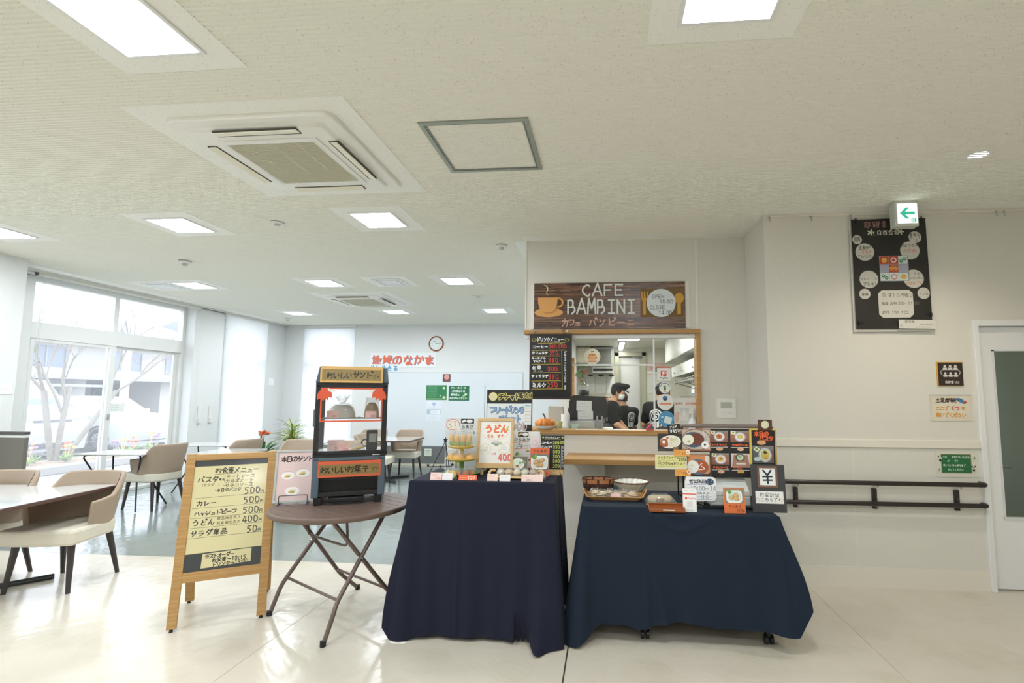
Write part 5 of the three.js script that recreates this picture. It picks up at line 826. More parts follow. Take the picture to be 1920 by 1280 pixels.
// ---------- things on the navy table ----------
const T1 = .9205;
const card = (name, label, x, y, z, w, h, col, ink, txt, o = {}) => sheet(name, label, 'price card', w, h, 128, (g, W0, H0) => { fill(g, col, 0, 0, W0, H0); greek(g, ink, 12, 20, 100, 2, 15, 2.4); if (txt) W(g, txt, 62, H0 - 32, 26, ink, 3); }, { pos: [x, y + h / 2 * Math.cos(.25) + .001, z], rx: -.25, t: .0015, ...o });
card('price_card', 'pink price card at the left front corner of the navy table', -1.07, T1, -3.115, .073, .046, '#e9cdc6', '#c06a60', '100');
card('price_card', 'white price card on the navy table with a lemon-yellow sweet over its edge', -.998, T1, -3.115, .066, .043, '#e8e4e6', '#8a7a86', '');
card('price_card', 'orange price card below the tiered cake stand', -.87, T1, -3.12, .116, .034, '#dc5f33', '#f3e0d2', '120', { rx: -.5 });
card('price_card', 'pink price card at the left end of the wooden sweets tray', -.713, T1, -3.118, .066, .043, '#ecd0c6', '#c58478', '');
card('price_card', 'white price card with a red dot in front of the wooden sweets tray', -.634, T1, -3.118, .068, .04, '#ebe8e8', '#b9605a', '');
card('price_card', 'pink price card with handwritten 200, third along the tray from the left', -.499, T1, -3.12, .064, .042, '#ecd0c6', '#8a5550', '200');
card('price_card', 'pale pink price card at the right end of the row on the navy table', -.431, T1, -3.122, .067, .042, '#ead2ca', '#b07a70', '');
{ // wire star rack
  const t = thing('star_wire_rack', 'black wire pyramid stand with small stars on the left of the navy table', 'wire stand', [-1.125, T1, -3.4]);
  const top = [.01, .215, -.02], fl = [-.075, .002, .05], fr = [.068, .002, .05], bk = [.0, .002, -.09], r = .0028;
  part(t, 'wire', [bar(top, fl, r), bar(top, fr, r), bar(top, bk, r), bar([-.085, .045, .036], [.075, .052, .036], r), bar([.066, .08, .03], [.04, .1, .02], r)], black);
  const star = new THREE.Shape(); for (let i = 0; i < 10; i++) { const a = i * Math.PI / 5 + Math.PI / 2, q = i % 2 ? .45 : 1; i ? star.lineTo(Math.cos(a) * q, Math.sin(a) * q) : star.moveTo(Math.cos(a) * q, Math.sin(a) * q); }
  for (const [x, y, z, s] of [[.01, .222, -.018, .02], [-.088, .055, .038, .015], [.0, .048, .04, .013], [.08, .062, .038, .015]]) part(t, 'star', ext(star, .15).scale(s, s, s).translate(x, y, z), black);
  const b = thing('bag_stack', 'stack of pale plastic bags standing behind the star wire stand', 'bags', [-1.1, T1, -3.5]); part(b, 'bag', [box(.07, .16, .02, 0, .08, 0, .006).rotateX(-.15), box(.065, .17, .02, .012, .085, -.02, .006).rotateX(-.12)], mat(0xe4e8ec, .4));
}
{ // tiered stand
  const t = thing('tiered_stand', 'three-tier yellow and green cake stand with wrapped sweets on the navy table', 'cake stand', [-.96, T1, -3.29]);
  const yl = mat(0xd9c25a, .45), gr = mat(0x5f8f45, .45), pl = (r, y) => lathe([[0, y], [r * .7, y], [r, y + .014], [r - .002, y + .018], [r * .68, y + .005], [0, y + .005]], 40);
  part(t, 'base_plate', pl(.125, .008), gr); part(t, 'base_foot', lathe([[0, 0], [.06, 0], [.04, .01], [0, .01]], 24), gr); part(t, 'stem', lathe([[.014, .012], [.016, .1], [.014, .1]], 18), gr); part(t, 'middle_plate', pl(.108, .1), yl); part(t, 'stem', lathe([[.011, .104], [.012, .18], [.01, .18]], 18), yl); part(t, 'top_plate', pl(.09, .18), yl);
  const wrapped = (name, label, x, y, z, g, m, r, h) => { const o = thing(name, label, 'sweets', [-.96 + x, T1 + y, -3.29 + z]); part(o, 'cake', g, m); part(o, 'wrapper', grid(20, 8, (u, v) => { const a = u * 6.2832, q = r * (1 - .35 * v) * (1 + .09 * Math.sin(a * 5 + v * 3)); return [Math.cos(a) * q, h * v, -Math.sin(a) * q * .8]; }, true), film); return o; };
  const cake = mat(0xdcb062, .6), top = (r, h) => grid(24, 10, (u, v) => { const a = u * 6.2832, c = Math.cos(v * Math.PI / 2); return [Math.cos(a) * r * Math.pow(c, .6), h * Math.sin(v * Math.PI / 2), -Math.sin(a) * r * Math.pow(c, .6)]; }, true);
  const tops = ['leftmost wrapped finger cake with a green label on the top tier', 'second wrapped finger cake on the top tier from the left', 'third wrapped finger cake on the top tier, round green label', 'fourth wrapped finger cake on the top tier, round green label', 'rearmost wrapped finger cake on the top tier'];
  tops.forEach((l, i) => { const x = [-.06, -.025, .015, .05, .03][i], z = [.02, .035, .03, .025, -.03][i], o = wrapped('wrapped_cake', l, x, .186, z, new THREE.CapsuleGeometry(.017, .05, 6, 14).rotateZ([.3, .1, -.05, -.2, .1][i]).translate(0, .042, 0), cake, .028, .11); if (i < 4) part(o, 'label', cyl(.013, .013, .001, 0, 0, 0, 20).rotateX(Math.PI / 2).translate(0, .03, .026), mat(0x7fa06a, .5)); });
  ['left wrapped golden bun on the middle tier', 'middle wrapped golden bun at the front of the middle tier', 'right wrapped golden bun on the middle tier'].forEach((l, i) => wrapped('wrapped_bun', l, [-.058, -.005, .055][i], .106, [0, .05, .01][i], top(.04, .042), mat(0xd8a552, .5), .047, .06));
  ['orange wrapped sweet at the front of the green bottom tier', 'wrapped orange sweet right of centre on the bottom tier', 'wrapped orange sweet at the right edge of the bottom tier', 'pale wrapped sweet at the left of the bottom tier'].forEach((l, i) => wrapped('wrapped_sweet', l, [.0, .045, .075, -.07][i], .014, [.075, .06, .02, .05][i], top(.022, .03), mat([0xc9743a, 0xb96038, 0xc9743a, 0xd9d3b0][i], .6), .028, .048));
  const lm = thing('wrapped_lemon_sweet', 'lemon-yellow wrapped half-round sweet hanging over the white price card', 'sweets', [-.985, T1, -3.17]); part(lm, 'cake', cyl(.026, .026, .02, 0, 0, 0, 24).rotateX(1.2).translate(0, .026, .0), mat(0xddb94e, .5)); part(lm, 'wrapper', grid(20, 6, (u, v) => { const a = u * 6.2832, q = .034 * (1 - .3 * v); return [Math.cos(a) * q, .055 * v, -Math.sin(a) * q * .6]; }, true), film);
}
{ // wooden tray of sweets
  const t = thing('wooden_tray', 'small pale wooden tray with curled handles holding wrapped pastries', 'tray', [-.58, T1, -3.22]);
  part(t, 'board', uvMetres(box(.3, .012, .12, 0, .014, 0, .005), .4), pineMat); for (const s of [-1, 1]) part(t, 'handle', tube([[s * .15, .012, .03], [s * .175, .03, .02], [s * .165, .05, 0], [s * .14, .048, -.01]], .008, 18, 8), pineMat); part(t, 'foot', [box(.02, .01, .11, -.11, .005, 0), box(.02, .01, .11, .11, .005, 0)], pineMat);
  const cols = [0xcfc8b4, 0xc9b284, 0xd8c8a6, 0xcfd0c2, 0xb99f86];
  ['leftmost wrapped pastry on the wooden tray', 'second wrapped pastry on the wooden tray', 'middle wrapped pastry on the wooden tray, orange filling', 'fourth wrapped pastry on the wooden tray', 'rightmost wrapped pastry on the wooden tray'].forEach((l, i) => {
    const o = thing('wrapped_pastry', l, 'pastry', [-.68 + i * .052, T1 + .021, -3.22]); part(o, 'pastry', new THREE.SphereGeometry(.024, 18, 12).scale(1.1, .75, 1.5).translate(0, .019, 0), mat(cols[i], .6)); part(o, 'wrapper', grid(20, 8, (u, v) => { const a = u * 6.2832, q = .03 * Math.pow(Math.cos(v * 1.45), .5) * (1 + .1 * Math.sin(a * 6)); return [Math.cos(a) * q, .048 * v, -Math.sin(a) * q * 1.6]; }, true), film);
  });
  ['left wrapped roll in front of the orange fried-chicken card', 'middle wrapped roll in front of the orange fried-chicken card', 'right wrapped pack in front of the orange fried-chicken card'].forEach((l, i) => { const o = thing('wrapped_roll', l, 'pastry', [-.485 + i * .035, T1 + .001, -3.22 + .01 * i]); part(o, 'roll', new THREE.SphereGeometry(.02, 18, 12).scale(1, .9, 1.3).translate(0, .019, 0), mat([0xcfd2b6, 0xd2c08e, 0xcdbda6][i], .6)); part(o, 'wrapper', grid(18, 8, (u, v) => { const a = u * 6.2832, q = .026 * Math.pow(Math.cos(v * 1.45), .5) * (1 + .1 * Math.sin(a * 6 + i)); return [Math.cos(a) * q, .046 * v, -Math.sin(a) * q * 1.4]; }, true), film); });
}
// posters among the sweets
const dish = (g, x, y, r, o = {}) => { disc(g, o.rim ?? '#f0efe9', x, y, r, r * (o.k ?? .8)); disc(g, o.in ?? '#e3e1d8', x, y, r * .8, r * .8 * (o.k ?? .8)); for (const [c, dx, dy, q] of o.food ?? []) for (let i = 0; i < 5; i++) blob(g, c, x + dx * r + R(-.12, .12) * r, y + dy * r + R(-.1, .1) * r, q * r * R(.5, .9)); };
{
  const t = thing('easel_sign', 'small wooden easel with a framed white udon noodle poster in orange lettering', 'easel sign', [-.757, T1, -3.4], .06);
  const ln = -.13, L = (g) => g.rotateX(ln).translate(0, .06, .05);
  for (const s of [-1, 1]) part(t, 'leg', beam([s * .085, .0, .05], [s * .06, .2, -.006], .018, .012), pineMat); part(t, 'leg', beam([0, .0, -.1], [0, .32, .012], .018, .012), pineMat);
  part(t, 'ledge', L(box(.25, .022, .03, 0, -.004, .006, .003)), pineMat);
  const w = .246, h = .315, f = .018;
  part(t, 'frame', L(merge(rimXY(-w / 2, w / 2, 0, h, f, -.01, .008).map((g) => uvMetres(g, .4)))), pineMat);
  const m = printMat((g, W0, H0) => {
    fill(g, '#eceae6', 0, 0, W0, H0); g.strokeStyle = '#e8b9ae'; g.lineWidth = 3; g.beginPath(); g.ellipse(140, 90, 118, 74, -.12, 0, 7); g.stroke(); W(g, 'うどん', 44, 34, 66, '#e2764a', 15, { sp: 1.0 }); W(g, 'えらべます', 58, 112, 32, '#e08a5a', 7, { sp: .95 }); disc(g, '#d8c46a', 238, 62, 9, 26, .7); line(g, '#9ab06a', 3, 226, 92, 252, 34);
    disc(g, '#8c9a8e', 146, 190, 46, 16); disc(g, '#b9c4b6', 146, 184, 44, 10); disc(g, '#cfd2c0', 146, 182, 30, 6); fill(g, '#8c9a8e', 132, 198, 28, 16); ring(g, '#d6d08c', 52, 240, 48, 44, 4); ring(g, '#d6d08c', 214, 228, 52, 48, 4); greek(g, '#8f8c86', 20, 216, 70, 4, 14, 2.5); greek(g, '#8f8c86', 178, 200, 74, 4, 14, 2.5); W(g, 'つゆ', 104, 270, 22, '#d36a5e', 3); W(g, '400', 160, 280, 62, '#dc6a66', 11); W(g, '円', 236, 330, 16, '#555', 2);
  }, 272, 360, .5);
  part(t, 'poster', L(span(-w / 2 + f - .004, w / 2 - f + .004, f - .004, h - f + .004, -.006, -.002)), paper); part(t, 'poster_print', L(new THREE.PlaneGeometry(w - 2 * f, h - 2 * f).translate(0, h / 2, -.0012)), m);
}
sheet('ticket_poster', 'black poster with a white drink-ticket sheet in blue lettering, standing behind the wooden easel', 'poster', .33, .57, 384, (g, W0, H0) => {
  fill(g, '#1d1d1e', 0, 0, W0, H0); disc(g, '#e4d79a', 52, 56, 36); disc(g, '#d8d4b0', 56, 66, 26, 20); W(g, 'チケット', 92, 26, 56, '#1d1d1e', 10, { sp: .82, ol: '#e6d87c' }); W(g, '販売中', 264, 24, 50, '#2a2a2c', 7, { sp: .84, ol: '#e6d87c' });
  fill(g, '#e4e8ea', 4, 114, 318, 230); W(g, 'フリードリンク', 22, 136, 62, '#4b6f9c', 17, { sp: .68, sy: 62 }); W(g, 'フリードリンク', 22, 136, 62, '#9db8d4', 7, { sp: .68, sy: 62 }); W(g, 'チケット', 104, 206, 56, '#4b6f9c', 15, { sp: .82 }); W(g, 'チケット', 104, 206, 56, '#9db8d4', 6, { sp: .82 }); greek(g, '#9aa0a6', 18, 240, 66, 2, 14, 2.5); W(g, '1000', 156, 268, 70, '#7a5a56', 13); W(g, '1000', 156, 268, 70, '#e6d4d0', 6);
  fill(g, '#dfe4e4', 318, 112, 58, 176); for (let i = 0; i < 6; i++) fill(g, ['#a9c8c4', '#d9c07a', '#e09a74', '#d8c27a', '#d8c27a', '#e0a07c'][i], 322, 124 + i * 27, 48, i ? 4 : 14);
  fill(g, '#e7ebea', 190, 372, 186, 150); fill(g, '#c05a5a', 214, 392, 18, 18); greek(g, '#7a9aa0', 240, 384, 110, 3, 18, 5);
}, { pos: [-.7, 1.205, -3.56], ry: .02, rx: -.05, side: 0x1d1d1e, t: .005 });
sheet('plate_menu_sheet', 'white handwritten fried-chicken plate sheet with red underlines and plate pictures, right of the easel', 'poster', .205, .25, 256, (g, W0, H0) => {
  fill(g, '#e6e6e2', 0, 0, W0, H0); fill(g, '#1e1e1e', 62, 6, 92, 40); disc(g, '#e7c08a', 84, 24, 20, 10, -.5); disc(g, '#f2f0ea', 126, 26, 26, 15); W(g, 'からあけ', 24, 52, 36, '#3b3835', 4); line(g, '#e2704e', 7, 26, 96, 150, 90); W(g, 'プレート', 46, 104, 36, '#3b3835', 4); line(g, '#e2704e', 7, 36, 148, 150, 142); dish(g, 70, 222, 66, { k: .72, food: [['#7fa050', -.2, -.4, .24], ['#8a5a3a', .35, .2, .26], ['#f2f0e8', -.3, .2, .3]] }); disc(g, '#dcb06a', 148, 168, 16, 8); greek(g, '#333', 140, 160, 40, 2, 10, 3); fill(g, '#ecdfe0', 178, 40, 76, 110); ring(g, '#e2a0a0', 214, 96, 26, 20, 3); dish(g, 168, 244, 34, { k: .7, food: [['#9a6a44', 0, 0, .3]] });
}, { pos: [-.572, 1.075, -3.5], ry: -.03, rx: -.08 });
sheet('plate_photo', 'small photo of a white plate with meat and salad leaning behind the sweets tray', 'photo', .116, .115, 160, (g, W0, H0) => { fill(g, '#6f6a5a', 0, 0, W0, H0); for (let i = 0; i < 30; i++) { g.globalAlpha = .2; fill(g, '#8e8876', R(0, 150), R(0, 150), R(10, 40), 3); } g.globalAlpha = 1; dish(g, 74, 66, 58, { k: .9, rim: '#dfe6dc', in: '#cfdccb', food: [['#a85a3a', -.1, .3, .3], ['#7fa868', .3, -.2, .3]] }); disc(g, '#86a07a', 128, 50, 18, 12); }, { pos: [-.592, .985, -3.36], rx: -.2, t: .003 });
sheet('photo_board', 'collage of pale handwritten sheets with a red speech bubble behind the tiered cake stand', 'poster', .3, .36, 320, (g, W0, H0) => {
  fill(g, '#d8dcde', 0, 0, W0, H0); disc(g, '#ece6dc', 56, 46, 50, 40); ring(g, '#d8604e', 56, 46, 50, 40, 4); g.fillStyle = '#ece6dc'; g.beginPath(); g.moveTo(84, 74); g.lineTo(110, 94); g.lineTo(104, 54); g.fill(); for (let i = 0; i < 12; i++) disc(g, ['#b5604a', '#6a8a5a', '#444', '#c99'][i % 4], R(22, 92), R(24, 68), R(2, 5)); greek(g, '#8a8a80', 26, 22, 60, 1, 8, 2);
  fill(g, '#1e1e1e', 118, 2, 100, 36); disc(g, '#eee', 140, 20, 18, 9, -.5); disc(g, '#eee', 184, 20, 24, 13); W(g, 'らあけ', 122, 44, 30, '#44403c', 4); line(g, '#7a7a76', 4, 116, 82, 210, 76); W(g, 'プレート', 118, 90, 30, '#44403c', 4); fill(g, '#e6e2e2', 224, 8, 80, 96); greek(g, '#d8b0b0', 232, 20, 60, 4, 18, 2);
  fill(g, '#c98f84', 34, 120, 62, 46); g.fillStyle = '#8a8478'; g.beginPath(); g.moveTo(34, 152); g.lineTo(96, 166); g.lineTo(34, 166); g.fill(); fill(g, '#d9955a', 48, 186, 40, 24); fill(g, '#e5dcdc', 40, 230, 60, 22); fill(g, '#b5683c', 262, 118, 42, 50); fill(g, '#5a3a2a', 276, 176, 18, 60); fill(g, '#d9d6b0', 60, 300, 90, 50); disc(g, '#c3cc6a', 96, 300, 46, 34); for (let i = 0; i < 8; i++) disc(g, '#6a7a34', R(70, 126), R(280, 320), 4); g.fillStyle = '#c8583e'; g.beginPath(); g.moveTo(222, 270); g.lineTo(262, 286); g.lineTo(222, 306); g.fill();
}, { pos: [-1.0, 1.105, -3.52], rx: -.03, t: .004 });
sheet('chicken_card', 'orange fried-chicken card with a photo of a white square bowl on the navy table', 'menu card', .128, .185, 200, (g, W0, H0) => { fill(g, '#cf6036', 0, 0, W0, H0); fill(g, '#7a756a', 6, 62, W0 - 12, 170); W(g, 'からあげ', 34, 16, 34, '#3a2a22', 4); g.fillStyle = '#e7ebe4'; g.beginPath(); g.roundRect(10, 84, 176, 132, 34); g.fill(); g.fillStyle = '#cdd6cc'; g.beginPath(); g.roundRect(24, 96, 150, 106, 26); g.fill(); for (const [x, y, r] of [[66, 150, 34], [122, 132, 34], [112, 176, 32], [80, 182, 26]]) { blob(g, '#b08a5a', x, y, r); blob(g, '#cba878', x - 4, y - 6, r * .6); } blob(g, '#5f8a3a', 46, 96, 26); blob(g, '#79a64a', 58, 88, 18); W(g, '100', 108, 246, 34, '#4a2a20', 4); W(g, '円', 172, 258, 18, '#4a2a20', 2); }, { pos: [-.449, 1.012, -3.345], rx: -.16, side: 0xcf6036 });
sheet('small_drink_menu', 'small black drink menu board with yellow-green prices, right end of the navy table', 'menu board', .16, .225, 256, (g, W0, H0) => {
  fill(g, '#1a1a1b', 0, 0, W0, H0); W(g, 'ドリンクメニュー', 44, 10, 24, '#e8e8dc', 4, { sp: .86 }); disc(g, '#a8b84a', 24, 22, 12, 10); disc(g, '#a8b84a', 236, 22, 12, 10); line(g, '#d0d080', 2, 40, 42, 216, 40); W(g, 'コーヒー', 6, 62, 34, '#eee', 6, { sp: .88 }); W(g, '280', 128, 60, 36, '#c6d25a', 6); W(g, '300', 206, 56, 32, '#c6d25a', 5); W(g, 'カフェラテ', 4, 108, 28, '#eee', 5, { sp: .86 }); ['350', '380', '300', '380', '250'].forEach((p, i) => W(g, p, 132, 104 + i * 50, 38, '#c6d25a', 6)); line(g, '#ddd', 3, 226, 110, 222, 350); W(g, 'ホットとアイス', 230, 112, 22, '#e6ecf0', 3, { v: 1, sy: 32 });
}, { pos: [-.372, 1.068, -3.42], rx: -.1, side: 0x1a1a1b, t: .006 });
{ const f = thing('menu_foot', 'pale wooden foot block holding the small drink menu board', 'stand', [-.372, T1, -3.41]); part(f, 'block', uvMetres(box(.15, .034, .06, 0, .017, 0, .004), .4), pineMat); part(f, 'wire', tube([[.05, .034, .02], [.056, .02, .032], [.064, .002, .034]], .002, 10, 5), black); }

// ---------- things on the teal table ----------
const T2 = .7795, T3 = .7455;
{ // woven basket
  const t = thing('woven_basket', 'oval brown woven bark basket with an orange-brown rim on the teal table', 'basket', [-.065, T2, -3.56]);
  const dk = mat(0x4a2f26, .75), lt = mat(0xb9794a, .65), a0 = .095, b0 = .062, fl = (y) => 1 + y * 1.9, pt = (a, y, k = 0) => [Math.cos(a) * (a0 * fl(y) + k), y, -Math.sin(a) * (b0 * fl(y) + k)];
  part(t, 'bottom', lathe([[0, .003], [1, .003], [1, .006], [0, .006]], 32).scale(a0, 1, b0), dk);
  const N = 16, band = (y0, y1, amp, ph, m, k0 = 0) => part(t, 'weaver', grid(96, 3, (u, v) => { const a = u * 6.2832; return pt(a, y0 + (y1 - y0) * v, k0 + amp * Math.sin(a * N / 2 + ph)); }, true), m);
  for (let i = 0; i < 4; i++) band(.006 + i * .016, .02 + i * .016, .0025, i % 2 * Math.PI, mat(i % 2 ? 0x54362b : 0x462b22, .75)); band(.072, .096, .002, 0, lt, .001);
  for (let i = 0; i < N; i++) { const a = i / N * 6.2832; part(t, 'stake', grid(4, 8, (u, v) => pt(a + (u - .5) * .13, .004 + v * .098, (i % 2 ? -1 : 1) * .0028 + .0005), false), dk); }
  part(t, 'rim', new THREE.TubeGeometry(new THREE.CatmullRomCurve3(Array.from({ length: 32 }, (_, i) => V(...pt(i / 32 * 6.2832, .1)))), 96, .003, 6, true), dk);
  const w = thing('wooden_tongs', 'flat pale wooden tongs lying across the woven basket', 'tongs', [-.062, T2 + .082, -3.53], .06); part(w, 'blade', uvMetres(box(.125, .017, .004, 0, 0, .004, .002), .4).rotateZ(.06), pineMat); part(w, 'blade', uvMetres(box(.12, .017, .004, .002, .002, -.004, .002), .4).rotateZ(.06), pineMat); part(w, 'rivet', cyl(.004, .004, .012, 0, 0, 0, 12).rotateX(Math.PI / 2).translate(.052, .004, 0), darkMetal);
}
{ // scalloped bowl
  const t = thing('scalloped_bowl', 'fluted white bowl with a brown braided rim on the teal table', 'bowl', [.16, T2, -3.53]);
  const prof = (v) => [.045 + .075 * Math.pow(v, .75), .004 + .085 * v];
  const f = (k) => grid(108, 14, (u, v) => { const a = u * 6.2832, [r, y] = prof(v), q = (r - k) * (1 + .045 * Math.cos(a * 18) * Math.min(1, v * 1.5)); return [Math.cos(a) * q, y + (k ? .003 * (1 - v) : 0), -Math.sin(a) * q]; }, true);
  part(t, 'wall', f(0), mat(0xcfcfc0, .45)); part(t, 'lining', f(.003), mat(0xe6e5da, .45)); part(t, 'bottom', cyl(.047, .045, .006, 0, .004, 0, 36), mat(0xcfcfc0, .45));
  for (const ph of [0, Math.PI]) part(t, 'braid', new THREE.TubeGeometry(new THREE.CatmullRomCurve3(Array.from({ length: 96 }, (_, i) => { const a = i / 96 * 6.2832; return V(Math.cos(a) * (.1215 + .003 * Math.cos(a * 24 + ph)), .09 + .003 * Math.sin(a * 24 + ph), -Math.sin(a) * (.1215 + .003 * Math.cos(a * 24 + ph))); })), 288, .0028, 5, true), mat(0x6d4632, .7));
}
{ // oblong tray with bagged biscuits
  const t = thing('serving_tray', 'oblong wooden tray with cut-out handles full of bagged biscuits on the teal table', 'tray', [.045, T2, -3.37]);
  const S = (w, d, r) => { const s = new THREE.Shape(); s.moveTo(-w + r, -d); s.lineTo(w - r, -d); s.quadraticCurveTo(w, -d, w, -d + r); s.lineTo(w, d - r); s.quadraticCurveTo(w, d, w - r, d); s.lineTo(-w + r, d); s.quadraticCurveTo(-w, d, -w, d - r); s.lineTo(-w, -d + r); s.quadraticCurveTo(-w, -d, -w + r, -d); return s; };
  const tan = mat(0xb58850, .45), dk = mat(0x4a3020, .5);
  part(t, 'bottom', ext(S(.16, .075, .03), .004, .002).rotateX(-Math.PI / 2).translate(0, .003, 0), dk);
  const ringPts = (w, d) => { const p = S(w, d, .035).getSpacedPoints(80); return p; };
  const p0 = ringPts(.158, .074), p1 = ringPts(.185, .09); part(t, 'side', grid(80, 4, (u, v) => { const i = Math.round(u * 80), a = p0[i], b = p1[i]; return [a.x + (b.x - a.x) * v, .005 + .022 * v, a.y + (b.y - a.y) * v]; }, true), tan); part(t, 'lip', new THREE.TubeGeometry(new THREE.CatmullRomCurve3(p1.slice(0, 80).map((q) => V(q.x, .027, q.y)), true), 160, .003, 6, true), tan);
  for (const s of [-1, 1]) part(t, 'handle', tube([[s * .18, .025, .05], [s * .2, .055, .035], [s * .204, .06, 0], [s * .2, .055, -.035], [s * .18, .025, -.05]], .005, 30, 8), tan);
  const labels = ['far left bag of pale biscuits on the oblong tray', 'second bag of biscuits from the left on the oblong tray', 'bag of biscuits at the middle back of the oblong tray', 'bag of biscuits behind the pink card on the oblong tray', 'second bag from the right on the oblong tray', 'far right bag of flat biscuits on the oblong tray'];
  labels.forEach((l, i) => {
    const o = thing('bagged_biscuits', l, 'biscuits', [-.085 + i * .05, T2 + .008, -3.375 + (i % 2 ? .015 : -.02)], R(-.4, .4)), c = mat([0xcbb183, 0xd2c09a, 0xc6ab74, 0xd6c7a4, 0xcdb488, 0xd9b98c][i], .7);
    for (let k = 0; k < 3; k++) part(o, 'biscuit', lathe([[0, 0], [.024, .001], [.026, .005], [.022, .009], [0, .01]], 18).rotateX(R(-.25, .25)).translate(R(-.012, .012), .004 + k * .011, R(-.012, .012)), c);
    part(o, 'bag', grid(22, 8, (u, v) => { const a = u * 6.2832, q = .036 * Math.pow(Math.cos(v * 1.48), .45) * (1 + .12 * Math.sin(a * 5 + i)) + .002; return [Math.cos(a) * q, .055 * v + .004 * Math.sin(a * 7), -Math.sin(a) * q]; }, true), film);
  });
  card('price_card', 'pink price card standing in the oblong biscuit tray', .052, T2 + .005, -3.31, .062, .038, '#e7c2c4', '#b5605e', '');
}
{ // bagged cake on a grey tray, wooden money tray
  const t = thing('grey_tray', 'flat grey tray with a wrapped cake between the biscuits and the register', 'tray', [.335, T3, -3.36]); part(t, 'tray_body', [box(.2, .006, .13, 0, .006, 0, .003), box(.21, .012, .006, 0, .016, .066, .003), box(.21, .012, .006, 0, .016, -.066, .003), box(.006, .012, .13, .103, .016, 0, .002), box(.006, .012, .13, -.103, .016, 0, .002)], mat(0x7c7872, .4));
  const c = thing('wrapped_cake_roll', 'long wrapped cake roll lying on the grey tray', 'cake', [.335, T3 + .011, -3.36], .06); part(c, 'cake', [new THREE.CapsuleGeometry(.026, .11, 8, 18).rotateZ(Math.PI / 2).translate(0, .028, 0)], mat(0xcdbb92, .6)); part(c, 'filling', box(.05, .03, .04, .0, .024, .012, .006), mat(0x8c6a42, .6)); part(c, 'bag', grid(28, 8, (u, v) => { const a = u * 6.2832, q = Math.pow(Math.cos(v * 1.48), .45); return [Math.cos(a) * (.1 * q + .002) * (1 + .05 * Math.sin(a * 7)), .066 * v, -Math.sin(a) * (.05 * q + .002)]; }, true), film);
  const n = thing('coral_notebook', 'thin coral-pink notebook lying on a white one beside the wooden cash tray', 'notebook', [.37, T3, -3.265]); part(n, 'cover', box(.19, .006, .05, .0, .028, 0, .001), mat(0xe06a5c, .5)); part(n, 'lower_pad', box(.22, .024, .055, .0, .013, 0, .003), mat(0xc9c6bd, .5));
  const w = thing('cash_tray', 'orange-brown wooden cash tray tilted at the front of the teal table', 'tray', [.358, T3, -3.185]); const tl = (g) => uvMetres(g, .4).rotateX(.32).translate(0, .02, 0); part(w, 'base', tl(box(.215, .006, .085, 0, 0, 0, .002)), mat(0xb9763c, .5, { map: oak })); part(w, 'rim', [tl(box(.215, .012, .006, 0, .005, .042, .002)), tl(box(.215, .012, .006, 0, .005, -.042, .002)), tl(box(.006, .012, .085, .106, .005, 0, .002)), tl(box(.006, .012, .085, -.106, .005, 0, .002))], mat(0xc98a4c, .5, { map: oak })); part(w, 'nameplate', tl(box(.07, .001, .01, .01, .0125, .042)), mat(0xe3e0d4, .5)); part(w, 'stop', box(.2, .03, .006, 0, .015, -.045), mat(0x8c5a30, .6));
}
sheet('payment_card', 'white payment stand card with a red line and PayPay wording at the table front', 'sign', .082, .138, 160, (g, W0, H0) => { fill(g, '#e9e8e6', 0, 0, W0, H0); fill(g, '#d84a3c', 0, 58, W0, 12); greek(g, '#8ab5a2', 20, 24, 40, 1, 8, 4); greek(g, '#8ab5a2', 92, 24, 40, 1, 8, 4); disc(g, '#dc4a40', 40, 112, 14); P(g, 'PayPay', 62, 122, 26, '#d8655c', 'bold'); fill(g, '#d5d4d2', 48, 150, 66, 66); P(g, 'ID: PayPay', 30, 256, 18, '#55555a'); }, { pos: [.5, T3 + .069, -3.2], ry: -.05, rx: -.2, t: .004 });
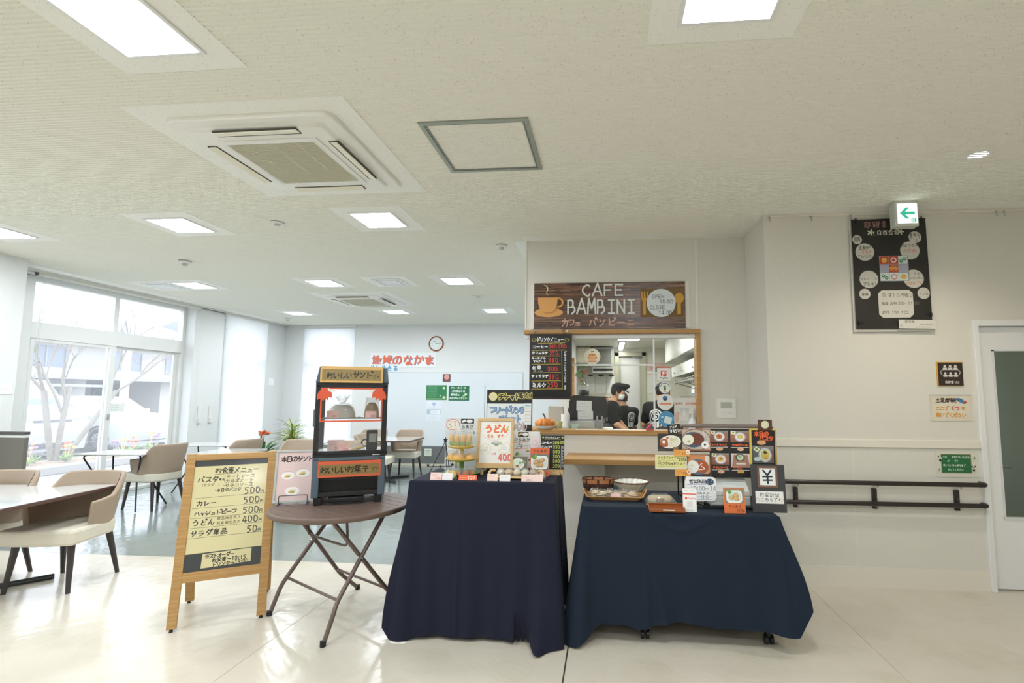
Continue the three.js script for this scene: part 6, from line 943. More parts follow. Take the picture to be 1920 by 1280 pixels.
{
  const t = thing('hours_sign', 'white rounded card with handwritten opening hours in front of the cash register', 'sign', [.585, .867, -3.3], .02);
  const s = new THREE.Shape(); const w = .098, h = .074, r = .03; s.moveTo(-w + r, -h); s.lineTo(w - r, -h); s.quadraticCurveTo(w, -h, w, -h + r); s.lineTo(w, h - r); s.quadraticCurveTo(w, h, w - r, h); s.lineTo(-w + .012, h); s.lineTo(-w, h - .03); s.lineTo(-w, -h + r); s.quadraticCurveTo(-w, -h, -w + r, -h);
  part(t, 'card', ext(s, .0015).rotateX(-.1), mat(0xe9ebec, .4));
  const pm = printMat((g, W0, H0) => { fill(g, '#e9ebec', 0, 0, W0, H0); W(g, '営業時間', 26, 12, 44, '#34383e', 5, { sp: .84 }); line(g, '#4a70b0', 4, 14, 66, 176, 62); disc(g, '#25324a', 210, 38, 34, 30); ring(g, '#8fb0cc', 210, 38, 22, 18, 3); line(g, '#8fb0cc', 3, 186, 46, 234, 30); W(g, '10:00~14:00', 38, 76, 44, '#34383e', 4, { sp: .94 }); line(g, '#4a70b0', 4, 36, 128, 244, 124); disc(g, '#e2c27c', 24, 108, 9); disc(g, '#25324a', 56, 160, 30, 28); ring(g, '#8fb0cc', 56, 160, 18, 16, 3); W(g, 'ラストオーダー', 94, 134, 20, '#34383e', 3, { sp: .84 }); disc(g, '#e2c27c', 194, 140, 7); W(g, '13:15', 128, 156, 22, '#5a6a80', 2.5); W(g, '13:30', 128, 182, 22, '#5a6a80', 2.5); line(g, '#4a70b0', 2, 100, 178, 226, 176); line(g, '#4a70b0', 2, 100, 204, 226, 202); }, 256, 208, .4);
  part(t, 'card_print', new THREE.PlaneGeometry(w * 2 - .012, h * 2 - .012).translate(0, 0, .002).rotateX(-.1), pm);
  part(t, 'support', beam([0, -.122, -.04], [0, .02, -.004], .05, .002, .0008), mat(0xd9dbdc, .5));
}
{ // register
  const t = thing('cash_register', 'pale grey cash register with a sloped top under the hanging food pictures', 'cash register', [.77, T3, -3.42]);
  part(t, 'drawer_case', box(.25, .07, .22, 0, .05, 0, .008), mat(0xc4c9c6, .4)); part(t, 'drawer', box(.235, .05, .012, 0, .048, .112, .004), mat(0xb9beba, .4)); part(t, 'body', ext(poly([[-.11, 0], [.11, 0], [.11, .02], [-.02, .1], [-.11, .1]]), .23, .004).rotateY(-Math.PI / 2).translate(.115, .086, 0), mat(0xd0d5d2, .4)); part(t, 'base_foot', box(.27, .014, .24, .0, .008, 0, .003), black); part(t, 'printer', box(.06, .06, .1, -.07, .21, -.04, .008), mat(0xc9cdca, .4));
  const w = thing('cable_bundle', 'tangle of thin black cables beside the register', 'cable', [.6, T3, -3.33]); for (let i = 0; i < 5; i++) part(w, 'cable', tube(Array.from({ length: 7 }, (_, k) => [R(-.07, .08), .006 + R(0, .03), R(-.05, .05)]), .0025, 40, 5), black);
}
sheet('chicken_price_card', 'orange fried-chicken card priced 100 standing at the front of the teal table', 'menu card', .128, .15, 200, (g, W0, H0) => { fill(g, '#d8703a', 0, 0, W0, H0); fill(g, '#8a8272', 12, 10, W0 - 24, 134); g.fillStyle = '#e8ebe4'; g.beginPath(); g.roundRect(26, 26, 148, 112, 30); g.fill(); g.fillStyle = '#cdd4c8'; g.beginPath(); g.roundRect(40, 38, 120, 86, 22); g.fill(); for (const [x, y, r] of [[78, 92, 26], [118, 74, 28], [120, 104, 26]]) { blob(g, '#b8975e', x, y, r); blob(g, '#d2b484', x - 4, y - 4, r * .6); } blob(g, '#5f9a3a', 56, 42, 22); W(g, 'からあげ', 44, 156, 28, '#5a3020', 3.5); W(g, '100', 112, 192, 34, '#5a3020', 4); W(g, '円', 172, 206, 18, '#5a3020', 2); }, { pos: [.768, T3 + .074, -3.2], ry: .04, rx: -.16, side: 0xd8703a, t: .003 });
{
  const t = thing('yen_board', 'black board with a large framed yen sign and a payment note below it', 'sign', [.985, T3 + .001, -3.23], -.03);
  const ln = -.12, L = (g) => g.rotateX(ln);
  part(t, 'board', L(span(-.1, .1, 0, .285, -.004, .004)), mat(0x38393a, .6));
  part(t, 'wood_border', L(merge(rimXY(-.062, .056, .148, .274, .012, .004, .008, 0))), mat(0x7a5a44, .6));
  part(t, 'yen_print', L(new THREE.PlaneGeometry(.094, .102).translate(-.003, .211, .0052)), printMat((g, W0, H0) => { fill(g, '#e4e6e6', 0, 0, W0, H0); g.lineCap = 'butt'; line(g, '#1e1f21', 15, 30, 14, 70, 62); line(g, '#1e1f21', 15, 104, 14, 66, 62); line(g, '#1e1f21', 16, 68, 54, 70, 134); line(g, '#1e1f21', 13, 24, 72, 112, 70); line(g, '#1e1f21', 13, 26, 102, 112, 100); }, 136, 144, .5));
  part(t, 'note_print', L(new THREE.PlaneGeometry(.165, .072).translate(.002, .088, .0052)), printMat((g, W0, H0) => { fill(g, '#e6e6e2', 0, 0, W0, H0); W(g, 'お会計は', 34, 8, 46, '#4a4a48', 4); W(g, 'こちらです', 44, 56, 38, '#4a4a48', 4); ring(g, '#c98a6a', 18, 78, 14, 14, 3); ring(g, '#c98a6a', 236, 78, 14, 14, 3); }, 256, 112, .6));
  part(t, 'strut', beam([0, .002, -.1], [0, .2, -.03], .05, .003, .001), mat(0x38393a, .6));
}
{ // display rack with food pictures
  const t = thing('display_rack', 'black metal rack holding rows of food photo boards above the teal table', 'rack', [.77, 0, -3.42]);
  const y0 = T3 + .001, y1 = 1.255, r = .005;
  part(t, 'post', bar([-.275, y0, 0], [-.275, y1, 0], r), darkMetal); part(t, 'post', bar([.3, y0, .02], [.3, y1, .02], r), darkMetal); part(t, 'post', bar([-.275, y0, -.24], [-.275, y1, -.24], r), darkMetal); part(t, 'post', bar([.3, y0, -.24], [.3, y1, -.24], r), darkMetal);
  part(t, 'shelf', [span(-.28, .3, y1 - .012, y1, -.245, .02, .003)], mat(0x6a5a52, .5)); part(t, 'rail', [bar([-.275, .93, 0], [.3, .93, .02], r), bar([-.275, 1.09, 0], [.3, 1.09, .02], r), bar([-.275, y0 + .01, -.24], [.3, y0 + .01, -.24], r), bar([-.275, y0 + .01, 0], [-.275, y0 + .01, -.24], r), bar([.3, y0 + .01, .02], [.3, y0 + .01, -.24], r)], darkMetal);
}
const bowlPlate = (g, x, y, s, noodle, garnish, c) => { fill(g, '#9a6a5a', x - s, y - s * .62, s * 2, s * 1.25); g.globalAlpha = .3; fill(g, '#6a4438', x - s, y + s * .3, s * 2, s * .33); g.globalAlpha = 1; fill(g, '#8a847a', x - s, y - s * .62, s * 2, s * .2); g.save(); g.translate(x - s * .66, y - s * .42); g.rotate(.2); fill(g, '#e4e4c2', -s * .25, -s * .16, s * .5, s * .36); blob(g, '#7a8a4a', 0, 0, s * .12); g.restore(); disc(g, '#e3e5e6', x + s * .05, y + s * .05, s * .58, s * .5); ring(g, '#6a7a96', x + s * .05, y + s * .05, s * .52, s * .44, s * .035); disc(g, c, x + s * .05, y + s * .02, s * .34, s * .28); for (let i = 0; i < 40; i++) { g.strokeStyle = noodle; g.globalAlpha = .6; g.lineWidth = 1.6; g.beginPath(); const a = R(0, 6), q = R(.1, .3) * s; g.ellipse(x + s * .05, y + s * .02, q, q * .8, a, 0, R(1, 4)); g.stroke(); } g.globalAlpha = 1; blob(g, garnish, x + s * .06, y, s * .1); };
sheet('pasta_board', 'black board with four pasta and udon photos and orange names on the display rack', 'menu board', .255, .305, 512, (g, W0, H0) => {
  fill(g, '#1b1a1a', 0, 0, W0, H0);
  [[118, 96, '#c9622e', '#4a6a2a', '#c9703a', 'ミートソース'], [380, 96, '#dcc07a', '#d8c48a', '#d6b868', 'カルボナーラ'], [130, 384, '#d9b060', '#3f5a26', '#d8a652', 'タラコソース'], [384, 384, '#d8dcc0', '#8ab070', '#4c5a48', 'うどん']].forEach(([x, y, n, ga, c, tx], i) => {
    if (i < 3) bowlPlate(g, x, y, 116, n, ga, c); else { fill(g, '#cfc8c2', 266, 312, 238, 176); g.fillStyle = '#a87a66'; g.beginPath(); g.moveTo(300, 330); g.lineTo(470, 330); g.lineTo(500, 480); g.lineTo(276, 480); g.fill(); disc(g, '#39443c', 380, 364, 58, 48); disc(g, '#c8d0b6', 380, 364, 44, 36); blob(g, '#86b068', 378, 352, 22); fill(g, '#d8d4c4', 330, 430, 120, 22); }
    const yy = y + 92, s = tx.length > 5 ? 34 : 40; W(g, tx, x - 98, yy, s, '#e2662e', 8, { sp: .96 }); line(g, '#eceae4', 6, x - 108, yy + 50, x + 108, yy + 46); if (i < 3) disc(g, '#e0b890', x + 8, yy + 72, 42, 20); else fill(g, '#e0b040', x - 40, yy + 58, 80, 26); greek(g, '#c05a3a', x - 20, yy + 66, 54, 2, 12, 3);
  });
}, { pos: [.786, 1.088, -3.355], ry: -.02, side: 0x1b1a1a, t: .004 });
{
  sheet('daily_pasta_board', 'black daily pasta board with an orange heading at the right of the rack', 'menu board', .155, .245, 256, (g, W0, H0) => { fill(g, '#1c1b1b', 0, 0, W0, H0); W(g, '本日の', 38, 16, 58, '#e2602e', 11, { sp: .86 }); W(g, 'パスタ', 92, 66, 54, '#e2602e', 11, { sp: .9 }); disc(g, '#dca578', 116, 138, 46, 24); greek(g, '#b0603a', 86, 132, 60, 2, 12, 3); fill(g, '#5a5f5a', 22, 172, 216, 180); g.fillStyle = '#7d7a72'; g.fillRect(22, 172, 216, 40); fill(g, '#7a5a50', 150, 210, 86, 130); disc(g, '#d4dad4', 150, 268, 66, 74); ring(g, '#6a7f96', 150, 268, 58, 64, 4); disc(g, '#cfb45a', 150, 268, 42, 52); blob(g, '#2c3018', 150, 240, 20); blob(g, '#c8863a', 160, 300, 14); g.save(); g.translate(66, 210); g.rotate(.6); fill(g, '#d9dcc0', -24, -22, 50, 44); blob(g, '#6f8a46', 0, 0, 16); g.restore(); disc(g, '#c6d6ce', 70, 310, 36, 22); }, { pos: [.99, 1.117, -3.352], ry: -.04, side: 0x1c1b1b });
  const y = thing('yellow_border', 'yellow tape border around the daily pasta board', 'border', [.99, 1.117, -3.346], -.04); part(y, 'strip', span(-.083, -.069, -.135, .13, 0, .003), mat(0xd9bc5c, .5)); part(y, 'strip', span(.074, .084, -.13, .12, 0, .003), mat(0xb99c3e, .5)); part(y, 'strip', span(-.083, .084, .118, .13, .0005, .003), mat(0xd9bc5c, .5));
}
sheet('brown_plaque', 'small brown plaque with a cream round emblem on top of the rack', 'sign', .088, .068, 128, (g, W0, H0) => { fill(g, '#4a2c1e', 0, 0, W0, H0); for (let i = 0; i < 30; i++) { g.globalAlpha = .3; line(g, '#6a4430', 2, 0, R(0, 99), 128, R(0, 99)); } g.globalAlpha = 1; disc(g, '#d9d8b6', 64, 46, 36); disc(g, '#e2a08a', 70, 52, 6); ring(g, '#b9b890', 64, 46, 28, 28, 2); greek(g, '#b09070', 34, 90, 70, 1, 8, 2); }, { pos: [1.005, 1.268, -3.34], side: 0x4a2c1e });
const foodPhoto = (name, label, x, y, z, w, h, draw, o = {}) => sheet(name, label, 'menu photo', w, h, 256, draw, { pos: [x, y, z], side: 0x2a2826, t: .003, ...o });
foodPhoto('curry_photo', 'photo of a white oval plate with red stew and rice, top left of the rack', .4, 1.152, -3.325, .155, .112, (g, W0, H0) => { fill(g, '#322e2c', 0, 0, W0, H0); disc(g, '#e6e2dc', 134, 86, 112, 68, -.1); disc(g, '#d8d2c4', 134, 88, 96, 54, -.1); disc(g, '#a05a34', 72, 98, 50, 44); disc(g, '#e8e4da', 66, 88, 18); disc(g, '#ded8c2', 170, 74, 58, 40); for (let i = 0; i < 14; i++) blob(g, '#b5be8a', 170 + R(-40, 40), 74 + R(-28, 28), 8); blob(g, '#b5443a', 104, 44, 14); line(g, '#f0ece4', 8, 110, 60, 118, 140); fill(g, '#8a6a4a', 160, 140, 60, 40); greek(g, '#c9c0b0', 10, 168, 110, 1, 8, 2); });
foodPhoto('beef_rice_photo', 'photo of a blue plate with rice and brown hashed beef on the rack', .568, 1.17, -3.33, .186, .14, (g, W0, H0) => { fill(g, '#9a7060', 0, 0, W0, H0); fill(g, '#b9ada0', 8, 8, W0 - 16, H0 - 24); ring(g, '#7a4a3c', 128, 96, 124, 92, 6); disc(g, '#46566a', 104, 96, 96, 68); disc(g, '#6a3a28', 128, 90, 66, 52); disc(g, '#e2e0cc', 60, 96, 50, 46); blob(g, '#a8b47a', 66, 110, 16); disc(g, '#ece8e4', 206, 140, 32); blob(g, '#3a3432', 204, 138, 12); line(g, '#d0d0cc', 5, 196, 20, 202, 70); line(g, '#d0d0cc', 5, 222, 30, 226, 120); });
foodPhoto('omelette_curry_photo', 'photo of a blue plate with egg rice and curry, lower left of the rack', .585, 1.005, -3.33, .155, .145, (g, W0, H0) => { fill(g, '#3a3430', 0, 0, W0, H0); g.fillStyle = '#c98a5c'; g.beginPath(); g.roundRect(4, 4, 236, 196, 30); g.fill(); fill(g, '#d6d0c4', 190, 14, 36, 130); disc(g, '#5a6a7e', 116, 130, 110, 80); disc(g, '#a8532e', 140, 126, 84, 64); disc(g, '#dfe2dc', 62, 128, 62, 66); disc(g, '#d9cf9a', 54, 116, 14); for (const [a, b, c, d] of [[112, 130, 160, 90], [120, 160, 186, 150], [150, 120, 190, 150]]) line(g, '#eee8e0', 8, a, b, c, d); });
sheet('drink_set_note', 'yellow handwritten drink-set note in a clear sleeve at the left of the rack', 'note', .2, .092, 256, (g, W0, H0) => { fill(g, '#d9d6c2', 0, 0, W0, H0); fill(g, '#d9d590', 10, 8, 236, 96); W(g, 'お食事でおすすめ', 22, 12, 21, '#7a7340', 2.5); W(g, '200', 186, 20, 30, '#2f2c22', 4); W(g, '円', 240, 34, 14, '#2f2c22', 2); greek(g, '#8a8450', 20, 46, 160, 1, 8, 2.5); W(g, 'ドリンクセット', 14, 56, 26, '#2f2c22', 4, { sp: .84 }); W(g, 'できます', 150, 58, 24, '#7a7340', 2.5); greek(g, '#8a8450', 20, 94, 190, 1, 8, 2.5); }, { pos: [.405, 1.028, -3.318], t: .003, side: 0xd9d6c2 });
const otag = (label, x, y) => sheet('price_tag', label, 'price tag', .1, .042, 160, (g, W0, H0) => { fill(g, '#e2a04e', 0, 0, W0, H0); greek(g, '#a8622c', 12, 18, 70, 2, 16, 3); W(g, '500', 80, 24, 26, '#a0522a', 3.5); disc(g, '#ece2d2', 142, 24, 22); blob(g, '#c9482e', 140, 24, 9); }, { pos: [x, y, -3.312], side: 0xe2a04e, t: .003 });
otag('orange price tag between the curry photo and the yellow note', .474, 1.087); otag('orange price tag with a tomato at the lower left of the rack', .478, .963);
sheet('black_tag', 'small tilted black tag with white handwriting above the curry photo', 'price tag', .08, .06, 128, (g, W0, H0) => { fill(g, '#1f1e1e', 0, 0, W0, H0); W(g, 'アルデ', 22, 12, 26, '#efefe8', 4, { sp: .9 }); W(g, '¥450', 18, 48, 38, '#efefe8', 5); }, { pos: [.428, 1.238, -3.318], rz: .12, side: 0x1f1e1e });

// ---------- on the right wall ----------
{
  const t = thing('poster', 'tall black handmade poster with round white notes hung high on the right wall', 'poster', [2.27, 2.44, ZR + .022], 0);
  const w = .575, h = .9;
  const m = printMat((g, W0, H0) => {
    fill(g, '#26231f', 0, 0, W0, H0);
    W(g, '茅野3', 96, 18, 50, '#b98a86', 11, { sp: 1.25 }); W(g, '茅野3', 96, 18, 50, '#2a2422', 4, { sp: 1.25 }); W(g, 'B', 282, 18, 54, '#b98a86', 11); W(g, 'B', 282, 18, 54, '#2a2422', 4); W(g, '体操', 330, 18, 50, '#b98a86', 9, { sp: 1.15 });
    W(g, '白百合会', 180, 86, 42, '#e8e4d8', 4.5, { sp: .96 }); for (const [x, s] of [[142, 1], [354, -1]]) { for (let i = 0; i < 5; i++) { g.fillStyle = '#cdd2b4'; g.beginPath(); g.ellipse(x + Math.cos(i * 1.25) * 15, 104 + Math.sin(i * 1.25) * 13, 13, 6, i * 1.25, 0, 7); g.fill(); } line(g, '#8fa08a', 5, x + s * 12, 96, x + s * 26, 128); }
    const C = (x, y, r, rows) => { disc(g, '#c9c6bb', x, y, r); rows.forEach(([tx, c, s], i) => WC(g, tx, x, y - r * .72 + i * r * .52, s, c, s * .1)); };
    const k = '#4a4742', rd = '#c9604c';
    C(40, 158, 36, [['用具', k, 24], ['使用', k, 24]]); C(90, 256, 68, [['運動が', k, 30], ['苦手な方', rd, 26], ['でも大丈夫!', k, 20]]); C(108, 468, 68, [['三世代', rd, 28], ['大方に一緒に', k, 20], ['できる!', k, 28]]); C(72, 580, 40, [['健康', k, 24], ['体操', k, 24]]);
    C(458, 148, 46, [['音楽に', k, 26], ['合わせて', k, 20], ['行う', k, 22]]); C(414, 250, 70, [['初めての方', k, 26], ['大歓迎!', rd, 30]]); C(428, 468, 70, [['会員さん', k, 24], ['先生になりたい', k, 18], ['どなたでも', rd, 24]]); C(490, 580, 44, [['脳', k, 22], ['トレも', k, 24]]);
    g.fillStyle = '#cfccc0'; g.beginPath(); g.moveTo(196, 552); g.lineTo(388, 552); g.lineTo(414, 578); g.lineTo(414, 736); g.lineTo(388, 762); g.lineTo(196, 762); g.lineTo(168, 736); g.lineTo(168, 578); g.fill();
    W(g, '日 第1・3月曜日', 196, 574, 30, '#6a665c', 3); W(g, '時間 AM9:00~11:00', 188, 640, 27, '#6a665c', 3, { sp: .96 }); W(g, '場所 101・102', 190, 708, 27, '#6a665c', 3); greek(g, '#6a665c', 270, 690, 60, 1, 8, 2);
    const cells = ['#b5442f', '#b5442f', '#cfd6d4', '#a2a2b4', '#b5442f', '#a2a2b4', '#cfd6d4', '#cfd6d4', '#cfd6d4']; fill(g, '#8f9498', 190, 288, 208, 196);
    cells.forEach((c, i) => { const x = 194 + (i % 3) * 67, y = 292 + Math.floor(i / 3) * 64; fill(g, c, x, y, 63, 60); const cx = x + 32, cy = y + 30; if (i === 0 || i === 8) disc(g, '#d9a845', cx, cy, 20); if (i === 1) { disc(g, '#e2cfc6', cx, cy, 22); disc(g, '#b5442f', cx, cy, 12); } if (i === 2 || i === 6) { ring(g, '#2c7a4a', cx - 12, cy + (i === 2 ? 8 : -8), 10, 9, 7); ring(g, '#2c7a4a', cx + 12, cy + (i === 2 ? -8 : 8), 10, 9, 7); } if (i === 4) { ring(g, '#e0b84a', cx, cy, 28, 18, 3); P(g, '50th', cx, cy + 9, 24, '#e6c050', 'bold', 'center'); } if (i === 7) ring(g, '#b5604c', cx, cy, 20, 18, 6); });
  }, 540, 846, .6);
  const s = mat(0x26231f, .6); const o = mesh('sheet', grid(14, 20, (u, v) => [(u - .5) * w, (v - .5) * h, .006 + .006 * Math.sin(u * 9) * Math.sin(v * 5)]), m, t);
  part(t, 'backing', span(-w / 2 - .012, w / 2 - .004, -h / 2 - .02, h / 2, -.01, -.004), mat(0xd6d3c8, .6));
  part(t, 'clip', [box(.012, .03, .012, -w / 2 + .02, -h / 2 + .05, .012), bar([-w / 2 + .02, -h / 2 + .05, .018], [-w / 2 + .055, -h / 2 + .052, .02], .003)], black); part(t, 'clip', [box(.012, .03, .012, w / 2 - .008, -h / 2 + .11, .012), bar([w / 2 - .01, -h / 2 + .11, .018], [w / 2 - .05, -h / 2 + .113, .02], .003)], black); for (const x of [-w / 2 + .035, w / 2 - .04]) part(t, 'clip', [bar([x - .006, h / 2 - .04, .014], [x - .006, h / 2 + .01, .016], .0025), bar([x + .006, h / 2 - .04, .014], [x + .006, h / 2 + .01, .016], .0025)], darkMetal);
  sheet('contact_slip', 'white contact slip with handwriting at the lower right corner of the black poster', 'note', .28, .07, 256, (g, W0, H0) => { fill(g, '#d6d4ca', 0, 0, W0, H0); W(g, '主 3B体操公認指導者', 8, 4, 20, '#7a766c', 2.5); greek(g, '#7a766c', 140, 34, 100, 1, 8, 3); greek(g, '#7a766c', 8, 34, 20, 2, 16, 3); greek(g, '#9a968c', 110, 54, 130, 1, 8, 3); }, { pos: [2.44, 2.025, ZR + .04], rz: -.02 });
}
{ // exit sign hanging from the ceiling
  const t = thing('exit_sign', 'lit exit box with a green left arrow hanging in front of the black poster', 'exit sign', [2.305, 2.858, -3.96]);
  part(t, 'housing', span(-.087, .087, -.098, .105, -.075, 0, .006), mat(0xc9ccc2, .4)); const em = canvas(256, 256, (g) => { fill(g, '#f2f6f6', 0, 0, 256, 256); g.fillStyle = '#2fae8a'; g.beginPath(); g.moveTo(34, 126); g.lineTo(110, 56); g.lineTo(152, 56); g.lineTo(100, 108); g.lineTo(222, 108); g.lineTo(222, 142); g.lineTo(100, 142); g.lineTo(152, 196); g.lineTo(110, 196); g.fill(); fill(g, '#2fae8a', 176, 196, 60, 50); fill(g, '#f2f6f6', 186, 202, 30, 38); fill(g, '#2fae8a', 194, 208, 8, 26); });
  part(t, 'lit_face', new THREE.PlaneGeometry(.148, .158).translate(.004, .004, .0015), new THREE.MeshStandardMaterial({ color: 0x222222, emissive: 0xffffff, emissiveMap: em, emissiveIntensity: .95, roughness: .4 }));
  const l = new THREE.RectAreaLight(0xe8fff4, .95, .14, .15); l.position.set(.004, .004, .006); l.rotation.y = Math.PI; t.add(l);
}
{ // handrails
  for (const [y, x1, dz, label] of [[.795, 2.84, .075, 'upper dark brown handrail along the right wall'], [.638, 2.85, .06, 'lower dark brown handrail along the right wall']]) {
    const t = thing('handrail', label, 'handrail', [0, y, ZR]); const m = mat(0x2a211e, .3);
    part(t, 'rail', bar([1.32, 0, dz], [x1 - .05, 0, dz], .0175, .0175, 20), m); part(t, 'end_cap', [tube([[x1 - .06, 0, dz], [x1 - .02, 0, dz], [x1 - .004, 0, dz - .02], [x1, 0, .0]], .018, 18, 14)], mat(0x231b19, .35));
    for (const x of [1.47, 2.06, 2.66]) part(t, 'support', [box(.022, .012, dz, x, -.016, dz / 2, .003), bar([x, -.03, dz - .005], [x, -.012, dz], .007)], mat(0xb0aca4, .4, { metalness: .3 }));
  }
  ['handrail bracket nearest the cash table on the right wall', 'middle handrail bracket on the right wall', 'handrail bracket nearest the door on the right wall'].forEach((l, i) => { const t = thing('handrail_bracket', l, 'bracket', [[1.47, 2.06, 2.66][i], .67, ZR]); part(t, 'wall_plate', span(-.017, .017, -.08, .075, 0, .022, .004), mat(0x2a2422, .4)); part(t, 'cover', span(-.011, .011, -.02, .02, .022, .03, .003), mat(0x3a322f, .4)); });
}
{
  const t = thing('room_sign', 'brown meeting room sign 103 with white seated figures and a yellow edge beside the door', 'sign', [2.677, 1.634, ZR], 0);
  part(t, 'plate', span(-.095, .095, -.092, .092, 0, .008, .002), mat(0x33241f, .4)); part(t, 'yellow_edge', [span(-.097, -.09, -.092, .092, 0, .0085), span(-.097, .097, .089, .094, 0, .0085), span(-.097, .097, -.095, -.092, 0, .0085)], mat(0xd8a53e, .5));
  part(t, 'sign_print', new THREE.PlaneGeometry(.178, .176).translate(.002, 0, .0088), printMat((g, W0) => { fill(g, '#33241f', 0, 0, W0, W0); g.strokeStyle = '#d6d4ce'; g.lineWidth = 6; g.beginPath(); g.roundRect(26, 80, 204, 62, 31); g.stroke(); for (const y of [30, 112]) for (const x of [72, 128, 184]) { fill(g, '#33241f', x - 24, y - 8, 48, 56); disc(g, '#d6d4ce', x, y + 10, 14); g.fillStyle = '#d6d4ce'; g.beginPath(); g.roundRect(x - 22, y + 26, 44, 24, 5); g.fill(); } W(g, '会議室', 60, 204, 34, '#dedcd6', 4.5, { sp: .94 }); P(g, '103', 160, 236, 34, '#dedcd6', 'bold'); }, 256, 256, .5));
}
{
  const t = thing('shoes_notice', 'laminated no-outdoor-shoes notice with orange lettering and blue shoes, below the room sign', 'notice', [2.668, 1.372, ZR], 0);
  part(t, 'sheet', span(-.15, .15, -.105, .095, .002, .004), mat(0xd9d2c0, .4)); part(t, 'tape', [span(-.152, .152, .093, .1, .001, .006)], mat(0xb9bcb6, .35));
  part(t, 'notice_print', new THREE.PlaneGeometry(.27, .18).translate(0, -.004, .0046), printMat((g, W0, H0) => { fill(g, '#dcd5c3', 0, 0, W0, H0); W(g, '土足厳禁!', 24, 10, 44, '#3a2a24', 7, { sp: .9 }); disc(g, '#3a6a9a', 230, 34, 36, 16, .4); disc(g, '#4a80b4', 246, 46, 30, 14, .4); disc(g, '#c84a3a', 268, 48, 14, 10); W(g, 'ここで', 24, 82, 38, '#d8973a', 7, { sp: .94 }); W(g, 'くつ', 144, 80, 40, '#c8402e', 7, { sp: .9 }); W(g, 'を', 232, 82, 36, '#d8973a', 7); W(g, '脱いでください', 20, 140, 38, '#d8973a', 7, { sp: .93 }); }, 300, 200, .5));
}
{
  const t = thing('reservation_notice', 'green reservation notice with little pandas in a clear sleeve above the handrail', 'notice', [2.684, .94, ZR], 0);
  part(t, 'sleeve', span(-.152, .152, -.1, .1, .002, .0035), mat(0xd6d5c6, .3)); part(t, 'board', span(-.115, .105, -.07, .075, .0035, .005), mat(0xa9885a, .5));
  part(t, 'notice_print', new THREE.PlaneGeometry(.212, .137).translate(-.005, .0025, .0055), printMat((g, W0, H0) => { fill(g, '#1f6a3c', 0, 0, W0, H0); ['この部屋を使いたいときは', '予約が必要です。', '使いたい日を事務室で', '予約をしてください。'].forEach((tx, i) => W(g, tx, 10, 12 + i * 42, 23, '#dfe8dc', 3, { sp: .94 })); }, 280, 181, .5));
  for (const [x, y] of [[-.122, .045], [.118, -.028]]) part(t, 'panda_cutout', [cyl(.013, .013, .001, x, 0, 0, 20).rotateX(Math.PI / 2).translate(0, y, .0065)], mat(0xe8e6de, .5));
  for (const [x, y] of [[-.122, .045], [.118, -.028]]) part(t, 'panda_patch', [[-.011, .012, .005], [.011, .012, .005], [-.005, .001, .0035], [.005, .001, .0035], [0, -.018, .008]].map(([a, b, r]) => cyl(r, r, .0012, 0, 0, 0, 14).rotateX(Math.PI / 2).translate(x + a, y + b, .0075)), black);
  part(t, 'leaf_cutout', [ext(poly([[.12, .03], [.135, .045], [.13, .06], [.122, .045]]), .001).translate(0, 0, .006), ext(poly([[-.14, -.06], [-.128, -.045], [-.13, -.03], [-.136, -.045]]), .001).translate(0, 0, .006)], mat(0x7f9a5c, .6));
}
// ---------- on the back wall ----------
{
  const t = thing('wall_clock', 'round wall clock with a brown wooden rim high on the back wall', 'clock', [-3.618, 2.545, ZB]);
  part(t, 'rim', new THREE.TorusGeometry(.148, .018, 12, 60), mat(0x8c5030, .4)); part(t, 'face', cyl(.146, .146, .01, 0, 0, 0, 48).rotateX(Math.PI / 2).translate(0, 0, .006), mat(0xdfe4e4, .4));
  part(t, 'dial_print', new THREE.CircleGeometry(.14, 48).translate(0, 0, .0115), printMat((g, W0) => { fill(g, '#e3e8e8', 0, 0, W0, W0); for (let i = 0; i < 60; i++) { const a = i / 60 * 6.2832; line(g, '#8a9298', i % 5 ? 1.5 : 4, 96 + Math.cos(a) * 84, 96 + Math.sin(a) * 84, 96 + Math.cos(a) * (i % 5 ? 78 : 72), 96 + Math.sin(a) * (i % 5 ? 78 : 72)); } for (let i = 1; i < 13; i++) { const a = i / 12 * 6.2832 - 1.57; P(g, String(i), 96 + Math.cos(a) * 58, 103 + Math.sin(a) * 58, 20, '#7d868c', '', 'center'); } }, 192, 192, .4));
  part(t, 'hand', beam([0, 0, .016], [-.035, .06, .016], .007, .002, .0008), black); part(t, 'hand', beam([0, 0, .018], [.1, .012, .018], .005, .002, .0008), black); part(t, 'hub', cyl(.006, .006, .01, 0, 0, 0, 12).rotateX(Math.PI / 2).translate(0, 0, .016), black);
}
sheet('banner', 'white banner with large orange brush lettering on the back wall left of the clock', 'banner', 1.46, .31, 640, (g, W0, H0) => { fill(g, '#e6e9ea', 0, 0, W0, H0); W(g, '地域のなかま', 12, 18, 100, '#5a8ab0', 19, { sp: 1.02 }); W(g, '地域のなかま', 10, 16, 100, '#e06a48', 15, { sp: 1.02 }); }, { pos: [-4.33, 2.2, ZB + .004] });
sheet('banner', 'narrow white strip with blue brush lettering under the orange-lettered banner', 'banner', .66, .165, 320, (g, W0, H0) => { fill(g, '#e3e7e9', 0, 0, W0, H0); W(g, '共に生きる', 6, 10, 60, '#5b9cc8', 10, { sp: 1.02 }); }, { pos: [-4.745, 2.03, ZB + .005] });
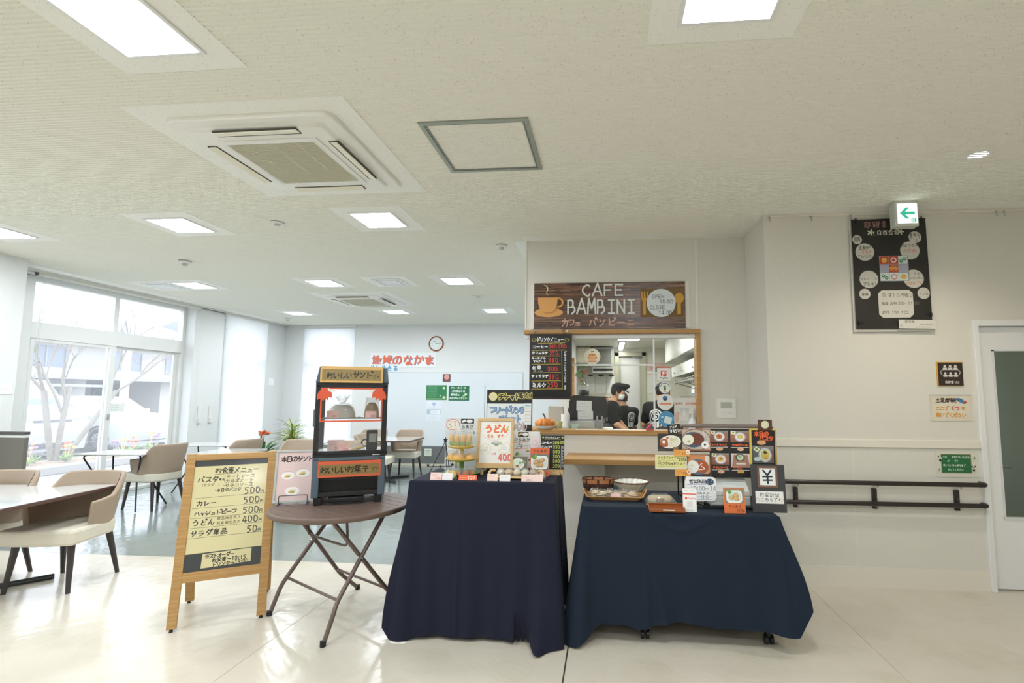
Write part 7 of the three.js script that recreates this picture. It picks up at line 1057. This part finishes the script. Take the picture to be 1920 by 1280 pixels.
{ const t = thing('whiteboard', 'wide white board panel covering the back wall below the banner', 'whiteboard', [-3.2, 1.165, ZB + .003]); part(t, 'panel', span(-1.45, 1.445, -.765, .77, .004, .014, .003), mat(0xd9e0e4, .25)); part(t, 'edge_trim', [span(-1.455, 1.45, .77, .776, 0, .016), span(1.445, 1.452, -.765, .776, 0, .016)], mat(0xc6cbcd, .4)); part(t, 'joint', span(.655, .664, -.19, .5, .0135, .0155), mat(0x2a2c2e, .6)); part(t, 'joint', span(.664, 1.4, .528, .532, .0135, .0148), mat(0xb9bfc2, .5)); }
sheet('green_notice', 'green notice with lines of small writing on the whiteboard, left of the free-space notice', 'notice', .445, .31, 300, (g, W0, H0) => { fill(g, '#2c7a4c', 0, 0, W0, H0); greek(g, '#a9cdb2', 20, 22, 190, 10, 15, 3); fill(g, '#9ac05a', 10, 186, 280, 5); disc(g, '#cfd8b0', 258, 40, 20, 16); disc(g, '#cfd8b0', 262, 172, 22, 16); disc(g, '#dce2c4', 204, 150, 8, 10); }, { pos: [-3.577, 1.512, ZB + .018] });
sheet('green_notice', 'green free-space notice with four lines of large white writing on the whiteboard', 'notice', .44, .31, 320, (g, W0, H0) => { fill(g, '#1e6b45', 0, 0, W0, H0); ['フリースペース', 'ご利用の方は', '事務室に', 'お声がけください'].forEach((tx, i) => WC(g, tx, i === 2 ? 104 : 152, 12 + i * 53, 34, '#e8efe6', 5.5)); disc(g, '#a9cf9a', 250, 140, 14, 30, .5); disc(g, '#d8e2cc', 272, 130, 16); disc(g, '#8cbf8a', 228, 150, 8, 22, .5); }, { pos: [-3.095, 1.5, ZB + .018] });
sheet('red_notice', 'small dark square notice with a pale red disc above the green notices', 'notice', .168, .168, 96, (g, W0, H0) => { fill(g, '#55504c', 0, 0, W0, H0); disc(g, '#d8948a', 48, 36, 32); fill(g, '#8c4a44', 4, 78, 88, 12); }, { pos: [-3.366, 1.818, ZB + .018] });
sheet('wifi_notice', 'white sheet with a blue wireless symbol and a grey-blue band on the whiteboard', 'notice', .31, .42, 192, (g, W0, H0) => { fill(g, '#dde3ea', 0, 0, W0, H0); for (const r of [12, 26, 40]) { g.strokeStyle = '#4a78b4'; g.lineWidth = 7; g.beginPath(); g.arc(96, 66, r, -2.3, -.84); g.stroke(); } disc(g, '#4a78b4', 96, 66, 6); greek(g, '#a9b4c4', 20, 86, 150, 2, 10, 2); fill(g, '#b4c2d0', 4, 108, 184, 68); fill(g, '#e8ecf0', 46, 116, 134, 24); fill(g, '#e8ecf0', 46, 146, 134, 24); greek(g, '#8a96a8', 50, 128, 120, 2, 30, 3); greek(g, '#b4bcc8', 24, 200, 140, 4, 14, 2); }, { pos: [-3.623, 1.13, ZB + .018] });
{ const t = thing('wall_outlet', 'pale wall plate on the grey dado below the whiteboard', 'wall plate', [-3.72, .27, ZB + .02]); part(t, 'plate', span(-.075, .075, -.075, .08, 0, .008, .003), mat(0xd9dccd, .4)); part(t, 'socket', span(-.05, .05, .03, .05, .008, .011, .001), mat(0x8fb5a8, .4)); part(t, 'socket', span(-.03, .03, -.05, .01, .008, .011, .001), mat(0xcfd2c2, .4)); }

// ---------- chairs and dining tables ----------
const taupe = mat(0xa59380, .62, { sheen: .3, sheenColor: new THREE.Color(0xc9bba8), sheenRoughness: .5 }), cream = mat(0xd9d3c2, .6), legMat = mat(0x3d3531, .45);
function makeChair(label) {
  const t = thing('armchair', label, 'chair', [0, 0, 0], 0, 'upholstered dining armchairs');
  const thM = 1.95, top = (a) => { const k = Math.max(0, Math.min(1, (Math.abs(a) - .75) / .62)), s = k * k * (3 - 2 * k); return .815 - .165 * s - .02 * Math.max(0, Math.abs(a) - 1.37) / .58; };
  const P3 = (a, y, k) => { const tilt = .9 + .22 * (y - .36) / .45, sq = 1 / Math.pow(Math.pow(Math.abs(Math.sin(a)), 2.6) + Math.pow(Math.abs(Math.cos(a)), 2.6), 1 / 2.6), rx = (.262 * tilt - k) * sq, rz = (.26 * (.88 + .3 * (y - .36) / .45) - k) * sq; return [Math.sin(a) * rx, y, -Math.cos(a) * rz + .02]; };
  const nA = 56, ring2 = [[0, .0], [0, .25], [0, .5], [0, .75], [0, .94], [.006, .99], [.017, 1.0], [.028, .99], [.034, .94], [.034, .7], [.034, .4], [.034, .1], [.03, 0]];
  const g = grid(nA, ring2.length - 1, (u, v) => { const a = (u - .5) * 2 * thM, [k, f] = ring2[Math.round(v * (ring2.length - 1))], y0 = .37, y = y0 + (top(a) - y0) * f; return P3(a, y, k); });
  const ends = [-1, 1].map((s) => { const a = s * thM, y1 = top(a); return ext(poly([[0, 0], [.034, 0], [.034, (y1 - .37) * .95], [.017, y1 - .37], [0, (y1 - .37) * .95]]), .006, .002).rotateY(Math.PI / 2 + (s > 0 ? -.0 : 0)).translate(0, 0, 0); });
  part(t, 'shell', [g, ...[-1, 1].map((s) => grid(8, ring2.length - 1, (u, v) => { const a = s * thM, [k, f] = ring2[Math.round(v * (ring2.length - 1))], y = .37 + (top(a) - .37) * f, p = P3(a, y, k), q = P3(a, y, .017), b = 1 - u; return [q[0] + (p[0] - q[0]) * b, y, q[2] + (p[2] - q[2]) * b + .008 * Math.sin(u * 1.57)]; }))], taupe);
  part(t, 'lining', [grid(nA, 10, (u, v) => { const a = (u - .5) * 2 * thM * .985, y = .42 + (top(a) - .012 - .42) * v; return P3(a, y, .0352); })], taupe);
  const ss = new THREE.Shape(); ss.moveTo(-.235, .27); ss.quadraticCurveTo(0, .3, .235, .27); ss.quadraticCurveTo(.25, .26, .245, .2); ss.lineTo(.215, -.1); ss.quadraticCurveTo(.18, -.205, 0, -.205); ss.quadraticCurveTo(-.18, -.205, -.215, -.1); ss.lineTo(-.245, .2); ss.quadraticCurveTo(-.25, .26, -.235, .27);
  part(t, 'seat', ext(ss, .07, .022, 14).rotateX(Math.PI / 2).scale(1, 1, 1).translate(0, .438, 0), cream);
  part(t, 'seat_frame', ext(ss, .012).scale(.9, .9, 1).rotateX(Math.PI / 2).translate(0, .352, .005), legMat);
  for (const [x, z, dx, dz] of [[-.19, .2, -.03, .03], [.19, .2, .03, .03], [-.17, -.15, -.04, -.07], [.17, -.15, .04, -.07]]) part(t, 'leg', new THREE.CylinderGeometry(.024, .014, .36, 4).rotateY(Math.PI / 4).applyMatrix4(new THREE.Matrix4().makeShear(0, 0, -dx / .35, -dz / .35, 0, 0)).translate(x + dx / 2, .18, z + dz / 2), legMat);
  return t;
}
const ch = makeChair('cream and taupe armchair at the left front, its back behind the near table corner');
ch.position.set(-4.17, 0, -3.66); ch.rotation.y = .15;
[[-4.88, -3.6, .15, 'armchair at the far left, cut by the picture edge behind the near table'], [-5.83, -6.14, -1.7, 'armchair turned towards the window, seen from behind left of the menu board'], [-5.35, -6.95, -1.75, 'armchair by the far window table, only its backrest showing above the menu board'], [-4.32, -6.68, .1, 'armchair behind the white table, palm-like plants directly behind it'], [-3.56, -6.62, .05, 'armchair seen through the lower half of the display case, nearest row'], [-3.63, -8.93, .05, 'armchair at the far table beside the whiteboard, right of the display case'], [-4.32, -8.93, .05, 'far armchair seen through the display case beside the back wall'], [-3.8, -7.95, Math.PI * .55, 'armchair half hidden behind the right edge of the display case']].forEach(([x, z, r, l]) => copy(ch, [x, 0, z], r, l));
const topWhite = mat(0xd9dcdb, .12, { clearcoat: .6, clearcoatRoughness: .05 }), edgeBrown = mat(0x5c4136, .5);
function pedestalTable(label, x, z, ry, w, d, topM, edgeM, baseX = true) {
  const t = thing('dining_table', label, 'table', [x, 0, z], ry);
  part(t, 'table_top', box(w, .004, d, 0, .7, 0), topM); part(t, 'edge', box(w + .002, .026, d + .002, 0, .685, 0, .003), edgeM); part(t, 'column', span(-.03, .03, .02, .672, -.03, .03, .006), legMat);
  part(t, 'foot', [beam([-.33, .015, -.33], [.33, .015, .33], .03, .05, .006).rotateY(0), beam([-.33, .015, .33], [.33, .015, -.33], .03, .05, .006)], mat(0x55585a, .35, { metalness: .6 }));
  for (const sx of [-1, 1]) for (const sz of [-1, 1]) part(t, 'glide', cyl(.016, .018, .012, sx * .31, .006, sz * .31, 12), black);
  return t;
}
pedestalTable('long glossy dining table at the left picture edge with a brown edge', -4.63, -3.36, .13, 1.3, .92, topWhite, edgeBrown);
pedestalTable('white dining table in the middle, between the menu board and display case', -4.0, -5.98, .05, 1.3, .72, topWhite, mat(0xb9b9b4, .5));
pedestalTable('far dining table by the whiteboard, its top tip right of the display case', -3.85, -8.5, .05, 1.12, .82, topWhite, edgeBrown);
pedestalTable('white dining table seen over the top edge of the menu board', -5.0, -6.35, .1, .62, .62, topWhite, mat(0xb9b9b4, .5));
function tubeTable(label, x, z, ry, w, d) {
  const t = thing('window_table', label, 'table', [x, 0, z], ry, 'thin tables by the window');
  part(t, 'table_top', box(w, .016, d, 0, .7, 0, .004), topWhite); part(t, 'edge', box(w + .003, .006, d + .003, 0, .694, 0, .002), mat(0x7c6a5c, .5));
  for (const sx of [-1, 1]) for (const sz of [-1, 1]) part(t, 'leg', tube([[sx * .1, .69, sz * d * .2], [sx * (w / 2 - .1), .685, sz * d * .32], [sx * (w / 2 - .06), .65, sz * d * .36], [sx * (w / 2 - .16), .36, sz * d * .2], [sx * (w / 2 - .04), .012, sz * d * .42]], .01, 40, 8), mat(0x35373a, .4, { metalness: .4 }));
  return t;
}
tubeTable('thin table with bent tube legs in front of the big window', -6.16, -6.02, .05, .85, .55); tubeTable('second thin tube-legged table further back beside the white pillar', -5.98, -7.2, .05, .85, .55);
{ const t = thing('low_partition', 'dark grey low partition with a pale top strip at the left edge by the pillar', 'partition', [-6.3, 0, -4.68], -.02); part(t, 'panel', span(-.6, .4, .04, 1.0, -.02, .02, .004), mat(0x6f6c64, .8)); part(t, 'top_strip', span(-.6, .402, 1.0, 1.025, -.022, .024, .002), mat(0xd3d5d3, .4)); part(t, 'cap', span(-.6, .404, 1.03, 1.06, -.026, .028, .004), mat(0x4a4a48, .5)); part(t, 'foot', [span(-.5, -.45, 0, .04, -.16, .16, .004), span(.3, .35, 0, .04, -.16, .16, .004)], darkMetal); }

// ---------- potted plants ----------
const pot = (t, r, h, c) => { part(t, 'pot', lathe([[0, 0], [r * .75, 0], [r, h], [r * 1.06, h], [r * 1.06, h - .03], [r * .96, h - .03], [r * .92, h - .02], [0, h - .02]], 32), mat(c, .6)); part(t, 'soil', cyl(r * .92, r * .92, .01, 0, h - .03, 0, 24), mat(0x3a2e24, .9)); };
function strap(L, w, a, rise, droop) { return grid(4, 14, (u, v) => { const s = v * L, out = s * Math.cos(rise) * (1 + droop * v * .5), y = s * Math.sin(rise) - droop * v * v * L * .75, ww = w * Math.sin(Math.PI * Math.min(1, .12 + v * .88)) ** .6, q = (u - .5) * ww; return [Math.cos(a) * out - Math.sin(a) * q, y + Math.abs(u - .5) * ww * .5, -Math.sin(a) * out - Math.cos(a) * q]; }); }
function clivia(label, x, z, flower) {
  const t = thing('potted_clivia', label, 'plant', [x, 0, z]); pot(t, .13, .3, 0x8c8378);
  const lm = [mat(0x3f6a44, .45, { transmission: .15, thickness: 0 }), mat(0x5a8258, .45, { transmission: .15, thickness: 0 })];
  for (let i = 0; i < 20; i++) part(t, 'leaf', strap(R(.5, .66), .055, i * 2.399, R(.8, 1.3), R(.3, .7)).translate(0, .28, 0), lm[i % 2]);
  if (flower) { part(t, 'flower_stalk', bar([0, .28, 0], [.03, .72, .02], .008), lm[1]); for (let i = 0; i < 14; i++) { const a = i * 2.4, k = R(.03, .09); const f = part(t, 'flower', [lathe([[.004, 0], [.012, .02], [.03, .05], [.027, .05], [.008, .015]], 6).rotateX(.5).rotateY(a).translate(.03 + Math.cos(a) * k, .7 + R(0, .07), .02 - Math.sin(a) * k)], mat(i % 3 ? 0xe8764a : 0xef9468, .5)); } }
}
clivia('potted plant with strap leaves and an orange flower head by the far window', -6.2, -8.65, true); clivia('potted plant with broad green strap leaves, left of the display case', -5.45, -8.85, false);
{
  const t = thing('potted_dracaena', 'tall potted plant with yellow-green narrow leaves between the two clivias', 'plant', [-5.85, 0, -8.95]); pot(t, .14, .26, 0xb9b2a4);
  const st = mat(0x6a6444, .7); for (const [x, z, h] of [[0, 0, .84], [.06, .03, .66], [-.06, .02, .6]]) part(t, 'stem', bar([x * .5, .24, z], [x, h, z], .011), st);
  const lm = [mat(0xa6b84a, .5, { transmission: .25, thickness: 0 }), mat(0x7f9a3a, .5, { transmission: .25, thickness: 0 }), mat(0xc3c86a, .5, { transmission: .25, thickness: 0 })];
  for (const [x, z, h, n] of [[0, 0, .84, 46], [.06, .03, .66, 26], [-.06, .02, .6, 30]]) for (let i = 0; i < n; i++) part(t, 'leaf', strap(R(.3, .44), .026, i * 2.399 + x * 9, R(.3, 1.35), R(.3, .9)).translate(x, h - .26 * (i / n), z), lm[i % 3]);
}
// ---------- outdoors beyond the window ----------
{
  const ground = struct('ground', [span(-70, -7.3, -.6, -.1, -60, 30)], mat(0x858480, .9));
  struct('trim_6', span(-9.2, -7.32, -.1, -.02, -14, 6), mat(0xa3a19c, .8));                       // terrace slab under the windows
  struct('kerb', [span(-10.75, -10.6, -.1, .06, -20, 2, .02), span(-12.15, -12.03, -.1, .02, -20, 2, .02)], mat(0x9a9892, .8));
  const soil = struct('planting_bed', span(-12.03, -10.75, -.1, .03, -19.9, 1.9), mat(0x8a7a66, .95));
  const lv = [mat(0x86a860, .7), mat(0x6f9850, .7), mat(0xa9bf7a, .7)], fc = [mat(0xe0705a, .6), mat(0xe8a878, .6), mat(0xb08ab8, .6), mat(0xe4d27a, .6)];
  for (let i = 0; i < 22; i++) {
    const x = R(-11.85, -10.95), z = -7.6 - i * .3, t = thing('garden_plant', `low garden plant with ${['coral', 'peach', 'lilac', 'yellow'][i % 4]} flowers in the bed outside the big window`, 'plant', [x, .03, z], 0, 'low plants in the outdoor bed');
    const bl = []; for (let k = 0; k < 26; k++) bl.push(strap(R(.14, .32), .03, k * 2.4, R(.7, 1.4), R(.2, .7))); part(t, 'foliage', bl, lv[i % 3]);
    for (let k = 0; k < 3; k++) { const a = R(0, 6), h = R(.24, .42), q = R(.02, .12); part(t, 'flower', [lathe([[.004, 0], [.03, .02], [.036, .05], [.022, .06], [0, .03]], 8).translate(Math.cos(a) * q, h, Math.sin(a) * q), bar([0, 0, 0], [Math.cos(a) * q, h, Math.sin(a) * q], .004, .003, 5)], fc[i % 4]); }
  }
  { // bare tree
    const t = thing('bare_tree', 'leafless multi-stemmed tree in the bed outside the big window', 'tree', [-11.75, .03, -9.85]), bark = mat(0x857f74, .85), g = [];
    const grow = (p, d, L, r, n) => { const q = p.clone().addScaledVector(d, L); const m = p.clone().lerp(q, .5).add(V(R(-.05, .05) * L, 0, R(-.05, .05) * L)); g.push(tube([p, m, q], r, 5, r > .02 ? 8 : 5)); if (!n) return; for (let i = 0; i < (n > 3 ? 2 : 3); i++) { const e = d.clone().add(V(R(-.75, .75), R(-.1, .5), R(-.75, .75))).normalize(); grow(p.clone().lerp(q, R(.55, 1)), e, L * R(.5, .72), r * .55, n - 1); } };
    for (const [dx, dz, L, r] of [[-.1, .1, 1.5, .055], [.05, -.05, 1.6, .05], [.2, -.5, 1.7, .048]]) { grow(V(dx * .3, 0, dz * .3), V(dx, 1, dz).normalize(), L, r, 4); }
    part(t, 'trunk', g, bark);
  }
  const carWhite = mat(0xb9bbbd, .25, { clearcoat: .8, clearcoatRoughness: .06 }), carGlass = mat(0x5c6a74, .08), tyre = mat(0x3a3a3c, .8), rimM = mat(0xb4b6b8, .3, { metalness: .7 });
  function car(name, label, x, z, ry, prof, glassP, W0, front) {       // built nose towards +z, seen from the nose
    const t = thing(name, label, 'car', [x, -.1, z], ry), hw = W0 / 2;
    part(t, 'body', ext(poly(prof), W0 - .1, .05, 8).rotateY(-Math.PI / 2).translate(hw - .05, 0, 0), carWhite);
    for (const s of [-1, 1]) part(t, 'side_window', ext(poly(glassP), .02).rotateY(-Math.PI / 2).translate(s > 0 ? hw + .012 : -hw + .008, 0, 0), carGlass);
    for (const wz of front.wheels) for (const s of [-1, 1]) { const w = part(t, 'wheel', [new THREE.TorusGeometry(.25, .085, 12, 32).rotateY(Math.PI / 2).translate(s * (hw - .06), .33, wz)], tyre); part(w, 'rim', [cyl(.2, .2, .06, 0, 0, 0, 28).rotateZ(Math.PI / 2).translate(s * (hw - .03), .33, wz), ...[0, 1, 2, 3, 4].map((i) => box(.03, .36, .05, 0, 0, 0, .008).rotateX(i * 1.2566).translate(s * (hw + .005), .33, wz))], rimM); part(w, 'wheel_arch', new THREE.TorusGeometry(.36, .025, 8, 24, Math.PI).rotateY(Math.PI / 2).translate(s * (hw + .0), .33, wz), tyre); }
    part(t, 'windscreen', front.screen(hw), carGlass);
    for (const s of [-1, 1]) part(t, 'headlight', box(.36, .16, .06, s * (hw - .24), front.ly, front.nose, .03).rotateY(0), mat(0x9aa2a8, .15));
    part(t, 'grille', box(W0 * .5, .12, .05, 0, front.ly - .02, front.nose + .02, .02), mat(0x55585c, .4)); part(t, 'bumper_intake', box(W0 * .66, .12, .05, 0, .34, front.nose + .03, .02), mat(0x4a4c50, .5)); part(t, 'number_plate', box(.33, .165, .015, 0, .48, front.nose + .055, .004), front.plate); for (const s of [-1, 1]) part(t, 'mirror', box(.12, .15, .1, s * (hw + .1), front.mirror[0], front.mirror[1], .03), carWhite);
  }
  car('van', 'white van parked nose-in behind the bare tree', -15.3, -10.75, Math.PI / 2 + .05, [[-2.3, .25], [2.15, .25], [2.25, .75], [2.1, 1.05], [1.55, 1.25], [1.05, 1.85], [-2.1, 1.9], [-2.3, 1.2]], [[-2.0, 1.2], [1.25, 1.2], [.95, 1.72], [-1.95, 1.74]], 1.75, { wheels: [1.45, -1.4], screen: (hw) => grid(4, 4, (u, v) => [(u - .5) * (hw * 2 - .25), 1.28 + .5 * v, 1.6 - .45 * v]), ly: .9, nose: 2.2, plate: mat(0xd9dadb, .5), mirror: [1.25, 1.2] });
  car('sedan', 'white sedan with a yellow number plate parked outside the big window', -14.7, -13.25, Math.PI / 2 - .1, [[-2.1, .28], [2.1, .25], [2.2, .55], [2.1, .82], [.95, .98], [.1, 1.42], [-1.1, 1.45], [-1.9, 1.05], [-2.15, .95]], [[-1.5, 1.0], [.75, 1.0], [.1, 1.34], [-1.05, 1.36]], 1.7, { wheels: [1.35, -1.3], screen: (hw) => grid(4, 4, (u, v) => [(u - .5) * (hw * 2 - .3), 1.0 + .38 * v, 1.0 - .8 * v]), ly: .7, nose: 2.12, plate: mat(0xd9c465, .5), mirror: [1.05, .7] });
  { // house across the street
    const t = thing('house', 'pale two-storey house with a dark garage opening across the street', 'building', [-27, -.1, -24], 0);
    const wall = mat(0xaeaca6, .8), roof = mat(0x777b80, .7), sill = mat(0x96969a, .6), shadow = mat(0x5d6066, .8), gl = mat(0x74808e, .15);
    part(t, 'wall', [span(-6, 0, 2.7, 5.1, -7, 7), span(-6, 0, 0, 2.7, -7, -4.2), span(-6, 0, 0, 2.7, .2, 7), span(-6, -4, 0, 2.7, -4.2, .2)], wall);
    part(t, 'eave', [span(-6.5, .9, 5.1, 5.3, -7.6, 7.6), span(-.2, .95, 2.65, 2.85, -7.2, 7.2)], sill); part(t, 'roof', ext(poly([[-6.6, 5.3], [1, 5.3], [-2.8, 7]]), 15.4).translate(0, 0, -7.7), roof);
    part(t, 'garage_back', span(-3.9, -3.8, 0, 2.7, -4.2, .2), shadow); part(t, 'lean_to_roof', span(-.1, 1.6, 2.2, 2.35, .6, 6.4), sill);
    for (const [z, y, w, h] of [[-5.2, 3.3, 1.5, 1.2], [-1.9, 3.3, 1.7, 1.2], [2.2, 3.3, 1.7, 1.2], [5.2, 3.3, 1.2, 1.2], [2.4, .8, 1.8, 1.3], [5.2, .8, 1.2, 1.3]]) { const f = part(t, 'window', [span(0, .08, y - .06, y, z - w / 2 - .06, z + w / 2 + .06), span(0, .08, y + h, y + h + .06, z - w / 2 - .06, z + w / 2 + .06), span(0, .08, y, y + h, z - w / 2 - .06, z - w / 2), span(0, .08, y, y + h, z + w / 2, z + w / 2 + .06), span(0, .07, y, y + h, z - .03, z + .03)], sill); part(f, 'pane', span(.01, .03, y, y + h, z - w / 2, z + w / 2), gl); }
    part(t, 'balcony', [span(0, .9, 2.75, 2.85, -3.1, 3.4), span(.82, .9, 2.85, 3.25, -3.1, 3.4)], wall);
  }
  scene.children.at(-1).scale.y = .86;
  { const t = thing('neighbour_house', 'grey neighbouring house right of the garage, far across the street', 'building', [-27, -.1, -37], 0); part(t, 'wall', span(-6, 0, 0, 5, -5, 4.5), mat(0xa2a19e, .8)); part(t, 'roof', ext(poly([[-6.6, 5], [.8, 5], [-2.8, 6.6]]), 11).translate(0, 0, -5.8), mat(0x85898e, .7)); for (const [z, y] of [[-2, 3], [2, 3], [-2, .8], [2, .8]]) { const f = part(t, 'window', span(0, .06, y, y + 1.3, z - .8, z + .8), mat(0xb0b0ae, .6)); part(f, 'pane', span(.05, .08, y + .06, y + 1.24, z - .74, z + .74), mat(0x8694a4, .15)); } }
  { const t = thing('utility_pole', 'grey utility pole with cables outside the window', 'pole', [-20, -.1, -19.2]); part(t, 'pole', cyl(.11, .16, 9, 0, 4.5, 0, 16), mat(0xa8a8a6, .8)); part(t, 'crossarm', [span(-.06, .06, 7.9, 8.0, -.9, .9), span(-.06, .06, 7.2, 7.3, -.7, .7)], mat(0x8c8c8a, .6)); part(t, 'transformer', cyl(.22, .22, .7, 0, 6.4, .35, 18), mat(0x9a9c9c, .6)); part(t, 'cable', [-.8, -.3, .4, .8].map((z, i) => tube([[0, 8 - (i % 2) * .75, z], [.2, 6.9 - (i % 2) * .5, z + 14], [0, 8 - (i % 2) * .75, z + 28]], .02, 24, 5)), mat(0x6c6e70, .6)); }
}
renderer.render(scene, camera);
